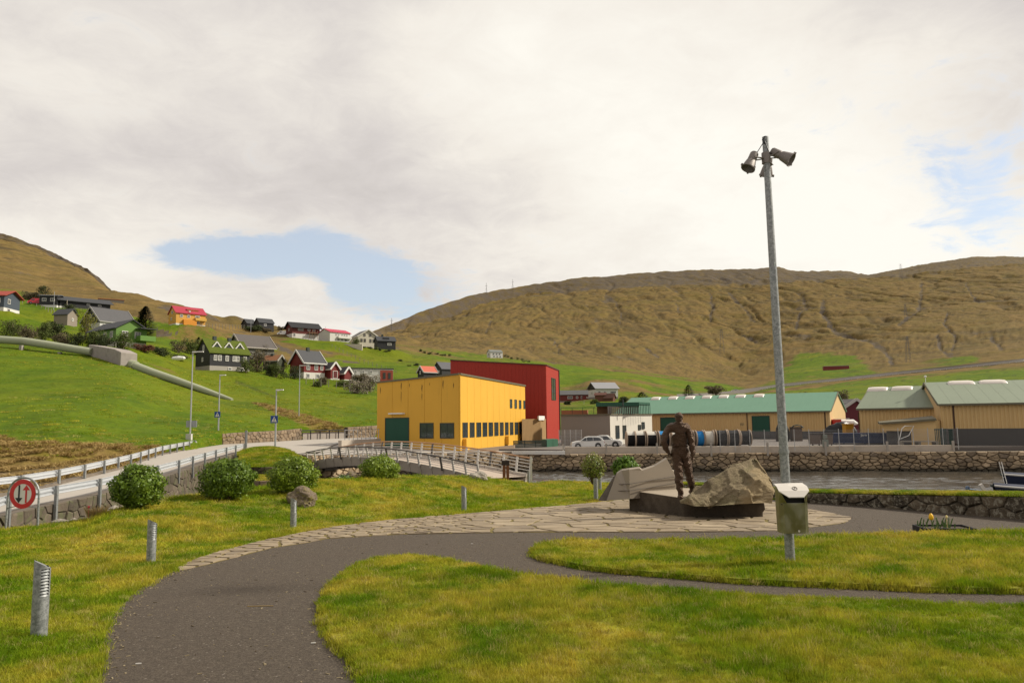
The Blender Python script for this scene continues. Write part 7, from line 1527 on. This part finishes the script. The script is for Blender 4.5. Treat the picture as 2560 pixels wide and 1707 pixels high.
# ================================================================== far road with rail, masts, pylon
rd = [(1700,995,440),(1780,990,455),(1840,984,468),(1900,976,440),(1960,966,415),(2100,952,385),(2250,937,355),(2400,922,325),(2560,906,300),(2700,892,290)]
ctr = [HIT(r[0],r[1]) for r in rd]; rows = []
for i,p in enumerate(ctr):
    z = p.z; rows.append([tuple(p+Vector((.0,-3.6,-2.4))),tuple(p+Vector((0,-2.7,.15))),tuple(p+Vector((0,-.0,.2))),tuple(p+Vector((0,2.4,.25))),tuple(p+Vector((0,5.5,1.9)))])
o = gridmesh('far_road', rows, plain('far_road_grey',(.12,.105,.09),.9,0,.15,.2,coord='World'), 'narrow grey road climbing across the far slope')
t = empty('far_guardrail', tuple(ctr[3]), 0, 'pale guardrail along the far road on the slope', 'guardrail')
b = MB()
for i in range(3,len(ctr)-1): b.bar(ctr[i]+Vector((0,-2.8,.85))-ctr[3],ctr[i+1]+Vector((0,-2.8,.85))-ctr[3],.2,.34)
b.build('beam', M_gw, t); b = MB()
for i in range(3,len(ctr)-1):
    for k in range(10): p = ctr[i].lerp(ctr[i+1],k/10)-ctr[3]+Vector((0,-2.7,.4)); b.box(p,(.15,.15,1.2))
b.build('posts', M_gw, t)
M_mast = plain('mast_grey',(.16,.15,.15),.7)
for px,py0,py1,d,lb in ((979,795,815,1330,'leftmost thin mast on the mountain ridge'),(1216,707,731,1640,'thin mast on the ridge, left of the taller one'),(1282,698,721,1700,'taller mast with cross arm on the mountain ridge')):
    a, c = U(px,py1+3,d), U(px,py0,d); h = c.z-a.z; b = MB(); b.tube([(0,0,-8),(0,0,h)],[.55,.35],6); b.bar((-2.2,0,h*.72),(2.2,0,h*.72),.5,.5); b.tube([(0,0,h*.6),(5,0,-3)],.12,4); b.tube([(0,0,h*.6),(-5,0,-3)],.12,4); tag(b.build('ridge_mast', M_mast, loc=tuple(a)),lb,'mast')
def pylon(px, py0, py1, d, label):
    a, c = U(px,py1,d), U(px,py0,d); h = c.z-a.z; w = h*.10; t = empty('power_pylon', tuple(a), 0, label, 'pylon'); b = MB(); th = .16
    for s in (-1,1):
        b.bar((s*w,0,-2),(s*w*.25,0,h),th,th); b.bar((s*w,w,-2),(s*w*.25,w*.3,h),th,th)
        for k in range(7): z0,z1 = h*k/7,h*(k+1)/7; w0,w1 = w*(1-.75*z0/h),w*(1-.75*z1/h); b.bar((s*w0,0,z0),(-s*w1,0,z1),th*.6,th*.6)
    b.build('lattice', M_mast, t); b = MB()
    for z in (.74,.86,.97): b.bar((-h*.13,0,h*z),(h*.13,0,h*z),th,th)
    b.build('cross_arm', M_mast, t)
pylon(2254,660,700,1500,'lattice pylon standing up against the sky on the right ridge'); pylon(2266,760,800,900,'lattice pylon on the brown slope, hard to see'); pylon(2272,840,902,560,'nearest lattice pylon above the right halls')
pylon(1806,822,880,900,'faint lattice pylon on the brown slope left of the floodlight post')
# ================================================================== shrubs and trees
def leaves(n, c, r, size, shell=.55, flatb=-.75, seed=0, elong=1.7, lumps=None, up=.0, spread=None):
    """n two-triangle leaves scattered through an uneven crown; returns vertices and faces."""
    rg = np.random.default_rng(seed); d = rg.normal(size=(n,3)); d /= np.linalg.norm(d,axis=1)[:,None]; d[:,2] = np.where(d[:,2] < flatb, -d[:,2], d[:,2])
    rr = (shell+(1-shell)*rg.random(n)**.6)[:,None]
    if lumps is not None:
        nl = lumps; lc = rg.normal(size=(nl,3)); lc /= np.linalg.norm(lc,axis=1)[:,None]; lc *= .55*rg.random((nl,1))**.4; lc[:,2] = np.linspace(-.62,.5,nl); lc[:,:2] *= 1.35; k = rg.integers(0,nl,n); rs_ = (.30+.20*rg.random(nl))[k][:,None]; P = lc[k]+d*rr*rs_
    else: P = d*rr*(1+.13*(rg.random((n,1)) > .93))*(1+.05*np.sin(d[:,:1]*11+d[:,2:3]*9+seed))*(1+.10*np.sin(d[:,:1]*5+seed)*np.cos(d[:,1:2]*6+seed*2)+.05*np.sin(d[:,2:3]*9))
    P = P*np.array(r)[None,:]+np.array(c)[None,:]
    nrm = d+rg.normal(size=(n,3))*.55; nrm[:,2] += up; nrm /= np.linalg.norm(nrm,axis=1)[:,None]
    a = np.cross(nrm, rg.normal(size=(n,3))); a /= np.linalg.norm(a,axis=1)[:,None]; b = np.cross(nrm,a); s = (size*(.6+.8*rg.random(n)))[:,None]
    V = np.stack([P-a*s*elong/2, P+b*s*.5, P+a*s*elong/2, P-b*s*.5], 1).reshape(-1,3); F = np.arange(n*4).reshape(n,4); return V, F
def foliage(name, V, F, m, parent): return mk(name, npmesh(name, V, F), m, parent)
M_twig = plain('twig',(.12,.085,.055),.9,0,.2,6)
M_bush = leafm('bush_leaf',(.085,.155,.010),(.215,.30,.030)); M_bush2 = leafm('bush_leaf_yellow',(.125,.20,.012),(.29,.37,.038))
def stems(t, h, r, n, seed, m=M_twig, w=.015):
    rs = random.Random(seed); b = MB()
    for k in range(n):
        a = rs.uniform(0,6.28); q = rs.uniform(.3,.95)*r; x, y = math.cos(a)*q, math.sin(a)*q; hh = h*rs.uniform(.6,1.0)
        b.tube([(x*.12,y*.12,-.1),(x*.5+rs.uniform(-.1,.1)*r,y*.5,hh*.5),(x,y,hh)],[w,w*.7,w*.3],5)
    return b.build('stem', m, t)
def bush(px, pyt, pyb, wpx, label, seed, m, n=5200, d=None, size=.045, name='round_bush', group='clipped round bushes at the lawn edge'):
    p = U(px,pyb,d) if d else PK(px,pyb); k = p.y/FPX; rx = wpx*k/2; h = (pyb-pyt)*k; t = empty(name, (p.x,p.y+rx*.5,p.z), 0, label, 'bush', group)
    V, F = leaves(n,(0,0,h*.52),(rx*.95,rx*.92,h*.51),size,.62,-.95,seed); foliage('leaves',V,F,m,t); V, F = leaves(n//3,(0,0,h*.5),(rx*.72,rx*.7,h*.42),size*1.3,.3,-.9,seed+50); foliage('inner_leaves',V,F,M_bush,t); stems(t,h*.85,rx*.8,26,seed,w=.012); return t
bush(325,1171,1277,131,'first round bush from the left, by the road wall, some twigs showing',1,M_bush,6500)
bush(553,1156,1252,143,'second round bush, the widest and densest',2,M_bush,7200)
bush(722,1150,1240,126,'third round bush, right behind the brown boulder',3,M_bush2,6400)
bush(944,1144,1208,108,'fourth round bush, before the arched bridge',4,M_bush2,5200,d=28.8)
p = PK(1487,1236); 
t = bush(1486,1137,1205,66,'loose twiggy pale shrub at the water, left of the slab',5,leafm('spring_leaf',(.16,.19,.03),(.30,.31,.08)),900,d=30,size=.05,name='twiggy_shrub',group=None); stems(t,1.05,.62,70,9,w=.012)
bush(1567,1145,1200,66,'bright green leafy shrub behind the cut slab',6,leafm('fresh_leaf',(.09,.18,.02),(.20,.32,.04)),2200,d=27,size=.06,name='leafy_shrub',group=None)
bush(855,1190,1216,54,'low sparse shrub with pale green leaves below the bridge',7,leafm('pale_leaf',(.10,.17,.05),(.22,.30,.12)),420,d=28,size=.06,name='low_shrub',group=None)
M_straw = leafm('straw_blade',(.30,.20,.07),(.50,.38,.17),.2,.8); M_pink = plain('pink_petal',(.65,.06,.08),.6)
for px,py,d in ((800,1218,27.0),(645,1237,24.4),(660,1240,24.4),(222,1270,19.0)):
    q = U(px,py,d); b = MB(); b.tube([(0,0,-.3),(0,0,0)],.006,4); b.lathe([(.002,0),(.028,.02),(.026,.05),(.004,.07)],(0,0,0),8); tag(b.build('pink_flower', M_pink, loc=tuple(q)),'small pink flower growing at the edge of the lawn','flower','pink flowers along the lawn edge')
b = MB(); rs = random.Random(5)
for k in range(260):
    a, r0 = rs.uniform(0,6.28), rs.uniform(0,.20); x,y = math.cos(a)*r0, math.sin(a)*r0; h = rs.uniform(.12,.32); w_ = .012; dx,dy = math.cos(a)*h*.6,math.sin(a)*h*.6
    b.add([(x-w_,y,0),(x+w_,y,0),(x+dx,y+dy,h),],[(0,1,2)])
q = U(241,1290,19.2); tag(b.build('straw_tuft', M_straw, recalc=False, loc=tuple(q)),'tuft of dead straw and new grass at the road wall','grass tuft')
# ---- village vegetation
M_v = {'g':leafm('tree_green',(.065,.090,.018),(.150,.175,.040),.15,.8),'d':leafm('tree_dark',(.030,.045,.014),(.080,.092,.026),.1,.85),'b':leafm('tree_bare',(.105,.085,.045),(.185,.155,.085),.15,.9),'y':leafm('tree_yellow',(.15,.17,.035),(.30,.27,.03),.2,.8),'c':leafm('conifer',(.020,.024,.014),(.055,.055,.030),.05,.9),'s':leafm('hedge_red',(.11,.04,.022),(.17,.07,.04),.1,.9),'k':leafm('bare_pale',(.22,.19,.14),(.33,.28,.21),.1,.9)}
def tree(px, pyb, d, wpx, hpx, kind, label, seed, group=None, name='shrub', n=1100, trunk=.15):
    p = HIT(px,pyb) if px < 1700 else U(px,pyb,d); d = p.y; k = d/FPX; rx, h = wpx*k/2, hpx*k; t = empty(name, tuple(p), 0, label, 'tree' if name != 'shrub' else 'shrub', group or 'shrubs and trees between the hillside houses')
    V, F = leaves(int(n*1.7),(0,0,h*.46),(rx*1.15,rx*.9,h*.60),max(.16,rx*.07),.35,-.7,seed,1.5,lumps=18); foliage('crown',V,F,M_v[kind],t)
    b = MB(); rs = random.Random(seed); b.tube([(0,0,-1.0),(0,0,h*.35),(rs.uniform(-.1,.1)*rx,0,h*.7)],[.07*rx+.05,.05*rx+.03,.02*rx],6)
    for q in range(7): a = rs.uniform(0,6.28); b.tube([(0,0,h*.12),(math.cos(a)*rx*.4,math.sin(a)*rx*.3,h*.45),(math.cos(a)*rx*.8,math.sin(a)*rx*.6,h*.75)],[.03*rx+.03,.025*rx,.01*rx],5)
    b.build('trunk', M_twig, t); return t
def conifer(px, pyb, d, wpx, hpx, label, seed, n=2600, name='conifer_tree'):
    p = U(px,pyb,d); k = d/FPX; rx, h = wpx*k/2, hpx*k; t = empty(name, tuple(p), 0, label, 'tree'); rg = np.random.default_rng(seed)
    z = rg.random(n)**.75; prof = np.where(z < .22, .55+z*2.0, 1.0)*(1-z)**.62; a = rg.random(n)*6.283; lay = np.floor(z*11)/11+rg.random(n)*.05; r = rx*prof*(.45+.6*rg.random(n))*(1+.25*np.sin(a*3+lay*20))
    P = np.stack([np.cos(a)*r,np.sin(a)*r,h*(.05+.95*z)],-1); out = np.stack([np.cos(a),np.sin(a),-.15+.3*rg.random(n)],-1); s = np.cross(out,[0,0,1.0]); L = (.10*rx+.15)*(1.1-z*.5); L = L[:,None]; w = L*.30
    V = np.stack([P-out*L,P+s*w-np.array([0,0,.1])*L,P+out*L*1.3,P-s*w],1).reshape(-1,3); foliage('crown',V,np.arange(n*4).reshape(n,4),M_v['c'],t); b = MB(); b.tube([(0,0,-1),(0,0,h*.9)],[.25,.05],6); b.build('trunk',M_twig,t); return t
conifer(362,846,196,62,82,'big dark conifer beside the slate roofed house',3,4200)
conifer(496,878,205,26,36,'small dark conifer uphill of the turf roofed house',4,1200)
conifer(1722,992,262,32,30,'dark conifer above the long green roofed hall',5,1400)
conifer(1606,1000,262,40,20,'low dark conifer left of the taller one above the hall',6,900)
TR = [(60,752,262,60,22,'b','low bare scrub above the red van'),(98,738,258,36,28,'d','dark shrub behind the red van'),
(20,842,166,60,45,'g','green shrub at the left edge below the blue house'),(58,862,160,60,52,'b','brown twiggy shrub left of the dark garden trees'),(92,852,163,56,48,'g','bushy green tree in the left garden row'),(128,850,158,60,44,'d','rounded dark shrub in the garden row'),(150,868,155,52,36,'b','brown shrub low behind the pipe'),(112,846,172,40,44,'g','tall green shrub left of the outhouse'),
(203,852,160,46,84,'y','tall yellow green tree beside the big slate roofed house'),(180,870,154,50,40,'d','dark olive shrub behind the concrete block'),(222,870,153,52,48,'g','leafy shrub before the green house'),(252,872,152,50,40,'d','dark shrub under the green house wing'),(300,876,150,46,48,'g','grey green shrub before the green gable'),(165,800,204,30,24,'d','small shrub by the black house'),(160,782,236,30,20,'d','low dark shrub before the long black house'),
(352,880,150,56,20,'s','reddish brown hedge under the green balcony'),(400,892,160,50,26,'d','dark hedge right of the reddish hedge'),(438,884,166,44,34,'b','brown green shrub below the moor'),(470,888,170,50,44,'g','green tree left of the turf roofed house'),(440,905,160,50,16,'g','low greenery around a white hull in the garden'),
(640,930,166,60,60,'b','bare brown tree right of the turf roofed house'),(612,932,163,44,40,'g','green shrub at the corner of the turf roofed house'),(655,905,172,34,40,'b','thin bare tree in front of the slate roof'),(690,945,172,56,38,'g','wide green shrub in the hollow'),(707,936,170,32,26,'y','yellow flowering shrub left of the red house'),(735,948,176,44,36,'d','dark shrub at the red house gable'),(670,940,176,30,30,'d','dark shrub beside the rust roofed shed'),
(805,962,182,26,20,'b','small brown shrub below the garages'),(790,968,176,24,18,'g','small green shrub on the bank below the red house'),(858,968,180,46,18,'g','green hedge below the white flat roofed house'),(893,985,168,60,40,'k','pale bare bush heap left of the yellow building'),(924,980,165,50,46,'k','tall pale bare bush touching the yellow building'),(905,958,178,50,24,'b','brown bush before the red end wall'),
(628,826,322,50,14,'d','dark shrubs before the black pair on the ridge'),(655,830,318,36,12,'b','scrub under the black ridge houses'),(698,826,330,20,12,'b','scrub between the ridge houses and the white van'),(795,850,330,20,14,'d','shrub between the chalet and the white house'),(886,864,316,24,18,'g','shrub left of the cream gabled house'),(1490,1010,275,26,14,'g','small shrub by the brown garden shed'),(1560,1006,270,30,16,'d','dark shrub right of the white house'),(1420,1012,300,20,12,'d','shrub before the red brown house'),(1790,985,380,50,22,'b','bare brown thicket beside the far road'),
(2010,1000,240,44,20,'b','bare scrub behind the long hall'),(2095,1010,200,50,36,'b','brown bare thicket between the halls')]
rs = random.Random(17)
for (x0,y0,x1,y1,n_,lb_) in ((905,868,975,884,7,'low dark shrub in the row under the cream and black houses'),(1045,880,1130,893,8,'small shrub in the line along the field above the red building'),(1258,893,1330,908,7,'small green shrub right of the lone farmhouse'),(1000,905,1060,925,4,'small shrub on the upper pasture')):
    for q in range(n_): f = (q+rs.random()*.8)/n_; TR.append((x0+(x1-x0)*f,y0+(y1-y0)*f+rs.uniform(-2,2),300,rs.uniform(9,17),rs.uniform(4,8),'g' if q%2 else 'd',lb_))
for i,(px,pyb,d,w,h,k,lb) in enumerate(TR): tree(px,pyb,d,w,h,k,lb,100+i,n=220 if w < 18 else (900 if w < 45 else 1300))
# garden hull and low garden fences
b = MB(); q = U(446,899,158); b.lathe([(.01,-1.6),(.35,-1.2),(.5,0),(.38,1.2),(.01,1.6)],(0,0,.3),10,(1,0,0)); tag(b.build('garden_boat', M_white, loc=tuple(q)),'small upturned white boat lying in the garden by the hedge','boat')
def postrow(label, pts, n, h=1.0, m=None):
    P = [U(*p) for p in pts]; t = empty('wire_fence', tuple(P[0]), 0, label, 'fence')
    for k in range(n):
        f = k/(n-1)*(len(P)-1); i = min(int(f),len(P)-2); p = P[i].lerp(P[i+1],f-i)-P[0]; b = MB(); b.box(p+Vector((0,0,h/2-.2)),(.13,.13,h+.4)); b.build('post', m or plain('grey_timber',(.24,.21,.17),.8), t)
    b = MB()
    for i in range(len(P)-1):
        for z in (.45,.9): b.bar(P[i]-P[0]+Vector((0,0,z*h)),P[i+1]-P[0]+Vector((0,0,z*h)),.02,.02)
    b.build('wire', MATS['grey_timber'], t)
postrow('wire fence with timber posts below the red van',[(45,752,245),(110,772,225),(150,790,210)],12)
postrow('wire fence on the pasture above the ditch and the pale bare bush',[(765,956,172),(860,968,168),(945,980,162)],11,1.2)
postrow('wire fence running down the green upper field',[(830,868,300),(905,905,265),(990,935,235)],16,1.3)
postrow('field fence on the moor edge right of the yellow house',[(505,818,240),(560,820,250),(610,820,300)],14,1.3)
for px,pyb,pyt,d,lb in ((134,775,729,225,'thin lamp pole before the small black house'),(627,826,795,315,'thin lamp pole before the black ridge houses'),(789,965,944,178,'thin grey pole below the first garage'),(874,990,948,165,'slim pole by the pale bare bushes'),(813,850,816,325,'thin aerial pole above the white house'),(878,1000,978,160,'dark wooden pole stub beside the pale bare bush'),(1460,1012,1003,270,'small white pole below the red annex')):
    a,c = U(px,pyb,d),U(px,pyt,d); b = MB(); b.tube([(0,0,-1),(0,0,c.z-a.z)],[.09,.06],6); tag(b.build('pole', M_lamp, loc=tuple(a)),lb,'pole')
q = V2(2109,112); b = MB(); b.tube([(0,0,0),(0,0,U(2109,1006,112).z+.67)],[.07,.05],6); b.box((.3,0,U(2109,1005,112).z+.67),(1.0,.2,.12)); tag(b.build('yard_lamp', M_lamp, loc=(q.x,q.y,-.67)),'thin yard lamp standing between the long hall and the middle hall','street lamp')
# ================================================================== grass
def clump(name, n, r, h, w, seed, m, lean=.5):
    rs = random.Random(seed); V = []; F = []
    for k in range(n):
        a = rs.uniform(0,6.28); q = r*math.sqrt(rs.random()); x,y = math.cos(a)*q, math.sin(a)*q; b_ = rs.uniform(0,6.28); hh = h*rs.uniform(.45,1.1); l = lean*hh*rs.uniform(.2,1.3); dx,dy = math.cos(b_)*l, math.sin(b_)*l; c = rs.uniform(0,3.14); wx,wy = math.cos(c)*w*.5, math.sin(c)*w*.5; i = len(V)
        V += [(x-wx,y-wy,-.01),(x+wx,y+wy,-.01),(x+dx*.4-wx*.8,y+dy*.4-wy*.8,hh*.6),(x+dx*.4+wx*.8,y+dy*.4+wy*.8,hh*.6),(x+dx,y+dy,hh)]; F += [(i,i+1,i+3,i+2),(i+2,i+3,i+4)]
    me = bpy.data.meshes.new(name); me.from_pydata(V,[],F); me.materials.append(m); return bpy.data.objects.new(name, me)
def scatter(name, label, pts, scl, rot, coll):
    me = bpy.data.meshes.new(name); me.vertices.add(len(pts)); me.vertices.foreach_set('co', np.asarray(pts,dtype=np.float32).ravel())
    a = me.attributes.new('scl','FLOAT_VECTOR','POINT'); a.data.foreach_set('vector', np.asarray(scl,dtype=np.float32).ravel()); a = me.attributes.new('rot','FLOAT_VECTOR','POINT'); a.data.foreach_set('vector', np.asarray(rot,dtype=np.float32).ravel())
    o = bpy.data.objects.new(name, me); link(o); ng = bpy.data.node_groups.new(name,'GeometryNodeTree'); ng.interface.new_socket('Geometry',in_out='INPUT',socket_type='NodeSocketGeometry'); ng.interface.new_socket('Geometry',in_out='OUTPUT',socket_type='NodeSocketGeometry')
    N = ng.nodes; L = ng.links; gi = N.new('NodeGroupInput'); go = N.new('NodeGroupOutput'); ip = N.new('GeometryNodeInstanceOnPoints'); ci = N.new('GeometryNodeCollectionInfo'); ci.inputs['Collection'].default_value = coll; ci.inputs['Separate Children'].default_value = True; ci.inputs['Reset Children'].default_value = True
    na = N.new('GeometryNodeInputNamedAttribute'); na.data_type = 'FLOAT_VECTOR'; na.inputs['Name'].default_value = 'scl'; nb = N.new('GeometryNodeInputNamedAttribute'); nb.data_type = 'FLOAT_VECTOR'; nb.inputs['Name'].default_value = 'rot'
    L.new(gi.outputs[0], ip.inputs['Points']); L.new(ci.outputs[0], ip.inputs['Instance']); ip.inputs['Pick Instance'].default_value = True; L.new(na.outputs['Attribute'], ip.inputs['Scale']); L.new(nb.outputs['Attribute'], ip.inputs['Rotation']); L.new(ip.outputs[0], go.inputs[0])
    m = o.modifiers.new('scatter','NODES'); m.node_group = ng; return tag(o, label, kind='stuff')
def collof(name, obs):
    c = bpy.data.collections.new(name)
    for x in obs: c.objects.link(x)
    return c
cA = collof('turf_sources', [clump('turf_a',34,.075,.048,.0042,1,M_blade,.7),clump('turf_b',30,.08,.038,.0042,2,M_blade,.9),clump('turf_c',26,.07,.066,.0046,3,M_blade,.6)])
tarP = [(p.x,p.y) for p in tar_xy]; inP = [(p.x,p.y) for p in inner_xy]; isP = [(p.x,p.y) for p in isl_xy]
def npin(X, Y, P):
    c = np.zeros(len(X),bool); n = len(P)
    for i in range(n):
        a, b_ = P[i], P[(i+1)%n]
        if a[1] == b_[1]: continue
        m = ((a[1] > Y) != (b_[1] > Y)) & (X < (b_[0]-a[0])*(Y-a[1])/(b_[1]-a[1])+a[0]); c ^= m
    return c
def lawnpts():
    rg = np.random.default_rng(5); PTS = []; S = []
    for d0,d1,dens_,s in ((2.4,6.5,520,.85),(6.5,9,300,1.1),(9,13,150,1.6),(13,20,70,2.3),(20,32,30,3.4),(32,50,14,4.6)):
        hw = d1*.80+1.5; n = int((d1-d0)*2*hw*dens_); X = rg.uniform(-hw,hw,n); Y = rg.uniform(d0,d1,n); k = np.abs(X) < Y*.76+1.6; X, Y = X[k], Y[k]
        PX = 1280+X/Y*FPX*1.005; cdd = np.interp(PX,CPX,CD); k = Y < cdd+.25; X,Y,PX,cdd = X[k],Y[k],PX[k],cdd[k]
        tar = npin(X,Y,tarP); pz_ = npin(X,Y,plz2); inn = npin(X,Y,inP)|npin(X,Y,isP); ok = ((~tar)&(~pz_))|inn; X,Y,PX,inn = X[ok],Y[ok],PX[ok],inn[ok]
        isl_in = npin(X,Y,isP); Zv = np.where(inn, zplane(Y)+np.where(isl_in,.068,.043), [zpark(a,b_) for a,b_ in zip(PX,Y)]); PTS.append(np.stack([X,Y,Zv],-1)); hs = .60+.68*fbm(X*1.1+3,Y*1.1,3)**1.3+.35*(rg.random(len(X))-.5)+.4*(fbm(X*.5+30,Y*.5,2)>.56); S.append(np.stack([np.full(len(X),s),np.full(len(X),s),hs*(1+.18*(s-1))],-1))
    for poly_, zz_ in ((isl_xy,.045),(inner_xy,.03)):     # grass leaning over the cut edges
        ed = []; 
        for i in range(len(poly_)):
            p, q = poly_[i], poly_[(i+1)%len(poly_)]; L = (q-p).length
            if L > 2 or min(p.y,q.y) < 2.2: continue
            n = max(1,int(L/.022)); nv = Vector(((q-p).y,-(q-p).x,0)).normalized() if L > 0 else Vector((0,0,0))
            for k in range(n): r_ = p.lerp(q,rg.random()); o_ = rg.normal()*.022; ed.append((r_.x+nv.x*o_, r_.y+nv.y*o_, zplane(r_.y)+zz_*rg.random()))
        ed = np.array(ed); PTS.append(ed); S.append(np.stack([.7+ed[:,1]*.05,.7+ed[:,1]*.05,.75+.02*ed[:,1]],-1))
    P = np.concatenate(PTS); S = np.concatenate(S); R = np.zeros_like(P); R[:,2] = rg.random(len(P))*6.283; R[:,:2] = rg.normal(size=(len(P),2))*.12; return P,S,R
P_,S_,R_ = lawnpts(); print('lawn clumps', len(P_)); scatter('lawn_grass','short green and straw coloured lawn grass',P_,S_,R_,cA)
# grass along the wall top, the mound and ledge
cB = collof('verge_sources',[clump('verge_a',30,.10,.09,.008,11,M_blade,.8),clump('verge_b',26,.12,.07,.008,12,M_blade,1.0)])
pts = []; rg = np.random.default_rng(9)
for i in range(len(LW)-1):
    (a,b2),(c,d2) = LW[i],LW[i+1]; h0,h1 = [.22,.25,.31,.38,.45,.52,.6][i:i+2]
    for k in range(420): f = rg.random(); o_ = rg.random()*.6; px, d = a*(1-f)+c*f, b2*(1-f)+d2*f; x,y = qx(px,d+o_); pts.append((x,y,zplane(d)+h0*(1-f)+h1*f+.03))
me_ = bpy.data.objects['grass_mound'].data; vs_ = [v.co.copy() for v in me_.vertices]
for p in me_.polygons:
    q = [vs_[i] for i in p.vertices]
    for k in range(26): u,v = rg.random(2); pts.append(tuple(q[0].lerp(q[1],u).lerp(q[3].lerp(q[2],u),v)))
me_ = bpy.data.objects['grass_ledge'].data; vs_ = [v.co.copy() for v in me_.vertices]
for p in me_.polygons:
    q = [vs_[i] for i in p.vertices]
    for k in range(70): u,v = rg.random(2); pts.append(tuple(q[0].lerp(q[1],u).lerp(q[3].lerp(q[2],u),v)))
pts = np.array(pts); S = np.stack([1.5+pts[:,1]*.025]*2+[.55+pts[:,1]*.012],-1); R = np.zeros_like(pts); R[:,2] = rg.random(len(pts))*6.28; scatter('verge_grass','mossy grass tufts on wall tops and the mound',pts,S,R,cB)
# straw on the stream bank and along the ditch
M_straws = NT('dead_grass'); rr = M_straws.nd('ShaderNodeObjectInfo').outputs['Random']; M_straws = M_straws.fin(M_straws.mix(rr,(.22,.145,.045),(.46,.33,.13)),.85,0,.15)
cC = collof('straw_sources',[clump('straw_a',40,.30,.42,.030,21,M_straws,1.2),clump('straw_b',36,.32,.34,.030,22,M_straws,1.5)])
me_ = bpy.data.objects['hillside'].data; co = np.zeros(len(me_.vertices)*3,dtype=np.float32); me_.vertices.foreach_get('co',co); co = co.reshape(-1,3); st = np.zeros(len(me_.vertices),dtype=np.float32); me_.attributes['straw'].data.foreach_get('value',st)
k = np.where((st > .55)&(co[:,1] < 130)&(co[:,1] > 40))[0]; k = rg.choice(k, min(len(k),5200), replace=len(k) < 5200); P = co[k].astype(float); P[:,0] += rg.normal(size=len(P))*.15; P[:,1] += rg.normal(size=len(P))*.25
S = np.full((len(P),3),1.0)*(0.7+.8*rg.random((len(P),1))); S[:,2] *= .55; R = np.zeros_like(P); R[:,2] = rg.random(len(P))*6.28; scatter('straw_grass','tangled straw coloured dead grass on the stream banks',P,S,R,cC)
M_past = lawnmat('pasture_blades'); cD = collof('pasture_sources',[clump('pasture_a',26,.45,.24,.030,31,M_past,1.0),clump('pasture_b',22,.5,.18,.030,32,M_past,1.3)])
bn = np.zeros(len(me_.vertices),dtype=np.float32); me_.attributes['brown'].data.foreach_get('value',bn); kx = np.where((co[:,1] < 190)&(co[:,1] > 52)&(co[:,0] < 20)&(bn < .3))[0]; wgt = np.clip(co[kx,1]/100,.4,1.6); kx = rg.choice(kx, 9000, p=wgt/wgt.sum()); P = co[kx].astype(float); P[:,0] += rg.normal(size=len(P))*.3; P[:,1] += rg.normal(size=len(P))*.3; q_ = fbm(P[:,0]/9,P[:,1]/9,3); P = P[q_ > .42]
S = np.ones((len(P),3))*(.7+.9*rg.random((len(P),1))); S[:,2] *= .55; R = np.zeros_like(P); R[:,2] = rg.random(len(P))*6.28; scatter('pasture_tufts','longer grass tufts dotted over the green pasture',P,S,R,cD)
gp = []; gs = []
while len(gp) < 2600:
    if len(gp) < 1700:
        k_ = int(rg.integers(0,len(tar_xy)-1)) if rg.random() < .5 else None; pl_ = tar_xy if k_ is not None else (inner_xy if rg.random() < .6 else isl_xy); k_ = int(rg.integers(0,len(pl_)-1)); p,q = pl_[k_],pl_[k_+1]; r_ = p.lerp(q,rg.random()); x,y = r_.x+rg.normal()*.10, r_.y+rg.normal()*.10
    else: x,y = rg.uniform(-6,9), rg.uniform(3,20)
    if y > 24 or y < 2.4: continue
    if inside((x,y),tarP) and not inside((x,y),inP) and not inside((x,y),isP) and not inside((x,y),plz2): gp.append((x,y,zplane(y)+.006)); gs.append(rg.uniform(.5,1.6))
M_grit = NT('grit'); rr = M_grit.nd('ShaderNodeObjectInfo').outputs['Random']; M_grit = M_grit.fin(M_grit.mix(rr,(.06,.045,.03),(.34,.28,.17)),.95,0,.1)
def chip(nm, k):
    b = MB(); w,l = (.004,.011) if k else (.003,.03); b.box((0,0,.001),(l,w*2,.004)); me = b.mesh(nm); me.materials.append(M_grit); return bpy.data.objects.new(nm, me)
cE = collof('grit_sources',[chip('grit_a',1),chip('grit_b',0),chip('grit_c',1)]); gp = np.array(gp); R = np.zeros_like(gp); R[:,2] = rg.random(len(gp))*6.28; scatter('path_grit','bits of grit and dead grass scattered on the tarmac edges',gp,np.stack([gs,gs,gs],-1),R,cE)
# leaf litter: few pale stalks on the tarmac
rs = random.Random(3)
for k,(px,py) in enumerate(((650,1517),(345,1662),(783,1610),(1180,1360))):
    q = G(px,py,.012); b = MB(); L = .14 if k == 0 else .02; b.bar((-L,0,0),(L,.01,0),.008,.006); tag(b.build('dry_stalk' if k == 0 else 'white_chip', M_straws if k == 0 else M_swhite, loc=tuple(q)), ['pale dry stalk lying on the tarmac','white chip near the bottom edge of the tarmac','white chip by the near lawn edge on the tarmac','white chip at the tip of the lawn tongue'][k],'litter')
